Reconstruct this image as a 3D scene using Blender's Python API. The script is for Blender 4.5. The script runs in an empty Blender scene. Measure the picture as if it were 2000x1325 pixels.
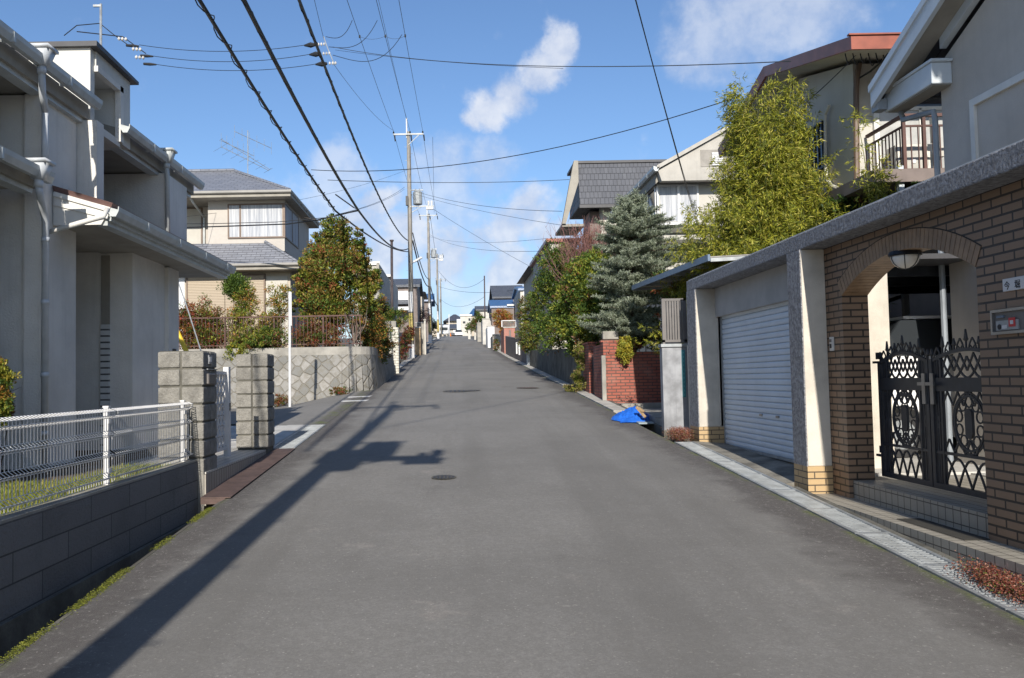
import bpy, bmesh, math, random
import numpy as np
from mathutils import Vector, Matrix
C = bpy.context.scene.collection
SC = bpy.context.scene
R = math.radians
# ------------------------------------------------------------------ camera
F = 1680.0; CAMZ = 1.8
def norm(v):
    v = np.array(v, float); return v / np.linalg.norm(v)
_Y = norm([0.0, (662.5 - 742) / F, -1.0])     # world +Y seen in the camera frame
_u = np.array([-0.018, 1.0, 0.0]); _Z = norm(_u - _Y * np.dot(_u, _Y)); _X = np.cross(_Y, _Z)
M3 = np.stack([_X, _Y, _Z], axis=0)                          # camera frame -> world
cam_d = bpy.data.cameras.new('camera'); cam = bpy.data.objects.new('camera', cam_d); C.objects.link(cam)
cam_d.sensor_width = 36; cam_d.lens = F / 2000 * 36; cam_d.shift_x = 115 / 2000; cam_d.clip_start = 0.05; cam_d.clip_end = 6000
mw = Matrix([[M3[0][0], M3[0][1], M3[0][2], 0], [M3[1][0], M3[1][1], M3[1][2], 0], [M3[2][0], M3[2][1], M3[2][2], CAMZ], [0, 0, 0, 1]])
cam.matrix_world = mw
SC.camera = cam
def ray(px, py):
    return M3 @ np.array([(px - 885) / F, (662.5 - py) / F, -1.0])
def PY(px, py, Y):                                           # world point at depth Y
    d = ray(px, py); t = Y / d[1]; return Vector((d[0] * t, Y, CAMZ + d[2] * t))
def PX(px, py, X):
    d = ray(px, py); t = X / d[0]; return Vector((X, d[1] * t, CAMZ + d[2] * t))
# ------------------------------------------------------------------ light
SUN_EL = 27.0; SUN_DX = 0.037
w = bpy.data.worlds.new('World'); SC.world = w; w.use_nodes = True
nt = w.node_tree; nt.nodes.clear()
def N(nt, t, **k):
    n = nt.nodes.new(t)
    for a, b in k.items():
        if a == 'ins':
            for i, v in b.items(): n.inputs[i].default_value = v
        else: setattr(n, a, b)
    return n
def L(nt, a, b): nt.links.new(a, b)
sky = N(nt, 'ShaderNodeTexSky', sky_type='NISHITA', sun_disc=False)
sky.sun_elevation = R(SUN_EL); sky.sun_rotation = R(180 + 2.1); sky.altitude = 100; sky.air_density = 1.0; sky.dust_density = 0.6; sky.ozone_density = 2.2
bg = N(nt, 'ShaderNodeBackground'); bg.inputs[1].default_value = 0.100
wo = N(nt, 'ShaderNodeOutputWorld')
geo = N(nt, 'ShaderNodeTexCoord')
dirv = geo.outputs['Generated']
def math_(nt, op, a, b=None, c=None, clamp=False):
    n = N(nt, 'ShaderNodeMath', operation=op, use_clamp=clamp)
    for i, v in enumerate((a, b, c)):
        if v is None: continue
        if isinstance(v, (int, float)): n.inputs[i].default_value = v
        else: L(nt, v, n.inputs[i])
    return n.outputs[0]
def sstep(nt, x, lo, hi):
    n = N(nt, 'ShaderNodeMapRange', interpolation_type='SMOOTHSTEP', clamp=True)
    L(nt, x, n.inputs[0]); n.inputs[1].default_value = lo; n.inputs[2].default_value = hi
    return n.outputs[0]
wn = N(nt, 'ShaderNodeTexNoise', ins={'Scale': 9.0, 'Detail': 9.0, 'Roughness': 0.6}); L(nt, dirv, wn.inputs['Vector'])
sub = N(nt, 'ShaderNodeVectorMath', operation='SUBTRACT'); L(nt, wn.outputs['Color'], sub.inputs[0]); sub.inputs[1].default_value = (.5, .5, .5)
scl = N(nt, 'ShaderNodeVectorMath', operation='SCALE'); L(nt, sub.outputs[0], scl.inputs[0]); scl.inputs['Scale'].default_value = 0.075
warp = N(nt, 'ShaderNodeVectorMath', operation='ADD'); L(nt, dirv, warp.inputs[0]); L(nt, scl.outputs[0], warp.inputs[1])
def blobmask(bl):
    mask = None
    for (px, py, r) in bl:
        c = norm(ray(px, py)); d = N(nt, 'ShaderNodeVectorMath', operation='DISTANCE'); L(nt, warp.outputs[0], d.inputs[0]); d.inputs[1].default_value = tuple(c)
        m = sstep(nt, d.outputs['Value'], r / F * 1.45, r / F * 0.15)
        mask = m if mask is None else math_(nt, 'MAXIMUM', mask, m)
    return mask
wn2 = N(nt, 'ShaderNodeTexNoise', ins={'Scale': 17.0, 'Detail': 9.0, 'Roughness': 0.6}); L(nt, dirv, wn2.inputs['Vector'])
nz = math_(nt, 'SUBTRACT', wn2.outputs['Fac'], 0.5)
puffy = blobmask([(1088, 98, 44), (1060, 135, 56), (1015, 180, 60), (960, 222, 52), (925, 240, 34), (745, 395, 52), (720, 440, 70), (800, 455, 60), (1050, 420, 62), (1010, 445, 66), (950, 470, 60), (1095, 470, 60), (880, 500, 90), (1000, 530, 90), (760, 500, 70)])
soft = blobmask([(1390, 85, 120), (1480, 30, 130), (1600, 5, 110), (1330, 120, 60), (680, 350, 90), (860, 345, 100), (960, 340, 80), (640, 420, 80), (1230, 480, 140), (500, 450, 120), (870, 440, 160), (900, 560, 160)])
pm = sstep(nt, math_(nt, 'ADD', puffy, math_(nt, 'MULTIPLY', nz, 1.7)), .22, .95)
sm = sstep(nt, math_(nt, 'ADD', soft, math_(nt, 'MULTIPLY', nz, 1.6)), .25, 1.05)
mask = math_(nt, 'MAXIMUM', math_(nt, 'MULTIPLY', pm, .86), math_(nt, 'MULTIPLY', sm, .55))
# scattered clouds over the rest of the sky, away from the part the picture looks at
sep = N(nt, 'ShaderNodeSeparateXYZ'); L(nt, dirv, sep.inputs[0])
wn3 = N(nt, 'ShaderNodeTexNoise', ins={'Scale': 3.2, 'Detail': 8.0, 'Roughness': 0.55}); L(nt, dirv, wn3.inputs['Vector'])
oth = math_(nt, 'MULTIPLY', sstep(nt, wn3.outputs['Fac'], 0.52, 0.7), sstep(nt, sep.outputs[1], 0.55, 0.1))
oth = math_(nt, 'MULTIPLY', oth, 0.6)
# thin milky veil close to the horizon
veil = math_(nt, 'MULTIPLY', sstep(nt, sep.outputs[2], 0.20, -0.02), 0.40)
mask = math_(nt, 'MAXIMUM', mask, oth); mask = math_(nt, 'MAXIMUM', mask, veil)
cr = N(nt, 'ShaderNodeMix', data_type='RGBA'); L(nt, sstep(nt, wn2.outputs['Fac'], 0.35, 0.65), cr.inputs[0])
cr.inputs[6].default_value = (3.7, 4.3, 5.6, 1); cr.inputs[7].default_value = (5.7, 5.95, 6.5, 1)
tint = N(nt, 'ShaderNodeMix', data_type='RGBA', blend_type='MULTIPLY'); tint.inputs[0].default_value = 1.0
L(nt, sky.outputs[0], tint.inputs[6]); tint.inputs[7].default_value = (0.74, 0.86, 1.01, 1)
mx = N(nt, 'ShaderNodeMix', data_type='RGBA'); L(nt, mask, mx.inputs[0]); L(nt, tint.outputs[2], mx.inputs[6]); L(nt, cr.outputs[2], mx.inputs[7])
L(nt, mx.outputs[2], bg.inputs[0]); L(nt, bg.outputs[0], wo.inputs[0])
sd = bpy.data.lights.new('sun', 'SUN'); sd.energy = 4.2; sd.angle = R(0.53); sd.color = (1.0, 0.93, 0.83)
so = bpy.data.objects.new('sun', sd); C.objects.link(so)
so.rotation_euler = Vector((SUN_DX, 1.0, -math.tan(R(SUN_EL)))).to_track_quat('-Z', 'Y').to_euler()
SC.view_settings.view_transform = 'Standard'; SC.view_settings.look = 'None'; SC.view_settings.gamma = 1.0; SC.view_settings.exposure = 0.55
SC.render.engine = 'CYCLES'
SC.cycles.max_bounces = 6; SC.cycles.diffuse_bounces = 3; SC.cycles.glossy_bounces = 3; SC.cycles.transmission_bounces = 4; SC.cycles.transparent_max_bounces = 6
# ------------------------------------------------------------------ helpers
def tag(o, label=None, cat=None, group=None, kind=None):
    if label: o['label'] = label
    if cat: o['category'] = cat
    if group: o['group'] = group
    if kind: o['kind'] = kind
    return o
def thing(name, loc, label, cat, group=None, rz=0):
    o = bpy.data.objects.new(name, None); C.objects.link(o); o.location = Vector(loc); o.rotation_euler = (0, 0, rz)
    o.empty_display_size = 0.2
    return tag(o, label, cat, group)
def ptree(o, parent=None):
    c = o.copy(); C.objects.link(c)
    if parent is not None: c.parent = parent
    for ch in list(o.children): ptree(ch, c)
    return c
class MB:
    def __init__(s): s.v = []; s.f = []; s.m = []; s.cur = 0
    def face(s, pts):
        b = len(s.v); s.v += [tuple(p) for p in pts]; s.f.append(tuple(range(b, b + len(pts)))); s.m.append(s.cur); return s
    def box(s, x0, x1, y0, y1, z0, z1):
        if x0 > x1: x0, x1 = x1, x0
        if y0 > y1: y0, y1 = y1, y0
        if z0 > z1: z0, z1 = z1, z0
        b = len(s.v)
        s.v += [(x0, y0, z0), (x1, y0, z0), (x1, y1, z0), (x0, y1, z0), (x0, y0, z1), (x1, y0, z1), (x1, y1, z1), (x0, y1, z1)]
        for q in ((0, 3, 2, 1), (4, 5, 6, 7), (0, 1, 5, 4), (1, 2, 6, 5), (2, 3, 7, 6), (3, 0, 4, 7)):
            s.f.append(tuple(b + i for i in q)); s.m.append(s.cur)
        return s
    def hexa(s, p):                                            # 8 points, bottom 4 ccw then top 4 ccw
        b = len(s.v); s.v += [tuple(q) for q in p]
        for q in ((0, 3, 2, 1), (4, 5, 6, 7), (0, 1, 5, 4), (1, 2, 6, 5), (2, 3, 7, 6), (3, 0, 4, 7)):
            s.f.append(tuple(b + i for i in q)); s.m.append(s.cur)
        return s
    def prism(s, poly, d):                                     # polygon (3d points) pushed along d
        n = len(poly); d = Vector(d); P = [Vector(p) for p in poly]; Q = [p + d for p in P]; b = len(s.v)
        nn = Vector((0, 0, 0))
        for i in range(n): nn += P[i].cross(P[(i + 1) % n])
        if nn.dot(d) > 0: P = P[::-1]; Q = Q[::-1]
        s.v += [tuple(p) for p in P + Q]
        s.f.append(tuple(range(b, b + n))); s.m.append(s.cur)
        s.f.append(tuple(range(b + 2 * n - 1, b + n - 1, -1))); s.m.append(s.cur)
        for i in range(n):
            j = (i + 1) % n; s.f.append((b + j, b + i, b + n + i, b + n + j)); s.m.append(s.cur)
        return s
    def tube(s, pts, r, n=6, cap=True):
        P = [Vector(p) for p in pts]; b = len(s.v); k = len(P)
        rr = r if isinstance(r, (list, tuple)) else [r] * k
        pu = None
        for i, p in enumerate(P):
            t = (P[min(i + 1, k - 1)] - P[max(i - 1, 0)])
            if t.length < 1e-9: t = Vector((0, 0, 1))
            t.normalize()
            if pu is None: u = t.cross(Vector((0, 0, 1)) if abs(t.z) < .95 else Vector((1, 0, 0))).normalized()
            else:
                u = pu - t * pu.dot(t)
                u = u.normalized() if u.length > 1e-6 else t.cross(Vector((0, 0, 1))).normalized()
            pu = u; w_ = t.cross(u)
            for a in range(n):
                an = 2 * math.pi * a / n
                s.v.append(tuple(p + (u * math.cos(an) + w_ * math.sin(an)) * rr[i]))
        for i in range(k - 1):
            for a in range(n):
                c = (a + 1) % n
                s.f.append((b + i * n + a, b + i * n + c, b + (i + 1) * n + c, b + (i + 1) * n + a)); s.m.append(s.cur)
        if cap:
            s.f.append(tuple(b + a for a in range(n))[::-1]); s.m.append(s.cur)
            s.f.append(tuple(b + (k - 1) * n + a for a in range(n))); s.m.append(s.cur)
        return s
    def bar(s, a, b_, w_, h=None):                             # square bar between two points
        h = h or w_; a = Vector(a); b_ = Vector(b_); t = (b_ - a).normalized()
        up = Vector((0, 0, 1)) if abs(t.z) < .95 else Vector((0, 1, 0))
        u = t.cross(up).normalized() * w_ / 2; v = u.cross(t).normalized() * h / 2
        return s.prism([a - u - v, a + u - v, a + u + v, a - u + v], b_ - a)
    def build(s, name, mat, parent=None, smooth=False, local=False):
        me = bpy.data.meshes.new(name); me.from_pydata(s.v, [], s.f)
        mats = mat if isinstance(mat, (list, tuple)) else [mat]
        for m in mats: me.materials.append(m)
        if len(mats) > 1: me.polygons.foreach_set('material_index', s.m)
        if smooth: me.polygons.foreach_set('use_smooth', [True] * len(me.polygons))
        me.validate(); me.update()
        o = bpy.data.objects.new(name, me); C.objects.link(o)
        if parent is not None:
            o.parent = parent
            if parent.type == 'EMPTY' and not local: o.location = -Vector(parent.location)
        return o
def bevel(o, w_=0.006, seg=1):
    md = o.modifiers.new('bevel', 'BEVEL'); md.width = w_; md.segments = seg; md.limit_method = 'ANGLE'; return o
# ------------------------------------------------------------------ materials
def coords(nt):
    """u,v in metres on any wall: (Y,Z) on faces turned along X, (X,Z) on faces turned along Y, (X,Y) on flat ones."""
    g = N(nt, 'ShaderNodeNewGeometry'); sp = N(nt, 'ShaderNodeSeparateXYZ'); L(nt, g.outputs['Position'], sp.inputs[0])
    sn = N(nt, 'ShaderNodeSeparateXYZ'); L(nt, g.outputs['True Normal'], sn.inputs[0])
    ax = math_(nt, 'ABSOLUTE', sn.outputs[0]); ay = math_(nt, 'ABSOLUTE', sn.outputs[1]); az = math_(nt, 'ABSOLUTE', sn.outputs[2])
    isx = math_(nt, 'GREATER_THAN', ax, 0.6); isz = math_(nt, 'GREATER_THAN', az, 0.8)
    def mixf(f, a, b):
        m = N(nt, 'ShaderNodeMix', data_type='FLOAT'); L(nt, f, m.inputs[0]); L(nt, a, m.inputs[2]); L(nt, b, m.inputs[3]); return m.outputs[0]
    u = mixf(isx, sp.outputs[0], sp.outputs[1]); v = mixf(isz, sp.outputs[2], sp.outputs[1])
    cb = N(nt, 'ShaderNodeCombineXYZ'); L(nt, u, cb.inputs[0]); L(nt, v, cb.inputs[1])
    return g, cb.outputs[0]
def newmat(name):
    m = bpy.data.materials.new(name); m.use_nodes = True; nt = m.node_tree; nt.nodes.clear()
    p = N(nt, 'ShaderNodeBsdfPrincipled'); o = N(nt, 'ShaderNodeOutputMaterial'); L(nt, p.outputs[0], o.inputs[0])
    return m, nt, p
def noise(nt, vec, scale, detail=4, rough=.6):
    n = N(nt, 'ShaderNodeTexNoise', ins={'Scale': scale, 'Detail': detail, 'Roughness': rough}); L(nt, vec, n.inputs['Vector']); return n.outputs['Fac']
def mixc(nt, f, a, b, mode='MIX'):
    m = N(nt, 'ShaderNodeMix', data_type='RGBA', blend_type=mode)
    for i, v in ((0, f), (6, a), (7, b)):
        if isinstance(v, (int, float)): m.inputs[i].default_value = v
        elif isinstance(v, tuple): m.inputs[i].default_value = (*v[:3], 1)
        else: L(nt, v, m.inputs[i])
    return m.outputs[2]
def bump(nt, p, h, strength=.3, dist=.01):
    b = N(nt, 'ShaderNodeBump'); b.inputs['Strength'].default_value = strength; b.inputs['Distance'].default_value = dist
    L(nt, h, b.inputs['Height']); L(nt, b.outputs[0], p.inputs['Normal'])
def plain(name, col, rough=.7, metal=0.0, var=.12, vscale=3.0, bs=0.0, bscale=80, bdist=.004, fine=.0, fscale=60, streak=0.0):
    m, nt, p = newmat(name); g = N(nt, 'ShaderNodeNewGeometry'); pos = g.outputs['Position']
    n = noise(nt, pos, vscale, 5)
    dk = tuple(c * (1 - var * 1.6) for c in col); lt = tuple(min(1, c * (1 + var)) for c in col)
    c = mixc(nt, sstep(nt, n, .3, .7), dk, lt)
    if fine: c = mixc(nt, math_(nt, 'MULTIPLY', sstep(nt, noise(nt, pos, fscale, 3), .35, .65), fine), c, tuple(x * .35 for x in col))
    if streak:
        mp = N(nt, 'ShaderNodeMapping'); mp.inputs['Scale'].default_value = (9, 9, .5); L(nt, pos, mp.inputs[0])
        c = mixc(nt, math_(nt, 'MULTIPLY', sstep(nt, noise(nt, mp.outputs[0], 1.0, 5), .5, .8), streak), c, tuple(x * .45 for x in col))
    L(nt, c, p.inputs['Base Color']); p.inputs['Roughness'].default_value = rough; p.inputs['Metallic'].default_value = metal
    if bs: bump(nt, p, noise(nt, pos, bscale, 4, .65), bs, bdist)
    return m
def bricks(name, c1, c2, mortar, w_, h, mo, rough=.7, bias=0, off=.5, bs=.5, dirt=.25, shift=(0, 0), dirtcol=None, bdist=.006):
    m, nt, p = newmat(name); g, uv = coords(nt)
    mp = N(nt, 'ShaderNodeMapping'); mp.inputs['Location'].default_value = (shift[0], shift[1], 0); L(nt, uv, mp.inputs[0])
    b = N(nt, 'ShaderNodeTexBrick', offset=off, squash=1.0); L(nt, mp.outputs[0], b.inputs['Vector'])
    b.inputs['Color1'].default_value = (*c1, 1); b.inputs['Color2'].default_value = (*c2, 1); b.inputs['Mortar'].default_value = (*mortar, 1)
    b.inputs['Scale'].default_value = 1.0; b.inputs['Mortar Size'].default_value = mo; b.inputs['Mortar Smooth'].default_value = .1
    b.inputs['Brick Width'].default_value = w_; b.inputs['Row Height'].default_value = h; b.inputs['Bias'].default_value = bias
    n = noise(nt, g.outputs['Position'], 2.2, 6); n2 = noise(nt, g.outputs['Position'], 45, 4)
    c = mixc(nt, math_(nt, 'MULTIPLY', sstep(nt, n, .45, .75), dirt), b.outputs['Color'], dirtcol or tuple(x * .5 for x in c1))
    c = mixc(nt, math_(nt, 'MULTIPLY', n2, .25), c, tuple(x * .4 for x in c1))
    L(nt, c, p.inputs['Base Color']); p.inputs['Roughness'].default_value = rough
    h_ = math_(nt, 'SUBTRACT', math_(nt, 'MULTIPLY', n2, .15), b.outputs['Fac'])
    bump(nt, p, h_, bs, bdist)
    return m
M = {}
def asphalt():
    m, nt, p = newmat('asphalt'); g = N(nt, 'ShaderNodeNewGeometry'); pos = g.outputs['Position']
    sp = N(nt, 'ShaderNodeSeparateXYZ'); L(nt, pos, sp.inputs[0])
    big = noise(nt, pos, .35, 6, .6); mid = noise(nt, pos, 2.3, 6, .65); fine = noise(nt, pos, 60, 5, .85); gr2 = noise(nt, pos, 16, 5, .75)
    tr_ = N(nt, 'ShaderNodeMapping'); tr_.inputs['Scale'].default_value = (1.3, .05, 1); L(nt, pos, tr_.inputs[0]); trk = noise(nt, tr_.outputs[0], 1.0, 4)
    c = mixc(nt, sstep(nt, big, .35, .65), (.190, .183, .170), (.245, .236, .220))
    c = mixc(nt, math_(nt, 'MULTIPLY', sstep(nt, mid, .35, .75), .35), c, (.27, .264, .25))
    # worn dark, damp edges on both sides of the road
    ex = math_(nt, 'ABSOLUTE', math_(nt, 'SUBTRACT', sp.outputs[0], .42))
    en = noise(nt, pos, .8, 8, .72)
    e = math_(nt, 'MULTIPLY_ADD', en, 1.5, ex)
    em = math_(nt, 'MULTIPLY', sstep(nt, e, 3.05, 3.5), sstep(nt, ex, 3.3, 3.05))
    c = mixc(nt, math_(nt, 'MULTIPLY', em, .8), c, (.062, .053, .051))
    moss = math_(nt, 'MULTIPLY', math_(nt, 'MULTIPLY', sstep(nt, ex, 2.84, 2.96), sstep(nt, ex, 3.3, 3.05)), sstep(nt, noise(nt, pos, 1.9, 5), .44, .60))
    c = mixc(nt, math_(nt, 'MULTIPLY', moss, .85), c, mixc(nt, sstep(nt, noise(nt, pos, 40, 3), .3, .7), (.05, .062, .012), (.15, .19, .025)))
    # lighter and darker patches, faint drips
    pt = noise(nt, pos, .9, 8, .7); c = mixc(nt, math_(nt, 'MULTIPLY', sstep(nt, pt, .62, .68), .4), c, (.34, .31, .28))
    dk = N(nt, 'ShaderNodeMapping'); dk.inputs['Location'].default_value = (13, 5, 0); dk.inputs['Scale'].default_value = (.6, .25, 1); L(nt, pos, dk.inputs[0])
    c = mixc(nt, math_(nt, 'MULTIPLY', sstep(nt, noise(nt, dk.outputs[0], 1.5, 8, .7), .6, .72), .35), c, (.11, .10, .095))
    vo = N(nt, 'ShaderNodeTexVoronoi', ins={'Scale': 60.0}); L(nt, pos, vo.inputs['Vector'])
    sc_ = N(nt, 'ShaderNodeSeparateColor'); L(nt, vo.outputs['Color'], sc_.inputs[0])
    st = math_(nt, 'MULTIPLY', math_(nt, 'GREATER_THAN', sc_.outputs[0], .965), math_(nt, 'LESS_THAN', vo.outputs['Distance'], .38))
    c = mixc(nt, math_(nt, 'MULTIPLY', st, .75), c, (.42, .4, .37))
    c = mixc(nt, math_(nt, 'MULTIPLY', sstep(nt, fine, .38, .62), .6), c, mixc(nt, .5, c, (.06, .06, .06)))
    c = mixc(nt, math_(nt, 'MULTIPLY', sstep(nt, trk, .45, .68), .38), c, (.12, .115, .105))
    c = mixc(nt, math_(nt, 'MULTIPLY', sstep(nt, noise(nt, pos, 260, 2, .8), .58, .66), .5), c, (.36, .345, .32))
    c = mixc(nt, math_(nt, 'MULTIPLY', sstep(nt, gr2, .42, .60), .42), c, (.13, .125, .115))
    c = mixc(nt, math_(nt, 'MULTIPLY', sstep(nt, gr2, .56, .68), .42), c, (.34, .325, .30))
    # hairline cracks
    ck = N(nt, 'ShaderNodeTexVoronoi', feature='DISTANCE_TO_EDGE', ins={'Scale': .26}); 
    wv = N(nt, 'ShaderNodeVectorMath', operation='ADD'); L(nt, pos, wv.inputs[0])
    nz = N(nt, 'ShaderNodeTexNoise', ins={'Scale': 1.4, 'Detail': 6.0}); L(nt, pos, nz.inputs['Vector']); L(nt, nz.outputs['Color'], wv.inputs[1]); L(nt, wv.outputs[0], ck.inputs['Vector'])
    c = mixc(nt, math_(nt, 'MULTIPLY', math_(nt, 'LESS_THAN', ck.outputs['Distance'], .0016), .16), c, (.08, .08, .08))
    L(nt, c, p.inputs['Base Color']); p.inputs['Roughness'].default_value = .88; p.inputs['Specular IOR Level'].default_value = .35
    bump(nt, p, math_(nt, 'ADD', fine, math_(nt, 'MULTIPLY', st, .5)), .55, .006)
    return m
M['asphalt'] = asphalt()
def stone():
    m, nt, p = newmat('stone_masonry'); g, uv = coords(nt)
    mp = N(nt, 'ShaderNodeMapping'); mp.inputs['Rotation'].default_value = (0, 0, R(45)); mp.inputs['Scale'].default_value = (3.7, 3.7, 3.7); L(nt, uv, mp.inputs[0])
    vo = N(nt, 'ShaderNodeTexVoronoi', feature='DISTANCE_TO_EDGE', voronoi_dimensions='2D', ins={'Scale': 1.0, 'Randomness': .5}); L(nt, mp.outputs[0], vo.inputs['Vector'])
    vc = N(nt, 'ShaderNodeTexVoronoi', voronoi_dimensions='2D', ins={'Scale': 1.0, 'Randomness': .5}); L(nt, mp.outputs[0], vc.inputs['Vector'])
    s1 = N(nt, 'ShaderNodeSeparateColor'); L(nt, vc.outputs['Color'], s1.inputs[0])
    c = mixc(nt, s1.outputs[0], (.17, .17, .16), (.31, .30, .28))
    c = mixc(nt, math_(nt, 'MULTIPLY', sstep(nt, noise(nt, g.outputs['Position'], 7, 6), .4, .65), .5), c, (.17, .155, .12))
    joint = sstep(nt, vo.outputs['Distance'], .045, .02)
    c = mixc(nt, joint, c, (.20, .18, .145))
    L(nt, c, p.inputs['Base Color']); p.inputs['Roughness'].default_value = .9
    bump(nt, p, math_(nt, 'ADD', sstep(nt, vo.outputs['Distance'], .0, .12), math_(nt, 'MULTIPLY', noise(nt, g.outputs['Position'], 25, 4), .4)), .8, .03)
    return m
M['stone'] = stone()
M['stucco'] = plain('grey_stucco', (.70, .68, .635), .9, var=.08, vscale=1.2, bs=.8, bscale=45, bdist=.008, streak=.22)
M['stucco_lit'] = M['stucco']
M['soffit'] = plain('grey_soffit_board', (.30, .28, .24), .8, var=.08)
M['gutter'] = plain('grey_green_gutter', (.46, .49, .49), .38, var=.08, vscale=6)
M['gutter2'] = plain('taupe_gutter', (.26, .25, .23), .5, var=.08)
M['pipe'] = plain('light_grey_pipe', (.50, .53, .56), .35, var=.06, vscale=6)
M['trim'] = plain('white_trim', (.66, .65, .61), .5, var=.06)
M['brownroof'] = plain('brown_sheet_roof', (.17, .10, .09), .5, var=.12)
M['darkroof'] = plain('dark_sheet_roof', (.045, .045, .05), .5, var=.15)
M['white'] = plain('white_paint', (.66, .66, .66), .35, var=.04)
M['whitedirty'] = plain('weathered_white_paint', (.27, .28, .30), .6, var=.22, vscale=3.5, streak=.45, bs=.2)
M['concrete'] = plain('concrete', (.33, .315, .28), .9, var=.18, vscale=1.8, bs=.3, fine=.15, streak=.2)
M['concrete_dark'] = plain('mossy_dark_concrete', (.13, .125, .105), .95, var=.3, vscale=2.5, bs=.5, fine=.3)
M['concrete_light'] = plain('light_concrete', (.50, .49, .46), .85, var=.12, vscale=2, bs=.2, fine=.1)
M['kerb'] = plain('pale_kerb_concrete', (.46, .44, .40), .9, var=.16, vscale=3, bs=.3, fine=.2)
M['block'] = bricks('split_face_block', (.22, .22, .225), (.27, .268, .27), (.09, .09, .09), .80, .20, .006, rough=.95, bs=.5, dirt=.3, bdist=.01, off=.5, shift=(0, .06))
def addrough(m, scale, amt, dist): 
    nt = m.node_tree; p = [n for n in nt.nodes if n.type == 'BSDF_PRINCIPLED'][0]
    b = N(nt, 'ShaderNodeBump'); b.inputs['Strength'].default_value = amt; b.inputs['Distance'].default_value = dist
    g = N(nt, 'ShaderNodeNewGeometry'); L(nt, noise(nt, g.outputs['Position'], scale, 5, .7), b.inputs['Height'])
    old = p.inputs['Normal'].links
    if old: L(nt, old[0].from_socket, b.inputs['Normal'])
    L(nt, b.outputs[0], p.inputs['Normal'])
addrough(M['block'], 38, 1.0, .04)
M['cube'] = plain('split_face_gatepost_block', (.27, .26, .235), .95, var=.16, vscale=9, bs=1.0, bscale=35, bdist=.02, fine=.35, fscale=90)
M['tile'] = bricks('tan_brick_tile', (.31, .20, .125), (.25, .165, .105), (.022, .018, .016), .237, .070, .009, rough=.55, bs=.8, dirt=.22, bdist=.008)
M['redbrick'] = bricks('red_rug_brick', (.37, .115, .075), (.30, .085, .06), (.10, .06, .05), .22, .075, .012, rough=.85, bs=.8, dirt=.25, dirtcol=(.42, .30, .25))
M['pinkbrick'] = bricks('pink_brick', (.42, .17, .12), (.36, .13, .10), (.40, .30, .26), .22, .075, .008, rough=.85, bs=.4)
M['whitebrick'] = bricks('white_brick', (.66, .64, .56), (.60, .58, .50), (.25, .23, .2), .22, .11, .012, rough=.8, bs=.4)
M['greyblock'] = bricks('grey_block', (.30, .29, .27), (.26, .25, .235), (.17, .16, .15), .40, .20, .009, rough=.95, bs=.4, dirt=.4)
M['steptile'] = bricks('beige_step_tile', (.40, .37, .31), (.35, .325, .27), (.07, .06, .05), .11, .11, .005, rough=.6, off=0.0, bs=.5, dirt=.3)
M['coping'] = plain('rough_grey_stucco', (.46, .47, .50), .95, var=.10, vscale=9, bs=1.0, bscale=30, bdist=.08, fine=.7, fscale=30)
M['creamstucco'] = plain('cream_stucco', (.56, .52, .45), .92, var=.12, vscale=2, streak=.25, bs=.6, bscale=70, bdist=.008)
M['coat'] = plain('plain_grey_render', (.44, .43, .41), .9, var=.06)
M['shutter'] = plain('pale_blue_shutter', (.66, .73, .80), .45, var=.05, vscale=1.5)
M['iron'] = plain('dark_wrought_iron', (.022, .027, .036), .45, var=.2, vscale=8)
M['chrome'] = plain('brushed_metal', (.28, .28, .28), .35, metal=.8)
M['galv'] = plain('galvanised_steel', (.37, .395, .41), .42, metal=.35, var=.14, vscale=6, fine=.12)
M['polegalv'] = plain('dull_galvanised', (.30, .32, .33), .5, metal=.2, var=.14)
M['rust'] = plain('rust_brown_steel', (.105, .068, .058), .75, var=.2, vscale=5, fine=.2)
M['rustrail'] = plain('rusty_red_rail', (.10, .05, .04), .7, var=.2)
M['fencemetal'] = plain('bronze_grey_aluminium', (.15, .14, .135), .45, metal=.2, var=.1)
M['polycarb'] = plain('blue_grey_fascia', (.12, .17, .24), .4, var=.1)
M['dark'] = plain('dark_interior', (.02, .02, .022), .8)
M['black'] = plain('black_rubber', (.018, .018, .019), .6)
M['cable'] = plain('black_cable', (.012, .014, .017), .5)
M['cablegrey'] = plain('grey_wire', (.05, .055, .06), .5)
M['polecon'] = plain('concrete_pole', (.25, .235, .21), .9, var=.12, vscale=2, streak=.25)
M['steel_brown'] = plain('brown_steel_pole', (.06, .045, .045), .6)
M['yellow'] = plain('yellow_plastic', (.78, .52, .03), .5)
M['bluetarp'] = plain('blue_tarpaulin', (.02, .14, .62), .4, var=.12, vscale=6)
M['ceramic'] = plain('white_ceramic', (.75, .72, .66), .2)
M['wood'] = plain('pale_wood', (.52, .36, .20), .8, var=.2)
M['soil'] = plain('soil', (.12, .085, .055), .95, var=.25, vscale=6, bs=.6, bscale=30, bdist=.02, fine=.4)
M['lawn'] = plain('lawn_soil', (.085, .10, .03), .95, var=.3, vscale=4, bs=.5, bscale=60, bdist=.01, fine=.4)
M['earth'] = plain('earth', (.10, .095, .075), .95, var=.25, vscale=.8)
M['bark'] = plain('bark', (.10, .075, .055), .9, var=.25, vscale=12, bs=.6)
M['tealsign'] = plain('teal_plate', (.04, .22, .25), .5)
M['curtain'] = None
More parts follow.
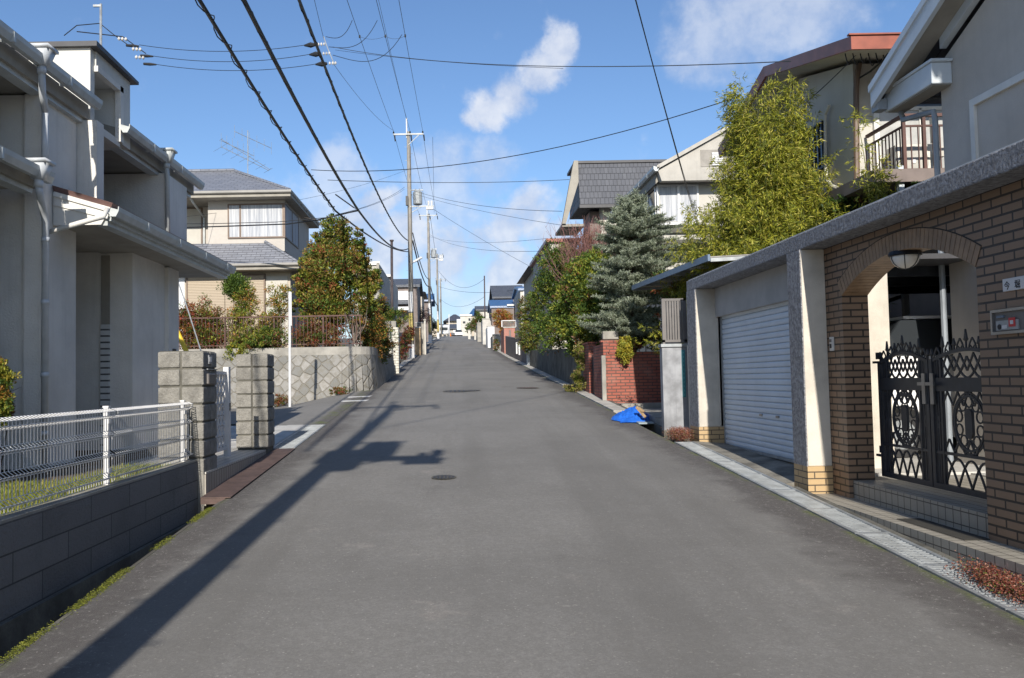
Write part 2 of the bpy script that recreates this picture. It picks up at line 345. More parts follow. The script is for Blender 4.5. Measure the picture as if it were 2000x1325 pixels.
def curtain():
    m, nt, p = newmat('white_net_curtain'); g, uv = coords(nt)
    mp = N(nt, 'ShaderNodeMapping'); mp.inputs['Scale'].default_value = (14, .6, 1); L(nt, uv, mp.inputs[0])
    c = mixc(nt, sstep(nt, noise(nt, mp.outputs[0], 1.0, 3), .3, .7), (.30, .32, .36), (.56, .57, .58))  # fold shading is put into the colour, dark in the creases
    L(nt, c, p.inputs['Base Color']); p.inputs['Roughness'].default_value = .9; bump(nt, p, noise(nt, mp.outputs[0], 1.0, 3), .7, .05); return m
M['curtain'] = curtain()
def glass():
    m, nt, p = newmat('window_glass'); nt.nodes.remove(p); o = [n for n in nt.nodes if n.type == 'OUTPUT_MATERIAL'][0]
    t = N(nt, 'ShaderNodeBsdfTransparent'); t.inputs[0].default_value = (.82, .88, .9, 1); g = N(nt, 'ShaderNodeBsdfGlossy'); g.inputs['Roughness'].default_value = .02
    fr = N(nt, 'ShaderNodeFresnel'); fr.inputs[0].default_value = 1.6; mxs = N(nt, 'ShaderNodeMixShader'); L(nt, fr.outputs[0], mxs.inputs[0]); L(nt, t.outputs[0], mxs.inputs[1]); L(nt, g.outputs[0], mxs.inputs[2]); L(nt, mxs.outputs[0], o.inputs[0]); return m
M['glass'] = glass()
M['darkglass'] = plain('dark_window_glass', (.03, .035, .04), .05, var=.0)
M['carwhite'] = plain('white_car_paint', (.82, .82, .82), .18, var=.0)
def rooftile(name, c1, c2, row=.28, w_=.3, rough=.45, axis='Y'):
    m, nt, p = newmat(name); g = N(nt, 'ShaderNodeNewGeometry'); sp = N(nt, 'ShaderNodeSeparateXYZ'); L(nt, g.outputs['Position'], sp.inputs[0])
    sn = N(nt, 'ShaderNodeSeparateXYZ'); L(nt, g.outputs['True Normal'], sn.inputs[0])
    isx = math_(nt, 'GREATER_THAN', math_(nt, 'ABSOLUTE', sn.outputs[0]), math_(nt, 'ABSOLUTE', sn.outputs[1]))
    mu = N(nt, 'ShaderNodeMix', data_type='FLOAT'); L(nt, isx, mu.inputs[0]); L(nt, sp.outputs[0], mu.inputs[2]); L(nt, sp.outputs[1], mu.inputs[3])
    cb = N(nt, 'ShaderNodeCombineXYZ'); L(nt, mu.outputs[0], cb.inputs[0]); L(nt, sp.outputs[2], cb.inputs[1])
    b = N(nt, 'ShaderNodeTexBrick', offset=.5); L(nt, cb.outputs[0], b.inputs['Vector'])
    b.inputs['Color1'].default_value = (*c1, 1); b.inputs['Color2'].default_value = (*c2, 1); b.inputs['Mortar'].default_value = (*[x * .35 for x in c1], 1)
    b.inputs['Scale'].default_value = 1; b.inputs['Mortar Size'].default_value = .008; b.inputs['Brick Width'].default_value = w_; b.inputs['Row Height'].default_value = row
    c = mixc(nt, math_(nt, 'MULTIPLY', sstep(nt, noise(nt, g.outputs['Position'], 3, 5), .4, .7), .35), b.outputs['Color'], tuple(x * .55 for x in c1))
    L(nt, c, p.inputs['Base Color']); p.inputs['Roughness'].default_value = rough
    saw = math_(nt, 'SUBTRACT', 1.0, math_(nt, 'FRACT', math_(nt, 'DIVIDE', sp.outputs[2], row)))
    bump(nt, p, math_(nt, 'SUBTRACT', saw, b.outputs['Fac']), .8, .02)
    return m
M['kawara'] = rooftile('grey_roof_tile', (.24, .25, .28), (.20, .21, .24), row=.095, w_=.33)
M['slate'] = rooftile('dark_slate', (.085, .09, .105), (.065, .07, .085), row=.26, w_=.16, rough=.6)
M['slate2'] = rooftile('far_slate', (.10, .11, .13), (.08, .09, .11), row=.12, w_=.3, rough=.6)
M['bluetile'] = rooftile('blue_roof_tile', (.05, .14, .30), (.04, .11, .26), row=.12, w_=.3, rough=.35)
M['cream'] = plain('cream_wall', (.42, .40, .36), .9, var=.08, vscale=1.5, bs=.3, streak=.25)
M['cream2'] = plain('ivory_wall', (.50, .48, .43), .9, var=.05, vscale=1.5, bs=.3, streak=.12)
M['tanwall'] = plain('tan_wall', (.48, .42, .34), .9, var=.07, vscale=1.5)
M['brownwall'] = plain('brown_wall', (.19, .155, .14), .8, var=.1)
M['greywall'] = plain('blue_grey_stucco', (.49, .455, .41), .92, var=.07, vscale=1.2, streak=.12, bs=.6, bscale=60, bdist=.006)
M['redfascia'] = plain('red_brown_fascia', (.27, .075, .042), .4, var=.15)
M['lightblue'] = plain('pale_blue_grey_trim', (.55, .60, .64), .4, var=.04)
M['browntrim'] = plain('brown_window_frame', (.15, .10, .07), .5)
M['shutterbeige'] = bricks('beige_slatted_shutter', (.46, .38, .28), (.44, .36, .265), (.24, .19, .13), 50, .055, .008, rough=.6, bs=.7, dirt=.05, off=0)
M['rollslat'] = M['shutter']
M['acwhite'] = plain('ivory_plastic', (.62, .60, .53), .5, var=.05)
# ------------------------------------------------------------------ ground
prof = [(-80, -4.6), (0, 0), (30, 1.74), (55, 3.2), (75, 4.55), (93, 5.8), (130, 8.0), (180, 10.9), (200, 11.6), (225, 11.7), (260, 10.6), (330, 7), (420, 4), (1500, 2), (4000, 2)]
def zr(y):
    for (a, za), (b, zb) in zip(prof, prof[1:]):
        if y <= b: return za + (zb - za) * (y - a) / (b - a)
    return prof[-1][1]
XL, XR = -2.5, 3.38
ys = [-80, -40, -20, -10, -5] + [i for i in range(0, 60, 2)] + list(range(60, 260, 8)) + [280, 330, 420, 700, 1500, 4000]
g = MB()
def goff(y): return -.5 if y < 42 else (-.5 + .46 * (y - 42) / 8 if y < 50 else -.04)
for a, b in zip(ys, ys[1:]):
    for x0, x1 in ((-900, -60), (-60, -3), (-3, 4), (4, 60), (60, 900)):
        g.face([(x0, a, zr(a) + goff(a)), (x1, a, zr(a) + goff(a)), (x1, b, zr(b) + goff(b)), (x0, b, zr(b) + goff(b))])
tag(g.build('ground', M['earth']), kind='structure')
ys2 = [-12, -6] + [i * .5 for i in range(0, 120)] + list(range(60, 226, 3))
r = MB()
def sl(y, x): return zr(y) + .035 * max(0, 1 - ((x - .44) / 3) ** 2)
for a, b in zip(ys2, ys2[1:]):
    xs = [XL, -2, -1, 0, 1, 2, 3, XR]
    for x0, x1 in zip(xs, xs[1:]):
        r.face([(x0, a, sl(a, x0)), (x1, a, sl(a, x1)), (x1, b, sl(b, x1)), (x0, b, sl(b, x0))])
    r.face([(XL, a, zr(a) - .45), (XL, a, sl(a, XL)), (XL, b, sl(b, XL)), (XL, b, zr(b) - .45)])
    r.face([(XR, a, sl(a, XR)), (XR, a, zr(a) - .45), (XR, b, zr(b) - .45), (XR, b, sl(b, XR))])
tag(r.build('road', M['asphalt']), kind='structure')
# side street on the left: level, falling away from the climbing road
s = MB(); n = 12
def zs(x, y):
    t = max(0, min(1, (XL - x) / 3.2)); e = t * t * (3 - 2 * t); return (sl(y, XL) + .004) * (1 - e) + 1.06 * e
for i in range(22):
    y0 = 16.6 + i * .44; y1 = y0 + .44
    xs = [-40, -20, -10, -7] + [-5.7 + k * .2667 for k in range(12)] + [XL + .0]
    for x0, x1 in zip(xs, xs[1:]): s.face([(x0, y0, zs(x0, y0)), (x1, y0, zs(x1, y0)), (x1, y1, zs(x1, y1)), (x0, y1, zs(x0, y1))])
tag(s.build('side_street', M['asphalt']), kind='structure')
# ================================================================== LEFT HOUSE (grey stucco)
def gutter(mb, X, y0, y1, z, r=.075):
    # channel with a rolled lip; side facing the road at X
    poly = [(X - 2 * r, y0, z), (X - 2 * r, y0, z - r), (X - 1.5 * r, y0, z - 1.75 * r), (X - .6 * r, y0, z - 1.75 * r), (X - .1 * r, y0, z - r * .8), (X, y0, z), (X - .18 * r, y0, z + .1 * r), (X - .25 * r, y0, z - .5 * r)]
    mb.prism(poly, (0, y1 - y0, 0))
    y = y0 + .9
    while y < y1:
        mb.box(X - 2.05 * r, X + .006, y, y + .035, z - 1.82 * r, z - .2 * r); y += 1.2
gl = .95
h1 = thing('grey_house', (-6.5, 8, gl), 'large grey stucco house with stepped balconies and long gutters behind the white mesh fence', 'house')
m = MB()
m.box(-12, -4.35, -5, 7.3, gl, 5.7)                       # unseen near wing, added and sized to shade the walls behind
m.box(-12, -4.33, 9.0, 9.88, gl, 4.90)                    # front corner
m.box(-12, -4.10, 9.9, 10.1, 3.62, 4.90)
m.box(-12, -5.6, 7.3, 9.0, gl, 5.0)
m.box(-12, -5.7, 10.1, 13.5, 3.6, 5.6)
m.box(-12, -4.15, 11.5 + .98, 13.45, 3.6, 4.90)
m.box(-12, -4.28, 11.5, 13.45, gl, 3.598)                 # porch back wall and its return
m.box(-12, -5.6, 9.88, 11.5, gl, 3.6)
m.box(-12, -4.75, 9.88, 9.95, gl, 3.6)
m.build('wall', M['stucco'], h1)
m = MB(); m.box(-4.48, -4.26, 8.93, 9.05, gl, 4.90); bevel(m.build('corner_pilaster', M['stucco'], h1), .03, 2)
m = MB(); m.box(-4.30, -4.22, 12.78, 12.95, gl, 3.55); m.build('porch_post', M['stucco'], h1)
m = MB(); m.box(-4.279, -4.272, 13.1, 13.3, 1.75, 2.35); m.build('side_window', M['darkglass'], h1)
# vertical strip of white tile on the porch back wall
m = MB(); m.box(-4.69, -4.58, 11.45, 11.499, gl, 2.62); wt = bricks('white_strip_tile', (.62, .63, .62), (.56, .57, .56), (.06, .06, .06), .4, .085, .012, rough=.4, off=0, bs=.4); m.build('tile_strip', wt, h1)
m = MB(); m.box(-4.69, -4.58, 11.47, 11.499, 2.62, 3.55); m.build('vent_panel', M['soffit'], h1)
MB().box(-12, -4.3, 9.89, 13.4, 3.602, 3.62).build('porch_ceiling', M['soffit'], h1)
# roofs: upper eaves, with fascia
def eave(y0, y1, zs, X, name, depth=8):
    m = MB(); m.hexa([(X + .08 - depth, y0, zs), (X - .12, y0, zs), (X - .12, y1, zs), (X + .08 - depth, y1, zs), (X - depth, y0, zs + .12 + depth * .30), (X - .12, y0, zs + .17), (X - .12, y1, zs + .17), (X - depth, y1, zs + .12 + depth * .30)])
    m.build(name, M['soffit'], h1)
    m = MB(); m.box(X - .30, X - .165, y0 + .01, y1 - .01, zs - .05, zs + .0)
    m.build('fascia', M['gutter'], h1)
eave(7.3, 9.95, 4.92, -4.1, 'upper_eave')
eave(10.85, 14.05, 4.92, -4.1, 'upper_eave', 4)
eave(7.3, 8.72, 3.83, -4.1, 'lower_eave', 3)
for (y0, y1, z) in ((7.0, 9.95, 5.14), (10.8, 14.1, 5.12), (6.8, 8.75, 3.99)):
    m = MB(); gutter(m, -4.1 + .05, y0, y1, z, .06); m.build('gutter', M['gutter'], h1)
# dormer bay with a niche open to the street
m = MB()
m.box(-4.95, -4.22, 10.0, 10.12, 4.90, 5.80)
m.box(-4.95, -4.2, 10.12, 11.2, 5.60, 5.80)
m.box(-4.95, -4.2, 10.86, 11.2, 4.90, 5.60)
m.box(-4.95, -4.55, 10.12, 10.86, 4.90, 5.60)
m.box(-4.95, -4.2, 10.12, 10.86, 4.84, 4.93)
m.build('dormer', plain('sunlit_dormer_stucco', (.60, .59, .55), .9, var=.05, vscale=2, bs=.5, bscale=55, bdist=.006, streak=.12), h1)
m = MB(); m.box(-4.24, -4.17, 10.80, 10.90, 4.9, 5.62); m.box(-4.24, -4.17, 10.1, 10.90, 5.55, 5.62); m.build('niche_frame', M['stucco'], h1)
m = MB(); m.hexa([(-7.0, 9.94, 5.80), (-4.12, 9.94, 5.80), (-4.12, 11.3, 5.80), (-7, 11.3, 5.80), (-7.0, 9.94, 5.86), (-4.12, 9.94, 5.86), (-4.12, 11.3, 5.84), (-7, 11.3, 5.84)]); m.box(-7, -4.95, 9.98, 11.2, 5.0, 5.80); m.build('dormer_roof', M['darkroof'], h1)
# canopy over the porch
y0, y1 = 9.3, 14.3
m = MB(); m.hexa([(-4.32, y0, 3.93), (-3.70, y0, 3.735), (-3.70, y1, 3.735), (-4.32, y1, 3.93), (-4.32, y0 - .04, 3.99), (-3.66, y0 - .04, 3.785), (-3.66, y1, 3.785), (-4.32, y1, 3.99)]); m.build('canopy_roof', M['brownroof'], h1)
cp = MB(); cp.prism([(-4.34, y0 + .02, 3.60), (-3.78, y0 + .02, 3.60), (-3.72, y0 + .02, 3.73), (-4.34, y0 + .02, 3.925)], (0, y1 - y0 - .04, 0)); cp.build('canopy_body', M['soffit'], h1)
m = MB(); m.prism([(-4.32, y0 - .012, 3.555), (-3.80, y0 - .012, 3.555), (-3.70, y0 - .012, 3.73), (-4.32, y0 - .012, 3.925)], (0, .032, 0))
m.bar((-4.31, y0 - .02, 3.80), (-3.72, y0 - .02, 3.64), .018, .05); m.bar((-4.31, y0 - .02, 3.90), (-3.70, y0 - .02, 3.715), .03, .05)
m.build('gable_board', M['trim'], h1)
m = MB(); m.box(-4.7, -3.87, y0 + .03, y1 - .02, 3.58, 3.597); m.build('canopy_soffit', M['soffit'], h1)
m = MB(); m.box(-3.86, -3.74, y0 + .02, y1, 3.55, 3.60); m.box(-3.80, -3.70, y0 + .02, y1, 3.60, 3.66); m.build('fascia', M['gutter'], h1)
m = MB(); gutter(m, -3.60, y0 - .02, y1 + .05, 3.745, .06); m.build('gutter', M['gutter'], h1)
def hopper(mb, x, y, z):
    a, b = .10, .055
    mb.hexa([(x - b, y - b, z - .16), (x + b, y - b, z - .16), (x + b, y + b, z - .16), (x - b, y + b, z - .16), (x - a, y - a, z), (x + a, y - a, z), (x + a, y + a, z), (x - a, y + a, z)])
    mb.box(x - a - .02, x + a + .02, y - a - .02, y + a + .02, z, z + .03)
    mb.tube([(x, y, z - .16), (x, y, z - .24)], .045, 10)
m = MB(); hopper(m, -4.1, 8.55, 5.2); m.tube([(-4.1, 8.55, 4.98), (-4.16, 8.7, 4.78), (-4.2, 8.84, 4.66)], .035, 10)
m.tube([(-4.2, 8.84, 4.68), (-4.2, 8.84, 4.02)], .035, 10)
hopper(m, -4.1, 8.5, 4.03); m.tube([(-4.1, 8.5, 3.8), (-4.1, 8.52, 3.74), (-4.17, 8.75, 3.62), (-4.2, 8.86, 3.5), (-4.2, 8.86, gl)], .037, 10)
for z in (3.3, 2.65, 1.9, 1.3): m.tube([(-4.2, 8.86, z), (-4.2, 8.86, z + .05)], .043, 10)
m.build('downpipe', M['pipe'], h1, smooth=True)
m = MB(); m.tube([(-4.29, 8.99, 4.9), (-4.29, 8.99, 3.0)], .03, 10); m.tube([(-3.68, 9.16, 3.70), (-3.70, 9.10, 3.60), (-3.78, 9.05, 3.57), (-4.25, 8.98, 3.42)], .028, 10)
m.tube([(-4.25, 8.95, 3.52), (-4.25, 8.95, 3.1)], .03, 10); m.build('downpipe', M['trim'], h1, smooth=True)
m = MB(); hopper(m, -4.1, 12.35, 5.18); m.tube([(-4.1, 12.35, 4.95), (-4.12, 12.44, 4.8), (-4.12, 12.44, 3.9)], .035, 10); m.build('downpipe', M['gutter'], h1, smooth=True)
# garden, wall and fence
m = MB(); m.box(-14, -2.97, -4, 9.6, gl - 1.6, gl - .04); m.box(-14, -4.2, 9.6, 13.5, gl - .9, gl - .04); tag(m.build('garden', M['soil']), kind='structure')
m = MB(); m.box(-3.55, -2.98, 5.3, 9.5, gl - .05, gl - .02); m.box(-4.2, -3.5, 5.6, 7.9, gl - .05, gl - .022); tag(m.build('lawn', M['lawn']), kind='structure')
def blades(name, n, region, h, w_, cols, seed, label=None, kind='stuff', spread=.5, parent=None):
    rng = np.random.default_rng(seed); P = np.array([region(rng) for _ in range(n)])
    ang = rng.uniform(0, 2 * np.pi, n); hh = h * rng.uniform(.5, 1.2, n); ln = rng.normal(0, spread, (n, 2)) * hh[:, None]
    u = np.stack([np.cos(ang), np.sin(ang), np.zeros(n)], 1) * w_ / 2
    tip = P + np.stack([ln[:, 0], ln[:, 1], hh], 1)
    V = np.stack([P - u, P + u, tip], 1).reshape(-1, 3)
    Fc = np.arange(3 * n).reshape(-1, 3)
    return leafmesh(name, V, Fc, rng.integers(0, len(cols), n), cols, label=label, kind=kind, parent=parent)
_lm = {}
def leafmat(name='leaf', rough=.55, trans=.25):
    if name in _lm: return _lm[name]
    m, nt, p = newmat(name + '_material'); at = N(nt, 'ShaderNodeVertexColor', layer_name='tint')
    L(nt, at.outputs[0], p.inputs['Base Color']); p.inputs['Roughness'].default_value = rough; p.inputs['Specular IOR Level'].default_value = .35
    tr = N(nt, 'ShaderNodeBsdfTranslucent'); L(nt, mixc(nt, .35, at.outputs[0], (.35, .4, .05)), tr.inputs[0])
    ms = N(nt, 'ShaderNodeMixShader'); ms.inputs[0].default_value = trans; o = [x for x in nt.nodes if x.type == 'OUTPUT_MATERIAL'][0]
    L(nt, p.outputs[0], ms.inputs[1]); L(nt, tr.outputs[0], ms.inputs[2]); L(nt, ms.outputs[0], o.inputs[0]); _lm[name] = m; return m
def leafmesh(name, V, Fc, ci, cols, label=None, kind=None, parent=None, mat='leaf', jit=.18, seed=1):
    me = bpy.data.meshes.new(name); nf, k = Fc.shape
    me.vertices.add(len(V)); me.vertices.foreach_set('co', np.ascontiguousarray(V, dtype=np.float32).ravel())
    me.loops.add(nf * k); me.loops.foreach_set('vertex_index', Fc.ravel().astype(np.int32))
    me.polygons.add(nf); me.polygons.foreach_set('loop_start', np.arange(0, nf * k, k, dtype=np.int32))
    me.polygons.foreach_set('loop_total', np.full(nf, k, dtype=np.int32)) if False else None
    me.update(calc_edges=True)
    rng = np.random.default_rng(seed); c = np.array(cols)[ci] * (1 + rng.uniform(-jit, jit, (nf, 1)))
    ca = me.color_attributes.new('tint', 'FLOAT_COLOR', 'CORNER')
    cc = np.ones((nf, k, 4), np.float32); cc[:, :, :3] = c[:, None, :]; ca.data.foreach_set('color', cc.ravel())
    me.materials.append(leafmat(mat)); o = bpy.data.objects.new(name, me); C.objects.link(o)
    if parent is not None:
        o.parent = parent
        if parent.type == 'EMPTY': o.location = -Vector(parent.location)
    return tag(o, label, kind=kind)
def lawnpt(rng):
    if rng.random() < .62: return (rng.uniform(-3.6, -2.99), rng.uniform(5.4, 9.4), gl - .03)
    return (rng.uniform(-4.2, -3.4), rng.uniform(5.8, 7.9), gl - .03)
blades('grass', 9000, lawnpt, .05, .012, [(.20, .23, .03), (.26, .27, .04), (.12, .16, .025), (.30, .27, .08)], 3, kind='stuff')
bw = thing('block_wall', (-2.9, 5, .4), 'low dark split-face block wall along the ditch below the white mesh fence', 'wall')
m = MB(); m.box(-2.97, -2.855, -4, 9.62, -.6, gl - .006); bevel(m.build('wall_body', M['block'], bw), .006)
m = MB(); m.box(-2.86, -2.825, -4, 9.6, -.6, .33); m.build('footing', M['concrete_dark'], bw)
m = MB(); m.box(-2.975, -2.86, -4, 9.6, gl - .006, gl + .012); m.build('mortar_cap', M['concrete'], bw)
tag(MB().box(-2.853, -2.49, -4, 9.5, -.8, -.795).build('ditch_bed', M['concrete_dark']), kind='structure')
m = MB()
for a, b in zip(range(-4, 10), range(-3, 11)):
    m.face([(-2.853, a, zr(a) - .42), (-2.50, a, zr(a) - .42), (-2.50, b, zr(b) - .42), (-2.853, b, zr(b) - .42)])
tag(m.build('ditch_floor', M['concrete_dark']), kind='structure')
m = MB()
for i in range(-8, 38):
    a = i * .25; b = a + .25
    m.hexa([(-2.58, a, zr(a) - .42), (-2.503, a, zr(a) - .42), (-2.503, b, zr(b) - .42), (-2.58, b, zr(b) - .42), (-2.58, a, zr(a) - .03), (-2.503, a, zr(a) + .002), (-2.503, b, zr(b) + .002), (-2.58, b, zr(b) - .03)])
tag(m.build('ditch_kerb', M['concrete_dark']), kind='structure')
def mosspt(rng):
    while True:
        y = 2.0 + 7.0 * rng.random() ** 1.5; x = rng.normal(-2.53, .022)
        if math.sin(y * 2.3) + math.sin(y * 5.1 + 1) > -.7 + rng.random() * .9 and x > -2.58 and x < -2.44: return (x, y, zr(y) + .002)
blades('moss', 10000, mosspt, .005, .014, [(.13, .15, .02), (.20, .21, .03), (.07, .08, .02)], 5, kind='stuff', spread=.9)
# white bent-wire mesh fence
fx = -2.93; fz = gl + .03
wf = thing('mesh_fence', (fx, 7, gl), 'white bent-wire mesh fence on top of the dark block wall', 'fence')
prf = [(0, .0), (0, .03), (.045, .055), (0, .09), (0, .215), (.04, .24), (0, .27), (0, .385), (.04, .41), (0, .44), (0, .545), (.05, .57), (.05, .605), (0, .625)]
def panel(y0, y1):
    m = MB(); n = int((y1 - y0) / .05)
    for i in range(n + 1):
        y = y0 + .01 + i * .05
        if y > y1: break
        m.tube([(fx + a, y, fz + b) for a, b in prf], .0038, 4, cap=False)
    for a, b in ((0, .0), (.045, .055), (0, .09), (0, .215), (.04, .24), (0, .27), (0, .385), (.04, .41), (0, .44), (0, .545), (.05, .57), (.05, .605), (0, .625)):
        m.tube([(fx + a, y0, fz + b), (fx + a, y1, fz + b)], .0027, 4)
    return m.build('mesh_panel', M['white'], wf)
fy = [3.2, 5.3, 7.37, 9.44]
for a, b in zip(fy, fy[1:] + [9.57]): panel(a + .02, b - .02)
for y in fy:
    m = MB(); m.box(fx - .055, fx - .015, y - .02, y + .02, gl - .1, fz + .635); m.box(fx - .06, fx - .01, y - .025, y + .025, fz + .635, fz + .65)
    m.box(fx - .015, fx + .006, y - .022, y + .022, fz + .5, fz + .54); m.box(fx - .015, fx + .006, y - .022, y + .022, fz + .08, fz + .12)
    m.build('post', M['white'], wf)
# gateposts of split-face block
def gatepost(x0, x1, y0, y1, zb, n, lab, st=.2):
    t = thing('block_gatepost', ((x0 + x1) / 2, (y0 + y1) / 2, zb), lab, 'gatepost')
    MB().box(x0 + .018, x1 - .018, y0 + .018, y1 - .018, zb - .3, zb + n * st - .004).build('mortar_core', M['concrete_dark'], t)
    m = MB(); rr = random.Random(int(y0 * 10))
    cx = (x0 + x1) / 2; cy = (y0 + y1) / 2
    for k in range(n):
        for (a, b) in ((x0, cx), (cx, x1)):
            for (c, d) in ((y0, cy), (cy, y1)):
                j = rr.uniform(-.003, .003)
                m.box(a + (.011 if a != x0 else 0), b - (.011 if b != x1 else 0), c + (.011 if c != y0 else 0) + j, d - (.011 if d != y1 else 0), zb + k * st + .011, zb + (k + 1) * st - .011)
    o = m.build('split_face_block', M['cube'], t); bevel(o, .012, 2)
    return t
gp = gatepost(-3.30, -2.79, 9.62, 10.17, .78, 7, 'wide split-face block gatepost with small nameplate and letter slot, left of the white gate')
m = MB(); m.box(-2.792, -2.775, 9.80, 9.93, 2.03, 2.13); m.build('nameplate', plain('grey_nameplate', (.25, .26, .28), .4), gp)
for k in range(2):
    m = MB(); m.box(-2.776, -2.772, 9.822 + k * .05, 9.855 + k * .05, 2.055, 2.11); m.build('button', M['white'], gp)
m = MB(); m.box(-2.80, -2.76, 9.74, 10.02, 1.80, 1.92); bevel(m.build('letter_slot', M['fencemetal'], gp), .008)
m = MB(); m.box(-2.80, -2.77, 9.74, 10.12, 1.965, 1.975); m.build('ledge', M['galv'], gp)
gatepost(-3.21, -2.74, 12.72, 13.2, .84, 7, 'narrower split-face block gatepost beyond the white gate, beside the driveway')
gt = thing('white_gate', (-2.97, 10.8, .84), 'white lattice garden gate between two block gateposts', 'gate')
m = MB(); m.box(-2.99, -2.95, 10.22, 10.27, .95, 1.96); m.box(-2.99, -2.95, 10.27, 11.24, 1.92, 1.96); m.box(-2.99, -2.95, 10.27, 11.24, .95, .99); m.box(-3.0, -2.93, 11.24, 11.34, .86, 2.02); m.build('gate_frame', M['white'], gt)
m = MB()
for i in range(6):
    for k in range(7):
        cy = 10.35 + i * .15; cz = 1.06 + k * .135
        for q in range(8):
            a0 = q * math.pi / 4; a1 = a0 + math.pi / 4
            m.bar((-2.97, cy + .07 * math.cos(a0), cz + .065 * math.sin(a0)), (-2.97, cy + .07 * math.cos(a1), cz + .065 * math.sin(a1)), .02, .02)
m.build('lattice', M['white'], gt)
m = MB(); m.box(-3.02, -2.92, 11.26, 11.32, 1.45, 1.55); m.build('latch', M['chrome'], gt)
el = thing('tiled_landing', (-3.2, 11.5, .6), 'tiled entrance landing with a vertical-tile riser between the block gateposts', 'steps')
m = MB(); m.box(-4.25, -2.79, 9.62, 13.3, .2, .80); m.build('landing_base', M['concrete'], el)
m = MB(); m.box(-4.25, -2.775, 9.66, 13.25, .80, .82); m.build('landing_tile', bricks('landing_tile_material', (.62, .60, .55), (.57, .55, .50), (.12, .11, .10), .11, .055, .006, rough=.5, off=0, bs=.3), el)
m = MB(); m.box(-2.79, -2.772, 9.64, 13.27, .45, .796); m.build('riser_tile', bricks('riser_tile_material', (.40, .37, .32), (.36, .335, .285), (.09, .08, .07), .105, .5, .008, rough=.6, off=0, bs=.4, shift=(0, .2)), el)
for k in range(2):
    a = 9.42 + k * 1.93; b = a + 1.92
    t = thing('steel_plate', (-2.63, (a + b) / 2, zr(a)), ('nearer' if k == 0 else 'farther') + ' rusty brown steel cover plate bridging the ditch in front of the block gateposts', 'cover plate', 'steel plates over the ditch')
    m = MB(); m.hexa([(-2.768, a, zr(a) + .012), (-2.44, a, zr(a) + .014), (-2.44, b, zr(b) + .014), (-2.768, b, zr(b) + .012), (-2.768, a, zr(a) + .024), (-2.44, a, zr(a) + .024), (-2.44, b, zr(b) + .024), (-2.768, b, zr(b) + .024)])
    m.build('plate', M['rust'], t)
    m = MB(); m.hexa([(-2.768, a, zr(a) - .05), (-2.5, a, zr(a) - .05), (-2.5, a + .012, zr(a) - .05), (-2.768, a + .012, zr(a) - .05), (-2.768, a, zr(a) + .011), (-2.5, a, zr(a) + .011), (-2.5, a + .012, zr(a) + .011), (-2.768, a + .012, zr(a) + .011)]); m.build('stiffener', M['rust'], t)
# driveway of the grey house
m = MB()
for a, b in zip([13.3, 14.2, 15.1, 16.0], [14.2, 15.1, 16.0, 16.72]):
    m.hexa([(-9, a, zr(a) - .5), (-2.86, a, zr(a) - .5), (-2.86, b, zr(b) - .5), (-9, b, zr(b) - .5), (-9, a, zr(a) + .10), (-2.86, a, zr(a) + .012), (-2.86, b, zr(b) + .012), (-9, b, zr(b) + .06)])
tag(m.build('driveway', M['concrete_light']), kind='structure')
m = MB(); yy = 15.3; m.tube([(-3.45, yy, zr(yy) + .02), (-3.45, yy, zr(yy) + .036)], .16, 20); tag(m.build('manhole_cover', M['galv']), 'small round drain lid set in the pale driveway by the block gatepost', 'manhole cover')
def grate(name, y0, ln, x0, x1, n, lab, grp):
    t = thing(name, ((x0 + x1) / 2, y0 + ln / 2, zr(y0 + ln / 2)), lab, 'drain grate', grp)
    def Z(y): return zr(y)
    def rbox(m, xa, xb, ya, yb, dz0, dz1):
        m.hexa([(xa, ya, Z(ya) + dz0), (xb, ya, Z(ya) + dz0), (xb, yb, Z(yb) + dz0), (xa, yb, Z(yb) + dz0), (xa, ya, Z(ya) + dz1), (xb, ya, Z(ya) + dz1), (xb, yb, Z(yb) + dz1), (xa, yb, Z(yb) + dz1)])
    m = MB(); e = .004
    rbox(m, x0, x0 + .035, y0 + e, y0 + ln - e, -.02, .014); rbox(m, x1 - .035, x1, y0 + e, y0 + ln - e, -.02, .014)
    rbox(m, x0 + .035, x1 - .035, y0 + e, y0 + .03, -.02, .012); rbox(m, x0 + .035, x1 - .035, y0 + ln - .03, y0 + ln - e, -.02, .012)
    m.build('frame', M['galv'], t)
    m = MB()
    for i in range(n):
        y = y0 + .05 + (ln - .1) * i / (n - 1); rbox(m, x0 + .035, x1 - .035, y - .007, y + .007, -.02, .008)
    for f in (.33, .67): xx = x0 + (x1 - x0) * f; rbox(m, xx - .006, xx + .006, y0 + .03, y0 + ln - .03, -.014, .004)
    m.build('bars', M['galv'], t); return t
for k in range(3): grate('drain_grate', 13.4 + k * 1.1, 1.09, -2.84, -2.47, 22, ['nearest', 'middle', 'farthest'][k] + ' of the three grating sections between the pale driveway and the road', 'gratings along the driveway')
# stay wire with a yellow guard behind the gatepost
t = thing('guy_wire', PY(397, 700, 14.6), 'thin stay wire with a yellow plastic guard behind the wide block gatepost', 'stay wire')
MB().tube([PY(343, 536, 20), PY(369, 612, 20), PY(397, 700, 20)], .015, 6).build('wire', M['galv'], t)
MB().tube([PY(334, 622, 19.8), PY(368, 695, 19.8)], .055, 10).build('guard', M['yellow'], t)
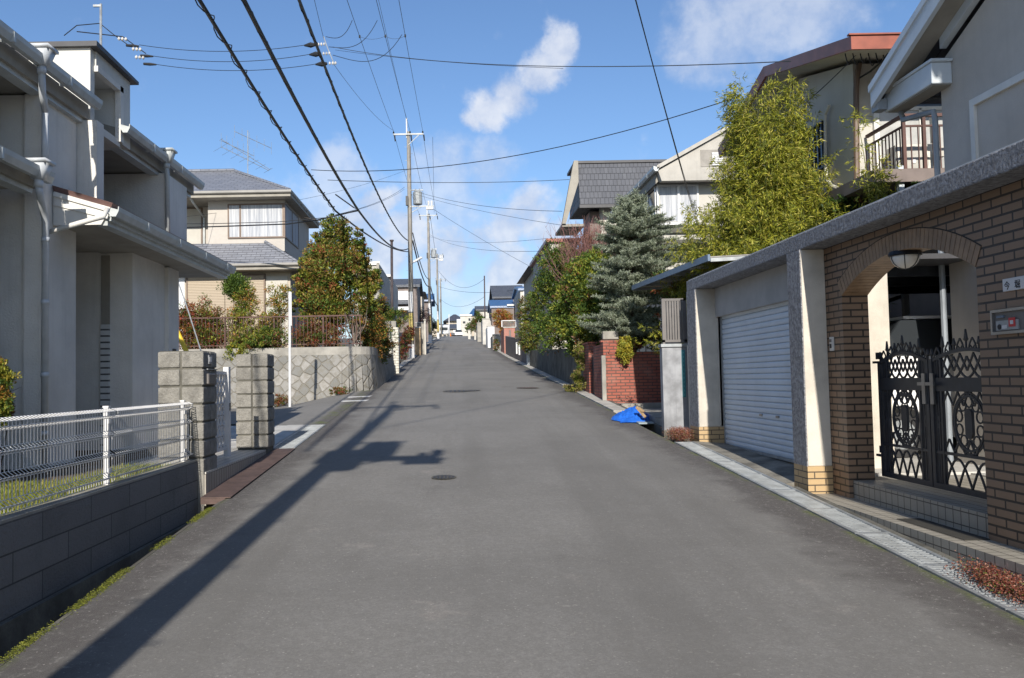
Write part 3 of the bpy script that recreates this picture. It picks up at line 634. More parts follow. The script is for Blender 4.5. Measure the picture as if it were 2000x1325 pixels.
# ================================================================== RIGHT: brick gate wall and garage
XF = 3.80; ZT = 3.32
XB = 4.06
gw = thing('gate_wall', (4.0, 9, .5), 'tan brick gateway wall with arch and rough stucco coping running over the garage', 'wall')
def arch_z(y, y0, y1, zs, rise):
    c = (y0 + y1) / 2; a = (y1 - y0) / 2; Rr = (a * a + rise * rise) / (2 * rise); return zs + math.sqrt(max(0, Rr * Rr - (y - c) ** 2)) - (Rr - rise)
AY0, AY1, AZ, AR = 6.62, 8.92, 2.60, .30
m = MB(); T = .27; zb = .3; zt = ZT - .17
def slabseg(y0, y1, za0, za1):
    m.hexa([(XB, y0, za0), (XB + T, y0, za0), (XB + T, y1, za1), (XB, y1, za1), (XB, y0, zt), (XB + T, y0, zt), (XB + T, y1, zt), (XB, y1, zt)])
m.box(XB, XB + T, -3, AY0, -.3, zt); m.box(XB, XB + T, AY1, 9.32, zb, zt)
n = 24
for i in range(n):
    a = AY0 + (AY1 - AY0) * i / n; b = AY0 + (AY1 - AY0) * (i + 1) / n
    slabseg(a, b, arch_z(a, AY0, AY1, AZ, AR), arch_z(b, AY0, AY1, AZ, AR))
m.build('brick_body', M['tile'], gw)
# arch ring: tiles on edge, 3 mm proud
m = MB(); c = (AY0 + AY1) / 2; a_ = (AY1 - AY0) / 2; Rr = (a_ * a_ + AR * AR) / (2 * AR); cz = AZ - (Rr - AR); th = math.asin(a_ / Rr); n = 38
for i in range(n):
    t0 = -th + 2 * th * (i + .06) / n; t1 = -th + 2 * th * (i + .94) / n
    P = [(XB - .006, c + r_ * math.sin(t), cz + r_ * math.cos(t)) for r_, t in ((Rr - .004, t0), (Rr - .004, t1), (Rr + .165, t1), (Rr + .165, t0))]
    m.prism(P, (T + .002, 0, 0))
m.build('arch_ring', plain('arch_tile', (.30, .195, .115), .55, var=.15, vscale=8), gw)
m = MB(); P = []
for i in range(n + 1):
    t = -th + 2 * th * i / n; P.append((t, ))
for i in range(n):
    t0 = -th + 2 * th * i / n; t1 = -th + 2 * th * (i + 1) / n
    Q = [(XB - .003, c + r_ * math.sin(t), cz + r_ * math.cos(t)) for r_, t in ((Rr + .001, t0), (Rr + .001, t1), (Rr + .175, t1), (Rr + .175, t0))]; m.prism(Q, (.05, 0, 0))
m.build('arch_mortar', plain('dark_mortar', (.05, .042, .036), .9), gw)
# coping
m = MB(); m.box(XF, XF + .62, -3, 13.86, ZT - .17, ZT); bevel(m.build('coping', M['coping'], gw), .012, 2)
m = MB(); m.box(XF + .02, XF + .60, -3, 13.8, ZT, ZT + .012); m.build('coping_cap', M['trim'], gw)
# pillars
for (y0, y1) in ((9.30, 9.66), (13.36, 13.84)):
    gz = .80 if y0 < 10 else 1.0
    m = MB(); m.box(XF, XB + (.0 if y0 < 10 else .12), y0, y1, gz, ZT - .172)
    bevel(m.build('pillar', M['creamstucco'], gw), .01, 2)
    m = MB(); m.box(XF - .012, XF, y0 + .002, y1 - .002, gz, ZT - .175); m.build('pillar_face', M['coping'], gw)
    m = MB(); m.box(XF - .012, XB + (-.003 if y0 < 10 else .13), y0 - .012, y1, .3, gz); m.build('pillar_base', bricks('yellow_brick_tile', (.50, .35, .18), (.46, .32, .165), (.07, .055, .04), .237, .070, .0065, rough=.6, bs=.8, dirt=.2, shift=(.05, .03)), gw)
m = MB(); m.box(4.10, 4.4, 9.66, 13.36, 2.70, ZT - .175); m.box(4.14, 4.4, 13.36, 13.86, .6, ZT - .175); m.box(XB, 4.4, 9.40, 9.66, .6, ZT - .175)
m.build('lintel', M['coat'], gw)
# roller shutter
rs = thing('roller_shutter', (4.2, 11.5, .72), 'pale blue closed roller shutter of the garage beside the brick pillar', 'shutter')
m = MB(); z = .735; xx = 4.20; k = 0
while z < 2.70:
    h = .077
    m.prism([(xx, 9.70, z), (xx - .010, 9.70, z + .012), (xx - .013, 9.70, z + h * .5), (xx - .010, 9.70, z + h - .016), (xx + .002, 9.70, z + h - .004), (xx + .02, 9.70, z + h - .004), (xx + .02, 9.70, z)], (0, 3.62, 0)); z += h
m.build('curtain', M['shutter'], rs)
m = MB(); m.box(4.175, 4.23, 9.661, 9.70, .70, 2.70); m.box(4.175, 4.23, 13.32, 13.359, .70, 2.70); m.box(4.18, 4.215, 9.70, 13.32, .70, .735); m.build('guide_rail', M['galv'], rs)
for y in (11.15, 11.75):
    m = MB(); m.box(4.176, 4.19, y - .05, y + .05, 1.23, 1.26); m.build('handle', M['chrome'], rs)
# garage apron
m = MB()
for i in range(8):
    a = 9.67 + i * .46; b = a + .46
    m.hexa([(3.69, a, .2), (4.6, a, .2), (4.6, b, .2), (3.69, b, .2), (3.69, a, zr(a) + .012), (4.6, a, .712), (4.6, b, .712), (3.69, b, zr(b) + .012)])
tag(m.build('garage_apron', plain('stained_apron_concrete', (.24, .225, .19), .9, var=.35, vscale=2.2, bs=.4, fine=.3)), kind='structure')
# steps
stp = thing('tiled_steps', (4.2, 7.8, .4), 'two beige tiled steps under the arch of the brick gateway', 'steps')
MB().box(3.76, 4.12, -3, 9.29, -.4, .49).build('lower_base', M['concrete'], stp)
MB().box(3.745, 4.10, -3, 9.285, .487, .510).build('lower_tread', M['steptile'], stp)
MB().box(3.745, 3.76, -3, 9.285, -.3, .487).build('lower_riser', M['steptile'], stp)
MB().box(4.14, 5.6, 6.0, 9.4, .2, .67).build('upper_base', M['concrete'], stp)
MB().box(4.10, 5.6, AY0 + .002, AY1 - .002, .665, .690).build('upper_tread', M['steptile'], stp)
MB().box(4.10, 4.14, AY0 + .002, AY1 - .002, .51, .665).build('upper_riser', M['steptile'], stp)
m = MB(); m.box(3.86, 4.07, 6.6, 7.6, .5105, .516); bevel(m.build('door_mat', plain('damp_dark_mat', (.04, .037, .03), .95)), .004); tag(bpy.data.objects['door_mat'], 'dark damp mat lying on the lower tiled step below the iron gate', 'mat')
m = MB()
for i in range(-2, 20):
    a = i * .5; b = a + .5
    if b <= 9.66: m.hexa([(3.68, a, zr(a) - .3), (3.75, a, zr(a) - .3), (3.75, b, zr(b) - .3), (3.68, b, zr(b) - .3), (3.68, a, zr(a) + .008), (3.75, a, zr(a) + .014), (3.75, b, zr(b) + .014), (3.68, b, zr(b) + .008)])
tag(m.build('step_footing', M['concrete_dark']), kind='structure')
m = MB()
for i in range(-4, 30):
    a = i * 1.0; b = a + 1
    m.face([(3.38, a, zr(a) - .35), (3.7, a, zr(a) - .35), (3.7, b, zr(b) - .35), (3.38, b, zr(b) - .35)])
tag(m.build('drain_floor', M['concrete_dark']), kind='structure')
for k in range(10): grate('drain_grate', 3.4 + k * .99, .985, 3.385, 3.685, 19, 'galvanised slotted drain grate, ' + ['first', 'second', 'third', 'fourth', 'fifth', 'sixth', 'seventh', 'eighth', 'ninth', 'tenth'][k] + ' section from the near end of the right-hand gutter', 'drain grates along the right side of the road')
# wall lamp under the arch, intercom box, nameplate, small switch
lm = thing('gate_lamp', (4.2, 7.9, 2.88), 'caged round white glass lamp hanging under the brick arch', 'lamp')
LC = PX(1768, 506, 4.16)
m = MB(); m.tube([LC + Vector((0, 0, .035)), LC + Vector((0, 0, .07))], [.145, .13], 20); m.build('lamp_base', M['iron'], lm)
m = MB(); pts = []; 
m.tube([LC + Vector((0, 0, .035 - .125 * math.sin(i / 6 * math.pi / 2))) for i in range(7)], [.125 * math.cos(i / 6 * math.pi / 2 * .96) for i in range(7)], 20); m.build('lamp_glass', M['ceramic'], lm, smooth=True)
m = MB()
for q in range(3):
    a = q * math.pi / 3; m.tube([LC + Vector((.13 * math.cos(b) * math.cos(a), .13 * math.cos(b) * math.sin(a), .035 - .13 * math.sin(b))) for b in [i * math.pi / 10 for i in range(11)]], .004, 5)
m.tube([LC + Vector((.134 * math.cos(i * math.pi / 8), .134 * math.sin(i * math.pi / 8), .03)) for i in range(17)], .006, 5); m.build('lamp_cage', M['iron'], lm)
ib = thing('intercom_box', (4.05, 5.85, 1.9), 'brushed metal letterbox and intercom panel on the brick wall below the nameplate', 'intercom')
A = PX(1941, 607, XB); B = PX(1941, 655, XB)
yb0, yb1 = A.y - .62, A.y; z1, z0 = A.z, B.z + .0
m = MB(); m.box(XB - .03, XB, yb0, yb1, z1 - .02, z1); m.box(XB - .03, XB, yb0, yb1, z0, z0 + .02); m.box(XB - .03, XB, yb1 - .02, yb1, z0 + .02, z1 - .02); m.box(XB - .03, XB, yb0, yb0 + .02, z0 + .02, z1 - .02); m.build('bezel', M['chrome'], ib)
MB().box(XB - .012, XB - .001, yb0 + .02, yb1 - .02, z0 + .02, z1 - .02).build('back_plate', M['fencemetal'], ib)
MB().box(XB - .020, XB - .012, yb1 - .30, yb1 - .05, z0 + .03, z0 + .10).build('speaker_plate', M['galv'], ib)
MB().tube([(XB - .024, yb1 - .09, z0 + .055), (XB - .019, yb1 - .09, z0 + .055)], .02, 14).build('call_button', M['black'], ib)
MB().box(XB - .023, XB - .020, yb1 - .175, yb1 - .12, z0 + .04, z0 + .065).build('name_slot', M['white'], ib)
MB().box(XB - .023, XB - .012, yb1 - .14, yb1 - .06, z1 - .062, z1 - .045).build('display', M['polycarb'], ib)
MB().box(XB - .024, XB - .020, yb1 - .27, yb1 - .20, z0 + .05, z0 + .115).build('red_sticker', plain('red_sticker_material', (.62, .03, .03), .5), ib)
MB().box(XB - .0255, XB - .0242, yb1 - .252, yb1 - .218, z0 + .068, z0 + .095).build('sticker_mark', M['white'], ib)
def text(s, size, mat, mtx, name, parent=None, ext=.001):
    cu = bpy.data.curves.new(name, 'FONT'); cu.body = s; cu.size = size; cu.extrude = ext
    ob = bpy.data.objects.new(name, cu); C.objects.link(ob); dg = bpy.context.evaluated_depsgraph_get(); me = bpy.data.meshes.new_from_object(ob.evaluated_get(dg)); bpy.data.objects.remove(ob)
    me.transform(mtx); me.materials.clear(); me.materials.append(mat); o = bpy.data.objects.new(name, me); C.objects.link(o)
    if parent is not None:
        o.parent = parent
        if parent.type == 'EMPTY': o.location = -Vector(parent.location)
    return o
npt = PX(1961, 546, XB)
npl = thing('nameplate', (XB, npt.y - .15, npt.z - .05), 'white nameplate with two black characters on the brick wall', 'nameplate')
m = MB(); m.box(XB - .014, XB, npt.y - .30, npt.y, npt.z - .093, npt.z); bevel(m.build('plate', M['white'], npl), .003)
mt = Matrix(((0, 0, -1, XB - .0155), (-1, 0, 0, npt.y - .02), (0, 1, 0, npt.z - .076), (0, 0, 0, 1)))
text('今', .066, M['black'], mt, 'lettering', npl); text('堀', .066, M['black'], Matrix.Translation((0, -.115, .0)) @ mt, 'lettering', npl)
m = MB(); s_ = PX(1627, 672, XB); m.box(XB - .025, XB, s_.y - .035, s_.y + .035, s_.z - .075, s_.z + .075); o = bevel(m.build('case', M['trim'], sw := thing('door_chime', (XB, s_.y, s_.z - .07), 'small cream switch box on the brick pier left of the iron gate', 'switch')), .004)
MB().box(XB - .029, XB - .025, s_.y - .018, s_.y + .018, s_.z - .045, s_.z + .0).build('button', M['black'], sw)
MB().box(XB - .029, XB - .025, s_.y - .022, s_.y + .022, s_.z + .02, s_.z + .05).build('speaker', M['fencemetal'], sw)
# ------------------------------------------------------------------ wrought-iron gate
XG = 4.36
def igate(y0, y1, lab, hand):
    t = thing('iron_gate', (XG, (y0 + y1) / 2, .74), lab, 'gate', 'pair of wrought-iron gate leaves')
    zb, zt_ = .745, 1.93; w_ = y1 - y0
    m = MB(); s = .05
    m.box(XG - .02, XG + .02, y0, y0 + s, zb, zt_ - .02); m.box(XG - .02, XG + .02, y1 - s, y1, zb, zt_ - .02)
    m.box(XG - .02, XG + .02, y0 + s, y1 - s, zb, zb + .05); m.box(XG - .018, XG + .018, y0 + s, y1 - s, 1.62, 1.74); m.box(XG - .012, XG + .012, y0 + s, y1 - s, 1.06, 1.085)
    ia, ib_ = (y0 + .17, y1 - .17)
    for y in (ia, ib_): m.box(XG - .014, XG + .014, y - .014, y + .014, zb + .05, 1.90)
    P = []
    for i in range(13): y = y0 + s / 2 + (w_ - s) * i / 12; P.append(Vector((XG, y, zt_ - .04 + .09 * math.sin(math.pi * i / 12))))
    for a, b in zip(P, P[1:]): m.bar(a, b, .03, .03)
    m.box(XG - .014, XG + .014, y0 + s, ia, 1.9, 1.92); m.box(XG - .014, XG + .014, ib_, y1 - s, 1.9, 1.92)
    m.build('gate_frame', M['iron'], t)
    # twisted bars in the side bays
    for ys_ in ((y0 + .085, y0 + .100, y0 + .115), (y1 - .115, y1 - .100, y1 - .085)):
      m = MB(); yy = ys_[1]
      m.box(XG - .006, XG + .006, ys_[0], ys_[2], 1.33, 1.35); m.box(XG - .006, XG + .006, ys_[0], ys_[2], 1.60, 1.76)
      for y in (ys_[0], ys_[2]):
        m.box(XG - .007, XG + .007, y - .007, y + .007, zb + .05, 1.62); m.box(XG - .007, XG + .007, y - .007, y + .007, 1.74, 1.9)
      m.prism([(XG - .006, yy, 1.28), (XG - .006, yy + .03, 1.34), (XG - .006, yy, 1.40), (XG - .006, yy - .03, 1.34)], (.012, 0, 0))
      m.build('side_bars', M['iron'], t)
    def curve(m, pts, r=.011):
        for a, b in zip(pts, pts[1:]): m.bar(a, b, r * 1.6, r * 2)
    def V(y, z): return Vector((XG, y, z))
    wi = ib_ - ia; m = MB()
    # interlaced pointed arches above the lower rail and below the top rail
    def arches(zlo, h, nn, flip=False):
        st = wi / nn
        for i in range(-1, nn + 1):
            a = ia + i * st; b = a + 2 * st
            for sgn in (0, 1):
                pts = []
                for q in range(7):
                    f = q / 6; y = (a + st * f) if sgn == 0 else (b - st * f)
                    z = zlo + h * math.sin(f * math.pi / 2)
                    if ia - .001 <= y <= ib_ + .001: pts.append(V(y, z if not flip else zlo + h - (z - zlo)))
                if len(pts) > 1: curve(m, pts, .008)
    arches(zb + .05, .24, 4); m.build('lower_arches', M['iron'], t); m = MB()
    # diamond lattice
    def lattice(zl, zh, nn):
        st = wi / nn; hh = st * 1.5
        for i in range(-nn * 3, nn + 1):
            for sg in (1, -1):
                a = ia + i * st; pts = []
                za, zb2 = zl, zh; y_a, y_b = a, a + (zh - zl) / hh * st
                f0 = 0; f1 = 1
                if y_a < ia: f0 = (ia - y_a) / (y_b - y_a)
                if y_b > ib_: f1 = (ib_ - y_a) / (y_b - y_a)
                if f0 >= f1 or f0 > 1 or f1 < 0: continue
                A = (y_a + (y_b - y_a) * f0, za + (zb2 - za) * f0); B = (y_a + (y_b - y_a) * f1, za + (zb2 - za) * f1)
                if sg < 0: A = (ia + ib_ - A[0], A[1]); B = (ia + ib_ - B[0], B[1])
                m.bar(V(*A), V(*B), .013, .014)
    arches(1.74, .18, 4, True); lattice(1.80, 1.95, 4); m.build('upper_lattice', M['iron'], t); m = MB()
    lattice(1.085, 1.20, 5); m.build('lattice', M['iron'], t); m = MB()
    lattice(1.50, 1.62, 5); m.build('lattice', M['iron'], t)
    m = MB(); cy = (ia + ib_) / 2; cz = 1.35
    ring = [V(cy + .21 * math.sin(q * math.pi / 12), cz + .235 * math.cos(q * math.pi / 12)) for q in range(25)]; curve(m, ring, .010)
    ring = [V(cy + .235 * math.sin(q * math.pi / 12), cz + .26 * math.cos(q * math.pi / 12)) for q in range(25)]; curve(m, ring, .006)
    for q in range(10):
        a = q * math.pi / 5; c0 = V(cy + .155 * math.sin(a), cz + .185 * math.cos(a))
        lp = [c0 + Vector((0, .048 * math.sin(b), .048 * math.cos(b))) for b in [k * math.pi / 5 for k in range(11)]]; curve(m, lp, .006)
    for sg in (1, -1):
        for q in (1, -1):
            curve(m, [V(cy, cz + sg * .25), V(cy + q * .04, cz + sg * .27), V(cy + q * .05, cz + sg * .23)], .007)
    m.build('rosette', M['iron'], t)
    m = MB(); pl = [V(cy + .052 * math.sin(q * math.pi / 8), cz + (.075 if math.cos(q * math.pi / 8) > 0 else -.075) + .055 * math.cos(q * math.pi / 8)) for q in range(16)]
    m.prism([p - Vector((.012, 0, 0)) for p in pl], (.024, 0, 0)); m.build('oval_plate', M['iron'], t)
    for i in range(7):
        f = i / 6; y = y0 + s / 2 + (w_ - s) * f; zt2 = zt_ - .04 + .09 * math.sin(math.pi * f)
        hgt = .15 if i % 2 else .10
        m = MB(); m.box(XG - .006, XG + .006, y - .006, y + .006, zt2, zt2 + hgt * .45)
        m.hexa([(XG - .006, y - .006, zt2 + hgt * .45), (XG + .006, y - .006, zt2 + hgt * .45), (XG + .006, y + .006, zt2 + hgt * .45), (XG - .006, y + .006, zt2 + hgt * .45), (XG - .016, y - .02, zt2 + hgt * .6), (XG + .016, y - .02, zt2 + hgt * .6), (XG + .016, y + .02, zt2 + hgt * .6), (XG - .016, y + .02, zt2 + hgt * .6)])
        m.prism([(XG - .008, y - .02, zt2 + hgt * .6), (XG - .008, y + .02, zt2 + hgt * .6), (XG - .008, y, zt2 + hgt * 1.15)], (.016, 0, 0))
        m.build('finial', M['iron'], t)
    m = MB()
    for i in range(6):
        ya = y0 + s / 2 + (w_ - s) * (i + .5) / 6; zt2 = zt_ - .035 + .09 * math.sin(math.pi * (i + .5) / 6)
        curve(m, [V(ya - .055, zt2), V(ya - .035, zt2 + .05), V(ya, zt2 + .095), V(ya + .035, zt2 + .05), V(ya + .055, zt2)], .006); curve(m, [V(ya - .03, zt2 + .03), V(ya, zt2 + .0), V(ya + .03, zt2 + .03)], .005)
    m.build('cresting', M['iron'], t)
    yl = y0 + .06 if hand else y1 - .06
    m = MB(); m.box(XG - .035, XG - .02, yl - .028, yl + .028, 1.50, 1.78); m.build('lock_plate', M['chrome'], t)
    m = MB(); m.box(XG - .075, XG - .055, yl - .10, yl + .03, 1.67, 1.70); m.box(XG - .055, XG - .035, yl - .012, yl + .012, 1.67, 1.70); m.build('handle', M['chrome'], t)
    if hand:
        for z in (1.9, .95):
            m = MB(); m.box(XG - .02, XG + .02, y1, y1 + .10, z - .012, z + .012); m.box(XG - .025, XG + .025, y1 - .02, y1 + .02, z + .03, z + .10); m.build('hinge', M['iron'], t)
    return t
igate(7.87, 8.80, 'left leaf of the dark wrought-iron gate, hinged by the lit brick pier', True)
igate(6.74, 7.855, 'right leaf of the dark wrought-iron gate, nearest the letterbox panel', False)
for o in list(C.objects):
    if o.name.startswith('iron_gate') : pass
# ================================================================== NEAR RIGHT HOUSE (grey gable)
XH = 6.08
h3 = thing('gabled_house', (8, 6, .6), 'blue-grey stucco house with white raked gable trim rising behind the brick gateway wall', 'house')
def rz_(y): return 5.50 + .42 * (10.64 - y)
m = MB(); yr = 4.6
m.prism([(XH, 10.45, .6), (XH, 10.45, 5.58), (XH, yr, rz_(yr)), (XH, -1.4, 5.5), (XH, -1.4, .6)], (5.5, 0, 0)); m.build('wall', M['greywall'], h3)
m = MB(); sl_ = .42
def rk(y): return 5.46 + sl_ * (11.3 - y)
for (ya, yb2) in ((11.35, yr), (yr, -2.1)):
    za, zb_ = (rk(11.35), rk(yr)) if ya > 5 else (rk(yr), rk(11.35))
    m.hexa([(5.72, ya, za + .02), (12, ya, za + .02), (12, yb2, zb_ + .02), (5.72, yb2, zb_ + .02), (5.72, ya, za + .16), (12, ya, za + .16), (12, yb2, zb_ + .16), (5.72, yb2, zb_ + .16)])
m.build('roof', M['slate'], h3)
m = MB()
for (xa, xb, o, d) in ((5.66, 5.718, -.10, .20), (5.63, 5.659, .10, .09), (6.0, 6.078, -.16, .13)):
    m.prism([(xa, 11.36 if xa < 5.9 else 10.3, rk(11.36 if xa < 5.9 else 10.3) + o), (xa, 11.36 if xa < 5.9 else 10.3, rk(11.36 if xa < 5.9 else 10.3) + o + d), (xa, yr, rk(yr) + o + d), (xa, yr, rk(yr) + o)], (xb - xa, 0, 0))
m.build('rake_trim', M['lightblue'], h3)
m = MB(); m.box(5.72, 6.07, 4.7, 10.15, 0, 0.001)
m = MB(); m.hexa([(5.72, 11.2, rk(11.2) - .03), (6.0, 11.2, rk(11.2) - .03), (6.0, yr, rk(yr) - .03), (5.72, yr, rk(yr) - .03), (5.72, 11.2, rk(11.2) + .018), (6.0, 11.2, rk(11.2) + .018), (6.0, yr, rk(yr) + .018), (5.72, yr, rk(yr) + .018)]); m.build('soffit', M['soffit'], h3)
m = MB(); m.box(5.83, XH - .002, 10.2, 11.35, 5.26, 5.52); m.box(5.81, XH + .0, 10.17, 11.37, 5.521, 5.56); bevel(m.build('eave_return', M['lightblue'], h3), .008)
m = MB(); m.box(5.86, XH, 10.25, 11.3, 5.245, 5.259); m.build('eave_soffit', M['soffit'], h3)
m = MB(); m.box(5.70, 5.82, 11.25, 11.42, 5.28, 5.42); m.tube([(6.0, 11.25, 5.24), (6.0, 11.2, 5.12), (6.03, 10.54, 5.02), (6.03, 10.52, 4.9), (6.03, 10.52, .7)], .035, 8); m.build('downpipe', plain('pipe_painted_shade', (.26, .29, .32), .5), h3)  # courtyard shade is put into the pipe's darker colour
m = MB(); m.box(XH - .05, XH, 9.74, 9.82, 2.2, 4.92); m.box(XH - .05, XH, 6.5, 9.74, 4.84, 4.92); m.build('panel_frame', M['trim'], h3)
MB().box(XH - .012, XH, 6.5, 9.74, 2.2, 4.84).build('recessed_panel', M['greywall'], h3)
# courtyard seen through the gate
m = MB(); m.box(4.34, 12, 4, 9.4, .1, .668); m.box(5.6, 6.08, 4, 9.4, .668, .688); m.box(4.45, 12, 9.4, 14.2, .2, .70); tag(m.build('courtyard', M['concrete_light']), kind='structure')
cpt = thing('garage_carport', (6.5, 12, .7), 'dark roofed car bay with pale pier seen through the iron gate', 'carport')
MB().box(4.66, 5.04, 9.9, 10.12, .70, 3.10).build('pier', M['creamstucco'], cpt)
MB().box(4.45, 11.5, 9.9, 14.1, 3.10, 3.16).build('roof', M['darkroof'], cpt)
m = MB(); m.box(4.45, 11.5, 14.1, 14.2, .7, 1.75); m.box(11.4, 11.5, 10.0, 14.1, .7, 3.1); m.build('back_wall', M['concrete_dark'], cpt)  # dark colour stands in for the dim interior of the car bay
m = MB()
for i in range(48): m.box(5.0 + i * .13, 5.02 + i * .13, 14.12, 14.14, 1.75, 2.6)
m.box(5.0, 11.3, 14.11, 14.15, 2.6, 2.64); m.build('railing', M['iron'], cpt)
m = MB()
for y in (10.6, 11.8, 13.0): m.box(4.5, 11.4, y, y + .06, 2.98, 3.10)
m.bar((5.3, 13.9, 2.4), (7.4, 13.9, 3.05), .06); m.build('beams', M['iron'], cpt)
# white car
car = thing('parked_car', (6.5, 11.8, .70), 'white boxy car parked behind the wrought-iron gate', 'car')
cz_ = .70; cx0 = 4.87; YC = 11.0
def arc(cx, r): return [(cx + r * math.cos(a), .30 + r * math.sin(a)) for a in [math.pi * k / 10 for k in range(11)]]
body = [(0, .25), (.0, .75), (.05, 1.0), (.25, 1.16), (.6, 1.30), (3.2, 1.30), (3.38, 1.0), (3.4, .25), (3.1, .25)] + arc(2.75, .35) + [(2.38, .25), (1.22, .25)] + arc(.84, .36) + [(.46, .25)]
m = MB(); m.prism([(cx0 + a, YC, cz_ + b) for a, b in body], (0, 1.48, 0)); bevel(m.build('body', M['carwhite'], car), .03, 3)
m = MB(); m.hexa([(cx0 + .55, YC + .03, cz_ + 1.28), (cx0 + 3.25, YC + .03, cz_ + 1.28), (cx0 + 3.25, YC + 1.45, cz_ + 1.28), (cx0 + .55, YC + 1.45, cz_ + 1.28), (cx0 + .95, YC + .14, cz_ + 1.78), (cx0 + 3.1, YC + .14, cz_ + 1.78), (cx0 + 3.1, YC + 1.34, cz_ + 1.78), (cx0 + .95, YC + 1.34, cz_ + 1.78)]); bevel(m.build('cabin', M['darkglass'], car), .03, 2)
MB().box(cx0 + 1.0, cx0 + 3.08, YC + .16, YC + 1.32, cz_ + 1.782, cz_ + 1.82).build('roof', M['carwhite'], car)
MB().box(cx0 + 1.55, cx0 + 1.75, YC - .012, YC + .0, cz_ + 1.02, cz_ + 1.05).build('door_handle', M['chrome'], car)
for wx in (.84, 2.75):
    c0 = Vector((cx0 + wx, YC, cz_ + .29)); m = MB(); m.tube([c0 + Vector((0, .01, 0)), c0 + Vector((0, .2, 0))], .285, 28); t_ = m.build('wheel', M['black'], car)
    m = MB(); m.tube([c0 + Vector((0, -.012, 0)), c0 + Vector((0, .009, 0))], [.17, .19], 24)
    for q in range(7):
        a = q * 2 * math.pi / 7; m.bar(c0 + Vector((0, -.02, 0)), c0 + Vector((.17 * math.cos(a), -.016, .17 * math.sin(a))), .035, .012)
    m.build('rim', M['galv'], t_)
m = MB(); m.box(cx0 - .01, cx0 + .16, YC - .006, YC + .25, cz_ + .78, cz_ + .98); bevel(m.build('headlight', M['ceramic'], car), .02, 2)
# ================================================================== STRIP BETWEEN GARAGE AND BRICK WALL
pw = thing('painted_wall', (3.7, 14.4, .9), 'white-washed block wall panel with rusty stain beside the garage pillar', 'wall')
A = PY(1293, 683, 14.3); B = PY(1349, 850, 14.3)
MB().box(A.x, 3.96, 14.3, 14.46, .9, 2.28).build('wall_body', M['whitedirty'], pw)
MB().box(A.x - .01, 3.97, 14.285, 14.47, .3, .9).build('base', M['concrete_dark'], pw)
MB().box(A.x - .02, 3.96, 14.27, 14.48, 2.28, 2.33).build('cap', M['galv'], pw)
pp = thing('drain_pipe', (3.95, 14.25, .8), 'pale vertical pipe running up beside the white-washed wall panel', 'pipe')
MB().tube([(3.90, 14.22, .75), (3.90, 14.22, 2.3)], .022, 8).build('pipe_body', M['acwhite'], pp)
ts = thing('teal_sign', (3.8, 14.28, 1.5), 'narrow upright teal sign board on the white-washed wall', 'sign')
A2 = PY(1331, 684, 14.28); B2 = PY(1340, 776, 14.28)
MB().box(A2.x, B2.x, 14.27, 14.298, B2.z, A2.z).build('board', M['tealsign'], ts)
m = MB()
for i in range(11):
    z = A2.z - .03 - i * (A2.z - B2.z - .05) / 10.5; m.box(A2.x + .02, B2.x - .02, 14.265, 14.27, z - .028, z)
m.build('mark', plain('pale_teal_mark', (.12, .36, .40), .5), ts)
tf = thing('metal_fence', (3.7, 14.3, 2.33), 'bronze slatted metal fence panel above the white-washed wall', 'fence')
x0, x1 = PY(1292, 600, 14.35).x, PY(1340, 600, 14.35).x
m = MB(); m.box(x0, x0 + .04, 14.33, 14.37, 2.33, 3.05); m.box(x1 - .05, x1, 14.33, 14.37, 2.33, 3.09); m.box(x0, x1, 14.33, 14.37, 3.05, 3.09); m.box(x0, x1, 14.33, 14.37, 2.36, 2.40)
m.box(x1 - .05, x1, 14.37, 15.9, 3.05, 3.09); m.box(x1 - .05, x1, 14.37, 15.9, 2.36, 2.40); m.build('fence_frame', M['fencemetal'], tf)
m = MB(); n = 8
for i in range(n): x = x0 + .05 + (x1 - x0 - .1) * i / (n - 1); m.box(x - .016, x + .016, 14.335, 14.365, 2.40, 3.05)
for i in range(14): y = 14.45 + i * .11; m.box(x1 - .035, x1 - .015, y - .02, y + .02, 2.40, 3.05)
m.build('slats', M['fencemetal'], tf)
cr_ = thing('carport_roof', (5, 17, 1.1), 'low carport roof with a dark blue fascia above the slatted metal fence', 'carport')
P1_, P2_ = PX(1387, 500, 4.3), PX(1237, 560, 4.3)
xe = 6.6
m = MB(); m.hexa([(4.3, P1_.y, P1_.z - .03), (xe, P1_.y, P1_.z + .06), (xe, P2_.y, P2_.z + .06), (4.3, P2_.y, P2_.z - .03), (4.3, P1_.y, P1_.z - .01), (xe, P1_.y, P1_.z + .08), (xe, P2_.y, P2_.z + .08), (4.3, P2_.y, P2_.z - .01)]); m.build('roof_sheet', plain('smoked_roof_sheet', (.25, .24, .23), .4), cr_)
m = MB(); m.bar((4.28, P1_.y, P1_.z - .03), (4.28, P2_.y, P2_.z - .03), .04, .11); m.build('fascia', M['polycarb'], cr_)
m = MB()
for f in (0, .2, .4, .6, .8, 1): y = P1_.y + (P2_.y - P1_.y) * f; z = P1_.z + (P2_.z - P1_.z) * f - .07; m.bar((4.3, y, z), (xe, y, z + .09), .05, .06)
for f in (.33, .66): m.bar((4.3 + 2.3 * f, P1_.y, P1_.z - .06 + .06 * f), (4.3 + 2.3 * f, P2_.y, P2_.z - .06 + .06 * f), .05, .05)
m.build('beams', M['galv'], cr_)
m = MB()
for y in (14.9, 19.8): m.box(5.8, 5.9, y, y + .1, 1.0, 3.9)
m.build('post', M['fencemetal'], cr_)
m = MB(); m.box(3.70, 8.2, 14.46, 20.88, .2, 1.04); m.box(3.95, 5.3, 20.3, 20.88, 1.04, 1.16); m.box(3.9, 12, 21.4, 40, .5, 1.5); tag(m.build('forecourt', M['concrete']), kind='structure')
m = MB()
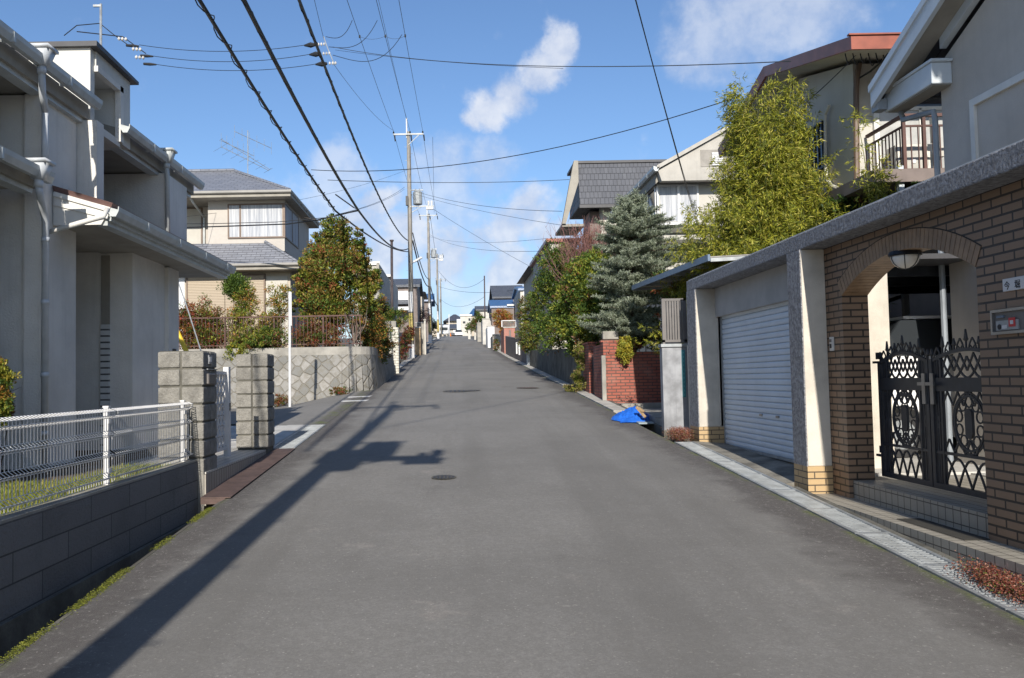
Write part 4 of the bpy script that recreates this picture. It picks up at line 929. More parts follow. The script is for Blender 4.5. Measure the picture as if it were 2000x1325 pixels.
for i in range(12):
    a = 13.9 + i * .6; b = a + .59
    m.hexa([(3.66, a, zr(a) - .3), (3.80, a, zr(a) - .3), (3.80, b, zr(b) - .3), (3.66, b, zr(b) - .3), (3.66, a, zr(a) + .02), (3.80, a, zr(a) + .02), (3.80, b, zr(b) + .02), (3.66, b, zr(b) + .02)])
tag(m.build('kerb', M['concrete_dark']), kind='structure')
for i in range(6):
    a = 18.3 + i * 1.15; b = a + 1.12; t = thing('drain_cover', (3.5, a, zr(a)), ['first', 'second', 'third', 'fourth', 'fifth', 'sixth'][i] + ' pale concrete gutter lid from the blue tarpaulin up the road', 'drain cover', 'concrete gutter lids along the right side')
    m = MB(); m.hexa([(3.39, a, zr(a) - .05), (3.70, a, zr(a) - .05), (3.70, b, zr(b) - .05), (3.39, b, zr(b) - .05), (3.39, a, zr(a) + .03), (3.70, a, zr(a) + .03), (3.70, b, zr(b) + .03), (3.39, b, zr(b) + .03)]); m.build('lid', M['kerb'], t)
for i in range(3, 18):
    pass
# red brick wall
rb = thing('red_brick_wall', (4.2, 20.9, 1.1), 'weathered red brick garden wall facing the road with a stepped top', 'wall')
MB().box(3.80, 5.05, 20.92, 21.12, .9, 2.36).build('brick_panel', M['redbrick'], rb)
MB().box(3.66, 4.48, 21.12, 21.34, .9, 2.66).build('tall_panel', M['redbrick'], rb)
MB().box(3.66, 3.799, 20.90, 21.118, .9, 2.66).build('corner_pier', M['redbrick'], rb)
m = MB(); m.box(3.66, 3.86, 21.34, 22.35, .9, 2.6); m.box(3.66, 3.86, 23.15, 24.2, .9, 2.7); m.build('side_wall', M['redbrick'], rb)
MB().box(3.74, 3.80, 22.35, 23.15, 1.2, 2.4).build('door', M['iron'], rb)
m = MB(); m.box(3.78, 5.07, 20.90, 21.14, 2.36, 2.40); m.box(3.64, 4.5, 21.10, 21.36, 2.66, 2.71); m.box(3.64, 3.90, 23.12, 24.2, 2.70, 2.75); m.build('cap', M['redbrick'], rb)
m = MB(); m.box(3.60, 3.70, 20.80, 20.90, .9, 2.32); tag(bevel(m.build('gate_post', M['concrete']), .008), 'slim grey concrete post at the corner of the red brick wall', 'post')
m = MB(); m.box(5.06, 5.16, 20.86, 21.1, .9, 2.4); tag(bevel(m.build('wall_post', M['cream']), .008), 'cream post closing the right end of the red brick wall', 'post')
m = MB(); A = PY(1176, 648, 21.25); B = PY(1207, 663, 21.25); m.box(A.x, B.x, 21.15, 21.32, B.z, A.z); m.box(A.x + .05, A.x + .12, 21.2, 21.28, 2.7, B.z); tag(bevel(m.build('lamp_box', M['concrete']), .01), 'small grey box lamp on top of the red brick wall', 'lamp')
# shaded concrete wall farther on
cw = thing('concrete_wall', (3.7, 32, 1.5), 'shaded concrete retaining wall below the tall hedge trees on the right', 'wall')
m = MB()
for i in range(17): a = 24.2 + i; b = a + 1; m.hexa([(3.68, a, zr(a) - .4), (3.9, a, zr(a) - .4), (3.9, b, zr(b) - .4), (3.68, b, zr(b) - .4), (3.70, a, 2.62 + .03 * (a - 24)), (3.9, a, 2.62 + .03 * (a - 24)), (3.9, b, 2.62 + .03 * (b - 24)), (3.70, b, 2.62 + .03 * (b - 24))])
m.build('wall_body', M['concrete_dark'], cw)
m = MB()
for i in range(60):
    a = 24.2 + i * 1.5; b = a + 1.48; m.hexa([(3.39, a, zr(a) - .05), (3.67, a, zr(a) - .05), (3.67, b, zr(b) - .05), (3.39, b, zr(b) - .05), (3.39, a, zr(a) + .03), (3.67, a, zr(a) + .03), (3.67, b, zr(b) + .03), (3.39, b, zr(b) + .03)])
tag(m.build('gutter_edge', M['kerb']), kind='structure')
m = MB()
for i in range(50):
    a = 36 + i * 2.0; b = a + 1.98; m.hexa([(-2.85, a, zr(a) - .05), (-2.49, a, zr(a) - .05), (-2.49, b, zr(b) - .05), (-2.85, b, zr(b) - .05), (-2.85, a, zr(a) + .04), (-2.49, a, zr(a) + .04), (-2.49, b, zr(b) + .04), (-2.85, b, zr(b) + .04)])
tag(m.build('gutter_edge', M['kerb']), kind='structure')
# ================================================================== HOUSE WITH RED-BROWN FASCIA
XA = 7.05
h4 = thing('balcony_house', (9, 17, 3), 'cream upstairs house with red-brown fascia and a rusty balcony, behind the bamboo', 'house')
c4 = PX(1675, 372, XA); Y4 = c4.y; zf = c4.z
apex = PX(1497, 140, 6.4); ce = PX(1667, 84, 6.4); fe = PX(1407, 300, 6.4)
def roofz(y):
    if y < apex.y: return ce.z + (apex.z - ce.z) * (y - ce.y) / (apex.y - ce.y)
    return apex.z + (fe.z - apex.z) * (y - apex.y) / (fe.y - apex.y)
m = MB(); ye = fe.y - 1.2
m.prism([(XA, Y4, zf), (XA, Y4, roofz(Y4) - .16), (XA, apex.y, apex.z - .16), (XA, ye, roofz(ye) - .16), (XA, ye, zf)], (8, 0, 0)); m.build('wall', M['cream2'], h4)
m = MB(); m.prism([(XA + .6, Y4 + .8, zf - 3.2), (XA + .6, Y4 + .8, zf - .2), (XA + .6, ye, zf - .2), (XA + .6, ye, zf - 3.2)], (7, 0, 0)); m.box(XA - .5, XA + 8, Y4 - 1.6, ye, zf - .22, zf - .02); m.build('ground_floor', M['brownwall'], h4)
m = MB()
for p, q in ((ce, apex), (apex, fe)): m.hexa([(6.42, p.y, p.z - .08), (15, p.y, p.z - .08), (15, q.y, q.z - .08), (6.42, q.y, q.z - .08), (6.42, p.y, p.z + .05), (15, p.y, p.z + .05), (15, q.y, q.z + .05), (6.42, q.y, q.z + .05)])
m.build('roof', M['cream2'], h4)
m = MB(); h_ = .10
for p, q in ((ce, apex), (apex, fe)): m.hexa([(6.37, p.y, p.z - h_), (6.418, p.y, p.z - h_), (6.418, q.y, q.z - h_), (6.37, q.y, q.z - h_), (6.34, p.y, p.z + h_), (6.418, p.y, p.z + h_), (6.418, q.y, q.z + h_), (6.34, q.y, q.z + h_)])
m.box(6.34, 15, ce.y - .05, ce.y - .002, ce.z - h_ - .02, ce.z + h_); m.box(6.3, 15, ce.y - .08, ce.y, ce.z + h_, ce.z + h_ + .025); m.build('fascia', M['redfascia'], h4)
bz = zf
A = PX(1590, 285, XA - .004); B = PX(1640, 285, XA - .004)
wz0, wz1 = PX(1612, 330, XA).z + .03, PX(1612, 240, XA).z
y0_, y1_ = PX(1614, 280, XA).y, PX(1570, 280, XA).y
w4 = MB().box(XA - .03, XA - .001, y0_, y1_, wz0, wz1).build('window', M['darkglass'], h4)
m = MB()
for i in range(7): y = y0_ + (y1_ - y0_) * i / 6; m.box(XA - .09, XA - .07, y - .012, y + .012, wz0, wz1)
m.box(XA - .09, XA - .032, y0_ - .03, y1_, wz1, wz1 + .03); m.box(XA - .09, XA - .032, y0_ - .03, y1_, wz0 - .03, wz0); m.build('window_grille', M['iron'], w4)
m = MB(); pts = [PX(1620, 205, XA - .06), PX(1612, 225, XA - .06), PX(1612, 330, XA - .06)]
m.tube(pts, .03, 8); m.tube([PX(1612, 320, XA - .07), PX(1614, 345, XA - .07), PX(1622, 362, XA - .07), PX(1640, 370, XA - .07), PX(1668, 371, XA - .07), PX(1680, 365, XA - .07)], .035, 8); m.build('pipe_cover', M['acwhite'], h4)
m = MB(); m.tube([PY(1678, 125, Y4 - .05), PY(1674, 150, Y4 - .05), PY(1672, 175, Y4 - .06), PY(1674, 366, Y4 - .06)], .05, 8); m.build('downpipe', M['browntrim'], h4)
# camera-facing side: window, shutters, lit wall
xr = lambda px: PY(px, 300, Y4).x
m = MB(); m.box(xr(1714), xr(1900), Y4 - .04, Y4 - .001, PY(1720, 215, Y4).z, PY(1720, 160, Y4).z); m.build('transom_window', M['darkglass'], h4)
m = MB(); m.box(xr(1716), xr(1900), Y4 - .035, Y4 - .001, zf + .05, PY(1720, 215, Y4).z - .03); m.build('balcony_door', plain('frosted_door', (.42, .42, .40), .3), h4)
m = MB(); m.box(xr(1706), xr(1716), Y4 - .07, Y4, zf, PY(1720, 160, Y4).z + .04); m.box(xr(1716), xr(1900), Y4 - .06, Y4, PY(1720, 215, Y4).z - .03, PY(1720, 215, Y4).z + .03)
for px in (1760, 1795): m.box(xr(px), xr(px + 5), Y4 - .06, Y4, zf, PY(1720, 215, Y4).z)
m.build('door_frame', M['trim'], h4)
# balcony
yb_ = PX(1773, 225, 7.3).y; xb0, xb1 = 7.22, 10.5; rt = PY(1773, 226, yb_).z
m = MB(); m.box(xb0 - .05, xb1, yb_ - .06, Y4, zf - .22, zf - .02); m.build('balcony_slab', M['browntrim'], h4)
m = MB()
for (a, b) in (((xb0, Y4 - .05, rt), (xb0, yb_, rt)), ((xb0, yb_, rt), (xb1, yb_, rt))): m.bar(a, b, .05, .05)
for (a, b) in (((xb0, Y4 - .05, rt - .17), (xb0, yb_, rt - .17)), ((xb0, yb_, rt - .17), (xb1, yb_, rt - .17)), ((xb0, Y4 - .05, zf + .05), (xb0, yb_, zf + .05)), ((xb0, yb_, zf + .05), (xb1, yb_, zf + .05))): m.bar(a, b, .03, .03)
for i in range(12): y = yb_ + (Y4 - yb_) * i / 11; m.box(xb0 - .008, xb0 + .008, y - .008, y + .008, zf + .05, rt - .17)
x = xb0
while x < xb1: m.box(x - .008, x + .008, yb_ - .008, yb_ + .008, zf + .05, rt - .17); x += .115
for x in (xb0, xb0 + .32, xb0 + 1.3): m.box(x - .025, x + .025, yb_ - .025, yb_ + .025, zf - .1, rt)
m.build('balcony_rail', M['rustrail'], h4)
ac = thing('air_conditioner', (7.9, Y4 - .5, zf), 'ivory outdoor air-conditioner unit standing on the rusty balcony', 'air conditioner')
a0 = PY(1752, 345, Y4 - .55); a1 = PY(1836, 281, Y4 - .55)
m = MB(); m.box(a0.x, a1.x, Y4 - .55, Y4 - .25, zf + .03, a1.z); bevel(m.build('casing', M['acwhite'], ac), .01)
cc = Vector(((a0.x + a1.x) / 2 - .08, Y4 - .556, zf + .03 + (a1.z - zf) * .5)); m = MB(); m.tube([cc, cc + Vector((0, .005, 0))], (a1.z - zf) * .40, 24)
m.build('fan_grille', plain('ac_grille', (.42, .41, .37), .6), ac)
m = MB(); m.tube([cc + Vector((0, -.012, 0)), cc], .035, 14); m.build('fan_hub', M['white'], ac)
hp = thing('water_heater', (8.4, Y4 - .7, zf), 'cream meter boxes and conduit on the balcony beside the air conditioner', 'meter box')
m = MB(); q = PY(1823, 232, Y4 - .7); m.box(q.x - .04, q.x + .04, Y4 - .75, Y4 - .65, zf + .62, q.z + .02); m.build('upper_box', M['cream2'], hp)
m = MB(); m.box(q.x + .0, q.x + .14, Y4 - .75, Y4 - .65, zf + .38, zf + .55); m.build('lower_box', M['cream2'], hp)
m = MB(); m.tube([(q.x + .02, Y4 - .7, zf), (q.x + .02, Y4 - .7, zf + .6)], .02, 8); m.build('conduit', M['cream2'], hp)
m = MB(); q = PX(1757, 325, 7.0); m.box(q.x - .04, q.x + .04, q.y - .04, q.y + .04, .8, q.z); tag(m.build('steel_post', M['lightblue']), 'square pale blue-grey post standing below the rusty balcony corner', 'post')
# ================================================================== WHITE HOUSE WITH CORNER BAY AND SLATE MANSARD
h5 = thing('bay_window_house', (9, 29, 2.5), 'ivory house with curtained corner bay window and dark slate roof block, behind the spruce', 'house')
Yb = 26.5
A = PY(1285, 365, Yb); B = PY(1362, 432, Yb); xc = A.x
eL = PX(1290, 322, 6.35)
zt5 = PY(1285, 340, Yb).z; zb5 = PY(1285, 470, Yb).z
m = MB(); m.box(xc - .04, 13, Yb + .02, 33, zb5, zt5); m.box(xc + .3, 13, Yb + .6, 33, 2.3, zb5); m.build('wall', M['cream2'], h5)
w5 = MB().box(xc + .06, B.x, Yb + .012, Yb + .02, B.z, A.z).build('window', M['curtain'], h5)
m = MB()
for x in (xc - .05, xc + (B.x - xc) * .5, B.x): m.box(x, x + .06, Yb - .04, Yb + .018, B.z - .05, A.z + .05)
m.box(xc + .011, B.x, Yb - .035, Yb + .018, A.z, A.z + .05); m.box(xc - .09, B.x + .06, Yb - .10, Yb + .018, B.z - .12, B.z - .05); m.build('window_frame', M['white'], w5)
m = MB(); m.box(xc - .052, xc - .041, Yb + .1, Yb + 2.2, B.z, A.z); w5b = m.build('window', M['darkglass'], h5)
m = MB(); 
for y in (Yb + .1, Yb + 1.1, Yb + 2.2): m.box(xc - .08, xc - .052, y, y + .06, B.z, A.z)
m.box(xc - .08, xc - .042, Yb + .1, Yb + 2.3, A.z, A.z + .05); m.box(xc - .1, xc - .042, Yb + .1, Yb + 2.3, B.z - .1, B.z); m.build('window_frame', M['white'], w5b)
m = MB(); m.box(xc - .25, 13, Yb - .25, 32, zb5 - .02 - .12, zb5 - .02); m.box(xc - .12, 13, Yb - .1, 32, PY(1285, 455, Yb).z - .02, PY(1285, 443, Yb).z); m.build('skirt_band', M['concrete_dark'], h5)
gx = PY(1417, 252, Yb - .6).x; gz = PY(1417, 252, Yb - .6).z; ez = eL.z
m = MB(); m.prism([(eL.x, Yb - .6, ez - .1), (gx, Yb - .6, gz - .08), (gx + 3, Yb - .6, gz - 1.6), (gx + 3, Yb - .6, ez - .9), (xc + 2.3, Yb - .6, ez - .42), (eL.x + .1, Yb - .6, ez - .42)], (0, .25, 0)); m.build('gable_wall', M['cream'], h5)
m = MB(); m.prism([(eL.x - .05, Yb - .7, ez - .08), (eL.x - .05, Yb - .7, ez + .04), (gx, Yb - .7, gz + .05), (gx, Yb - .7, gz - .07)], (0, 6.5, 0)); m.prism([(gx, Yb - .7, gz - .07), (gx, Yb - .7, gz + .05), (gx + 4, Yb - .7, gz - 1.9), (gx + 4, Yb - .7, gz - 2.02)], (0, 6.5, 0)); m.build('roof', M['cream'], h5)
m = MB(); gutter(m, eL.x + .02, Yb - .7, 33.0, ez + .02, .09); m.build('gutter', M['gutter'], h5)
m = MB(); m.hexa([(eL.x - .02, Yb - .34, ez - .45), (xc, Yb - .34, zt5 - .25), (xc, 33, zt5 - .25), (eL.x - .02, 33, ez - .45), (eL.x - .02, Yb - .34, ez - .1), (xc, Yb - .34, ez - .1), (xc, 33, ez - .1), (eL.x - .02, 33, ez - .1)]); m.build('soffit', M['soffit'], h5)
A = PY(1368, 293, Yb - .62); B = PY(1415, 325, Yb - .62)
m = MB(); m.box(A.x, B.x + .3, Yb - .615, Yb - .60, B.z, A.z); l5 = m.build('gable_shade_panel', plain('recess_shade_wall', (.30, .28, .25), .9), h5)  # flat panel on the gable, its darker colour painting the shade of a recess
m = MB()
q = PY(1390, 300, Yb - .63); q2 = PY(1412, 322, Yb - .63)
for i in range(7): z = q2.z + (q.z - q2.z) * i / 6; m.box(q.x, q2.x, Yb - .66, Yb - .62, z - .02, z + .02)
m.build('louvre', M['white'], l5)
# slate block
Ys = 34
a = PY(1127, 320, Ys); b = PY(1275, 320, Ys); c_ = PY(1127, 401, Ys - .55)
m = MB(); m.hexa([(a.x, Ys - .55, c_.z), (9.5, Ys - .55, c_.z), (9.5, Ys + 2.5, c_.z), (a.x, Ys + 2.5, c_.z), (a.x, Ys, a.z), (9.5, Ys, a.z), (9.5, Ys + 2, a.z), (a.x, Ys + 2, a.z)]); m.build('slate_roof', M['slate'], h5)
m = MB(); m.box(a.x - .12, 9.5, Ys - .06, Ys + 2.1, a.z, a.z + .1); m.box(a.x - .03, 9.5, Ys - .62, Ys - .5, c_.z - .12, c_.z); m.build('ridge', M['darkroof'], h5)
e1 = PY(1119, 320, Ys); e2 = PY(1096, 440, Ys)
m = MB(); m.prism([(e1.x, Ys - .3, e1.z + .05), (a.x, Ys - .3, e1.z + .05), (a.x, Ys - .3, e1.z - .8), (e2.x + .15, Ys - .3, e2.z), (e2.x, Ys - .3, e2.z)], (0, .25, 0)); m.box(e2.x, a.x + .2, Ys - .2, Ys + 2, e2.z - .1, e2.z); m.build('gable_end', M['soffit'], h5)
m = MB(); m.box(a.x + .5, 9.5, Ys + .3, Ys + 2, 2.5, c_.z - .1); m.build('shaded_wall', M['brownwall'], h5)  # the wall's shade is put into its dark brown colour
q = PY(1171, 405, Ys + .2); q2 = PY(1203, 460, Ys + .2)
m = MB(); m.box(q.x, q2.x, Ys + .1, Ys + .3, q2.z, q.z); m.build('white_panel', M['cream2'], h5)  # sunlit piece of the wall, set in as a paler panel
m = MB(); m.hexa([(8.6, Ys - .4, 8.6), (9.4, Ys - .4, 8.6), (9.4, Ys - .2, 8.6), (8.6, Ys - .2, 8.6), (8.6, Ys - .4, 8.8), (9.4, Ys - .4, 8.8), (9.4, Ys - .2, 8.8), (8.6, Ys - .2, 8.8)]) ; m.build('vent', M['darkroof'], h5)
# ================================================================== LEFT: stone wall, hipped-roof house
ZW = 2.86; YW = 26.0; XW = -2.45
sw_ = thing('stone_retaining_wall', (-4, 26, 1.2), 'diamond-laid stone retaining wall with concrete band at the side-street corner', 'wall')
m = MB(); rc = .9; segs = 7; pts = [(-16, YW)]
for i in range(segs + 1): t = i / segs * math.pi / 2; pts.append((XW - rc + rc * math.sin(t), YW + rc - rc * math.cos(t)))
pts.append((XW, 35.4))
for (xa, ya), (xb, yb) in zip(pts, pts[1:]):
    fa = 1.10 if True else 0
    na = Vector((xb - xa, yb - ya, 0)).normalized(); out = Vector((na.y, -na.x, 0)) * .22
    def bt(x, y, z): return (x + out.x, y + out.y, z)
    zlo = .5
    m.face([bt(xa, ya, zlo), bt(xb, yb, zlo), (xb, yb, ZW - .24), (xa, ya, ZW - .24)])
m.build('stone_face', M['stone'], sw_)
m = MB()
for (xa, ya), (xb, yb) in zip(pts, pts[1:]):
    m.hexa([(xa, ya - .004 if ya == YW else ya, ZW - .24), (xb + .004, yb, ZW - .24), (xb - .3, yb + .3, ZW - .24), (xa - .3, ya + .3, ZW - .24), (xa, ya - .004, ZW), (xb + .004, yb, ZW), (xb - .3, yb + .3, ZW), (xa - .3, ya + .3, ZW)])
m.build('concrete_band', M['concrete'], sw_)
tag(MB().box(-16, XW - .35, YW + .3, 40, 1, ZW - .02).build('terrace', M['soil']), kind='structure')
rf = thing('garden_railing', (-5, 26.2, ZW), 'rusty brown upright-bar railing along the top of the stone wall', 'railing')
m = MB(); xl, xr_ = PY(343, 640, 26.2).x, PY(706, 640, 26.2).x
zt_ = PY(600, 618, 26.2).z
m.bar((xl, 26.2, zt_), (xr_, 26.2, zt_), .04, .04); m.bar((xl, 26.2, ZW + .1), (xr_, 26.2, ZW + .1), .03, .03); m.build('rail', M['rustrail'], rf)
m = MB(); n = int((xr_ - xl) / .115)
for i in range(n + 1): x = xl + i * .115; m.box(x - .008, x + .008, 26.19, 26.21, ZW + .0, zt_ - .02)
m.build('bars', M['rustrail'], rf)
i = 0
while xl + i * 1.5 < xr_: x = xl + i * 1.5; MB().box(x - .025, x + .025, 26.215, 26.26, ZW - .1, zt_).build('post', M['rustrail'], rf); i += 1
h2 = thing('hip_roof_house', (-8, 33, ZW), 'beige two-storey house with grey tiled hip roofs and curtained corner window above the stone wall', 'house')
D2 = 29.6
e = PY(567, 372, D2); zE = e.z; xE = e.x; xW2 = -15.0
yB = 36.0
rd = PY(455, 333, D2 + 3); rz2 = rd.z
# roof (hip)
m = MB(); yM = (D2 + yB) / 2; rx = rd.x
m.face([(xW2, D2, zE), (xE, D2, zE), (rx, yM, rz2), (xW2, yM, rz2)]); m.face([(xE, D2, zE), (xE, yB, zE), (rx, yM, rz2)]); m.face([(xE, yB, zE), (xW2, yB, zE), (xW2, yM, rz2), (rx, yM, rz2)])
m.build('upper_roof', M['kawara'], h2)
m = MB(); m.tube([(xE - .03, D2 + .03, zE + .03), (rx, yM, rz2 + .04)], .06, 6); m.tube([(xE - .03, yB - .03, zE + .03), (rx, yM, rz2 + .04)], .06, 6); m.tube([(rx, yM, rz2 + .05), (xW2, yM, rz2 + .05)], .07, 6); m.build('ridge_tiles', M['kawara'], h2)
def soff(x0, x1, y0, y1, z):
    m = MB(); m.box(x0, x1, y0, y1, z - .20, z - .03); m.build('soffit', M['soffit'], h2)
    m = MB(); gutter(m, x1 + .05, y0 - .04, y1, z + .01, .06); m.prism([(x0, y0 - .10, z + .01), (x0, y0 - .10, z - .06), (x0, y0 - .07, z - .09), (x0, y0, z - .09), (x0, y0, z + .01)], (x1 - x0 + .04, 0, 0)); m.build('gutter', M['gutter2'], h2)
soff(xW2, xE, D2, yB, zE)
wy = D2 + .62
A = PY(406, 386, wy); B = PY(556, 470, wy); zj = PY(500, 475, wy).z
wallm = plain('beige_lap_wall', (.47, .435, .39), .9, var=.04, vscale=2, bs=.3)
m = MB(); m.box(A.x, B.x, wy, yB - .6, zj - .3, zE - .2); m.box(xW2, A.x, wy + 1.0, yB - .6, zj - .3, zE - .2); m.build('upper_wall', wallm, h2)
a = PY(445, 402, wy); b = PY(553, 462, wy)
w2 = MB().box(a.x + .04, B.x - .09, wy - .02, wy - .001, b.z, a.z).build('window', M['curtain'], h2)
m = MB(); m.box(a.x, a.x + .05, wy - .05, wy, b.z - .05, a.z + .05); xm = PY(468, 430, wy).x; m.box(xm, xm + .06, wy - .05, wy, b.z, a.z); m.box(a.x + .05, B.x - .06, wy - .05, wy, a.z, a.z + .05); m.box(a.x + .05, B.x - .06, wy - .05, wy, b.z - .05, b.z); m.box(B.x - .06, B.x + .03, wy - .05, wy, b.z - .05, a.z + .05); m.build('window_frame', M['browntrim'], w2)
w2b = MB().box(B.x + .001, B.x + .02, wy + .08, wy + 2.6, b.z, a.z).build('window', M['curtain'], h2)
m = MB(); m.box(B.x, B.x + .04, wy + 2.6, wy + 2.66, b.z, a.z); m.box(B.x, B.x + .04, wy + .05, wy + 2.66, a.z, a.z + .05); m.box(B.x, B.x + .04, wy + .05, wy + 2.66, b.z - .05, b.z); m.box(B.x, B.x + .04, wy + 1.3, wy + 1.36, b.z, a.z); m.build('window_frame', M['browntrim'], w2b)
wy2 = wy + 1.0; a = PY(322, 408, wy2); b = PY(351, 480, wy2); c_ = PY(393, 408, wy2)
m = MB(); m.box(a.x - .6, b.x, wy2 - .05, wy2 - .001, b.z, a.z); m.build('shutter', M['shutterbeige'], h2)
m = MB(); m.box(b.x, c_.x, wy2 - .03, wy2 - .001, b.z, a.z); w2c = m.build('window', M['cream2'], h2)
m = MB(); m.box(b.x, c_.x, wy2 - .05, wy2 - .03, a.z - .03, a.z + .01); m.box(c_.x, c_.x + .05, wy2 - .05, wy2, b.z, a.z + .01); m.build('window_frame', M['browntrim'], w2c)
m = MB(); q = PY(398, 440, wy2 - .1); m.tube([(q.x - .1, D2 + .05, zE - .1), (q.x - .02, D2 + .3, zE - .3), (q.x, wy2 - .06, zE - .6), (q.x, wy2 - .06, zj - .1)], .04, 8); m.build('downpipe', M['gutter'], h2)
# lower skirt roof
f = PY(584, 514, D2 - .3); zL = f.z; xL = f.x; t1 = PY(518, 474, wy)
m = MB(); m.face([(xW2, D2 - .3, zL), (xL, D2 - .3, zL), (t1.x, wy + .02, t1.z), (xW2, wy + .02, t1.z)]); m.face([(xL, D2 - .3, zL), (xL, yB, zL), (t1.x, yB, t1.z), (t1.x, wy + .02, t1.z)]); m.build('lower_roof', M['kawara'], h2)
m = MB(); m.tube([(xL - .03, D2 - .27, zL + .03), (t1.x, wy - .02, t1.z + .03)], .055, 6); m.build('ridge_tiles', M['kawara'], h2)
soff(xW2, xL, D2 - .3, yB, zL)
wy3 = D2 + .35
zg = ZW - .1; q = PY(567, 540, wy3)
m = MB(); m.box(xW2, q.x, wy3, yB - .5, zg, zL - .2); m.build('lower_wall', M['tanwall'], h2)
a = PY(368, 541, wy3); b = PY(441, 690, wy3); c_ = PY(516, 541, wy3)
for x0, x1 in ((a.x, b.x - .01), (b.x + .01, c_.x)): m = MB(); m.box(x0, x1, wy3 - .08, wy3 - .001, b.z + .1, a.z); m.build('shutter', M['shutterbeige'], h2)
m = MB(); m.box(a.x - .05, c_.x + .05, wy3 - .10, wy3, a.z, a.z + .06); m.box(c_.x, c_.x + .05, wy3 - .10, wy3, b.z + .1, a.z); m.box(a.x - .05, a.x, wy3 - .10, wy3, b.z + .1, a.z); m.build('shutter_frame', M['browntrim'], h2)
m = MB(); q2 = PY(520, 560, wy3); m.box(q2.x, PY(562, 560, wy3).x, wy3 - .03, wy3 - .001, zg + .5, zL - .35); m.build('pale_panel', M['cream2'], h2)
m = MB(); q3 = PY(352, 560, wy3); m.box(q3.x - .18, q3.x + .17, wy3 - .05, wy3, zg, zL - .25); m.build('white_panel', M['white'], h2)
an = thing('tv_antenna', PY(484, 338, yM), 'spindly multi-element television antenna on the grey tiled hip roof', 'antenna')
b0 = PY(484, 336, yM); t0 = PY(484, 255, yM); m = MB(); m.tube([b0 - Vector((0, 0, .1)), t0], .018, 6); m.build('mast', M['galv'], an)
def yagi(p, q, n, l0, l1, nm, vert=False):
    P = PY(*p, yM); Q = PY(*q, yM + 1.2); m = MB(); m.tube([P, Q], .012, 5)
    for i in range(n):
        f = i / (n - 1); c = P.lerp(Q, f); l = l0 + (l1 - l0) * f
        if vert: m.tube([c - Vector((0, 0, l)), c + Vector((0, 0, l))], .006, 4)
        else:
            d = (Q - P).cross(Vector((0, 0, 1))).normalized() * l; m.tube([c - d + Vector((0, 0, -.02)), c + d + Vector((0, 0, .0))], .006, 4)
    m.build(nm, M['galv'], an)
yagi((432, 272), (526, 331), 2, .2, .2, 'boom'); yagi((432, 287), (524, 333), 7, .75, .4, 'boom'); yagi((458, 257), (530, 290), 6, .25, .25, 'boom', True); yagi((432, 275), (496, 305), 7, .3, .3, 'boom', True)
ph = thing('sign_pole', PY(566, 792, 22.6), 'thin bare white pole standing at the mouth of the side street', 'pole')
q = PY(566, 570, 22.6); pb = PY(566, 793, 22.6)
m = MB(); m.tube([(pb.x, 22.6, .9), (q.x, 22.6, q.z)], .035, 10); m.build('shaft', M['white'], ph)
m = MB(); m.box(q.x - .01, q.x + .05, 22.56, 22.6, q.z - .9, q.z - .02); m.build('sleeve', M['white'], ph)
for (y, x0, x1, l) in ((22.2, -2.9, -2.25, 'nearer'), (23.6, -2.9, -2.3, 'farther')):
    m = MB(); m.hexa([(x0, y, zs(x0, y) + .004), (x1, y, zr(y) + .006), (x1 + .05, y + .35, zr(y + .35) + .006), (x0, y + .3, zs(x0, y + .3) + .004), (x0, y, zs(x0, y) + .008), (x1, y, zr(y) + .010), (x1 + .05, y + .35, zr(y + .35) + .010), (x0, y + .3, zs(x0, y + .3) + .008)])
    tag(m.build('road_marking', M['white']), 'worn white stop-line dash at the side-street mouth, ' + l + ' of the two', 'road marking')
def cover(px, py, r, mat, lab, sq=None):
    d = ray(px, py); y = 3.0
    while CAMZ + d[2] * y / d[1] > zr(y) + .03 and y < 90: y += .02
    t = y / d[1]
    p = Vector((d[0] * t, y, 0)); g_ = .058
    t_ = thing('manhole_cover', (p.x, p.y, zr(p.y)), lab, 'manhole cover')
    def ring(ra, rb, h0, h1, nm, mt, n=28):
        m = MB()
        for i in range(n):
            a = 2 * math.pi * i / n; b = 2 * math.pi * (i + 1) / n
            def q(rr, an, h): x = p.x + rr * math.cos(an); yy = p.y + rr * math.sin(an); return (x, yy, sl(yy, x) + h)
            m.face([q(ra, a, h1), q(rb, a, h1), q(rb, b, h1), q(ra, b, h1)]) if ra > 0 else m.face([q(0, 0, h1), q(rb, a, h1), q(rb, b, h1)])
        m.build(nm, mt, t_)
    ring(r * .88, r, 0, .012, 'rim', M['concrete_dark']); ring(0, r * .87, 0, .014, 'lid', mat)
    m = MB()
    for i in range(5):
        for k in range(5):
            x = p.x + (i - 2) * r * .3; yy = p.y + (k - 2) * r * .3
            if math.hypot(x - p.x, yy - p.y) < r * .75: m.box(x - r * .09, x + r * .09, yy - r * .09, yy + r * .09, sl(yy, x) + .005, sl(yy, x) + .016)
    m.build('studs', mc, t_)
mc = plain('cast_iron_lid', (.06, .057, .055), .6, metal=.3, fine=.3, fscale=30)
cover(867, 935, .15, mc, 'small round cast-iron manhole cover nearest the camera in the road')
cover(893, 765, .42, mc, 'wide dark manhole cover in the middle of the road')
cover(921, 764, .26, mc, 'dark manhole cover close beside the wide one in mid-road')
cover(1031, 758, .34, M['rust'], 'reddish-brown manhole cover on the right half of the road')
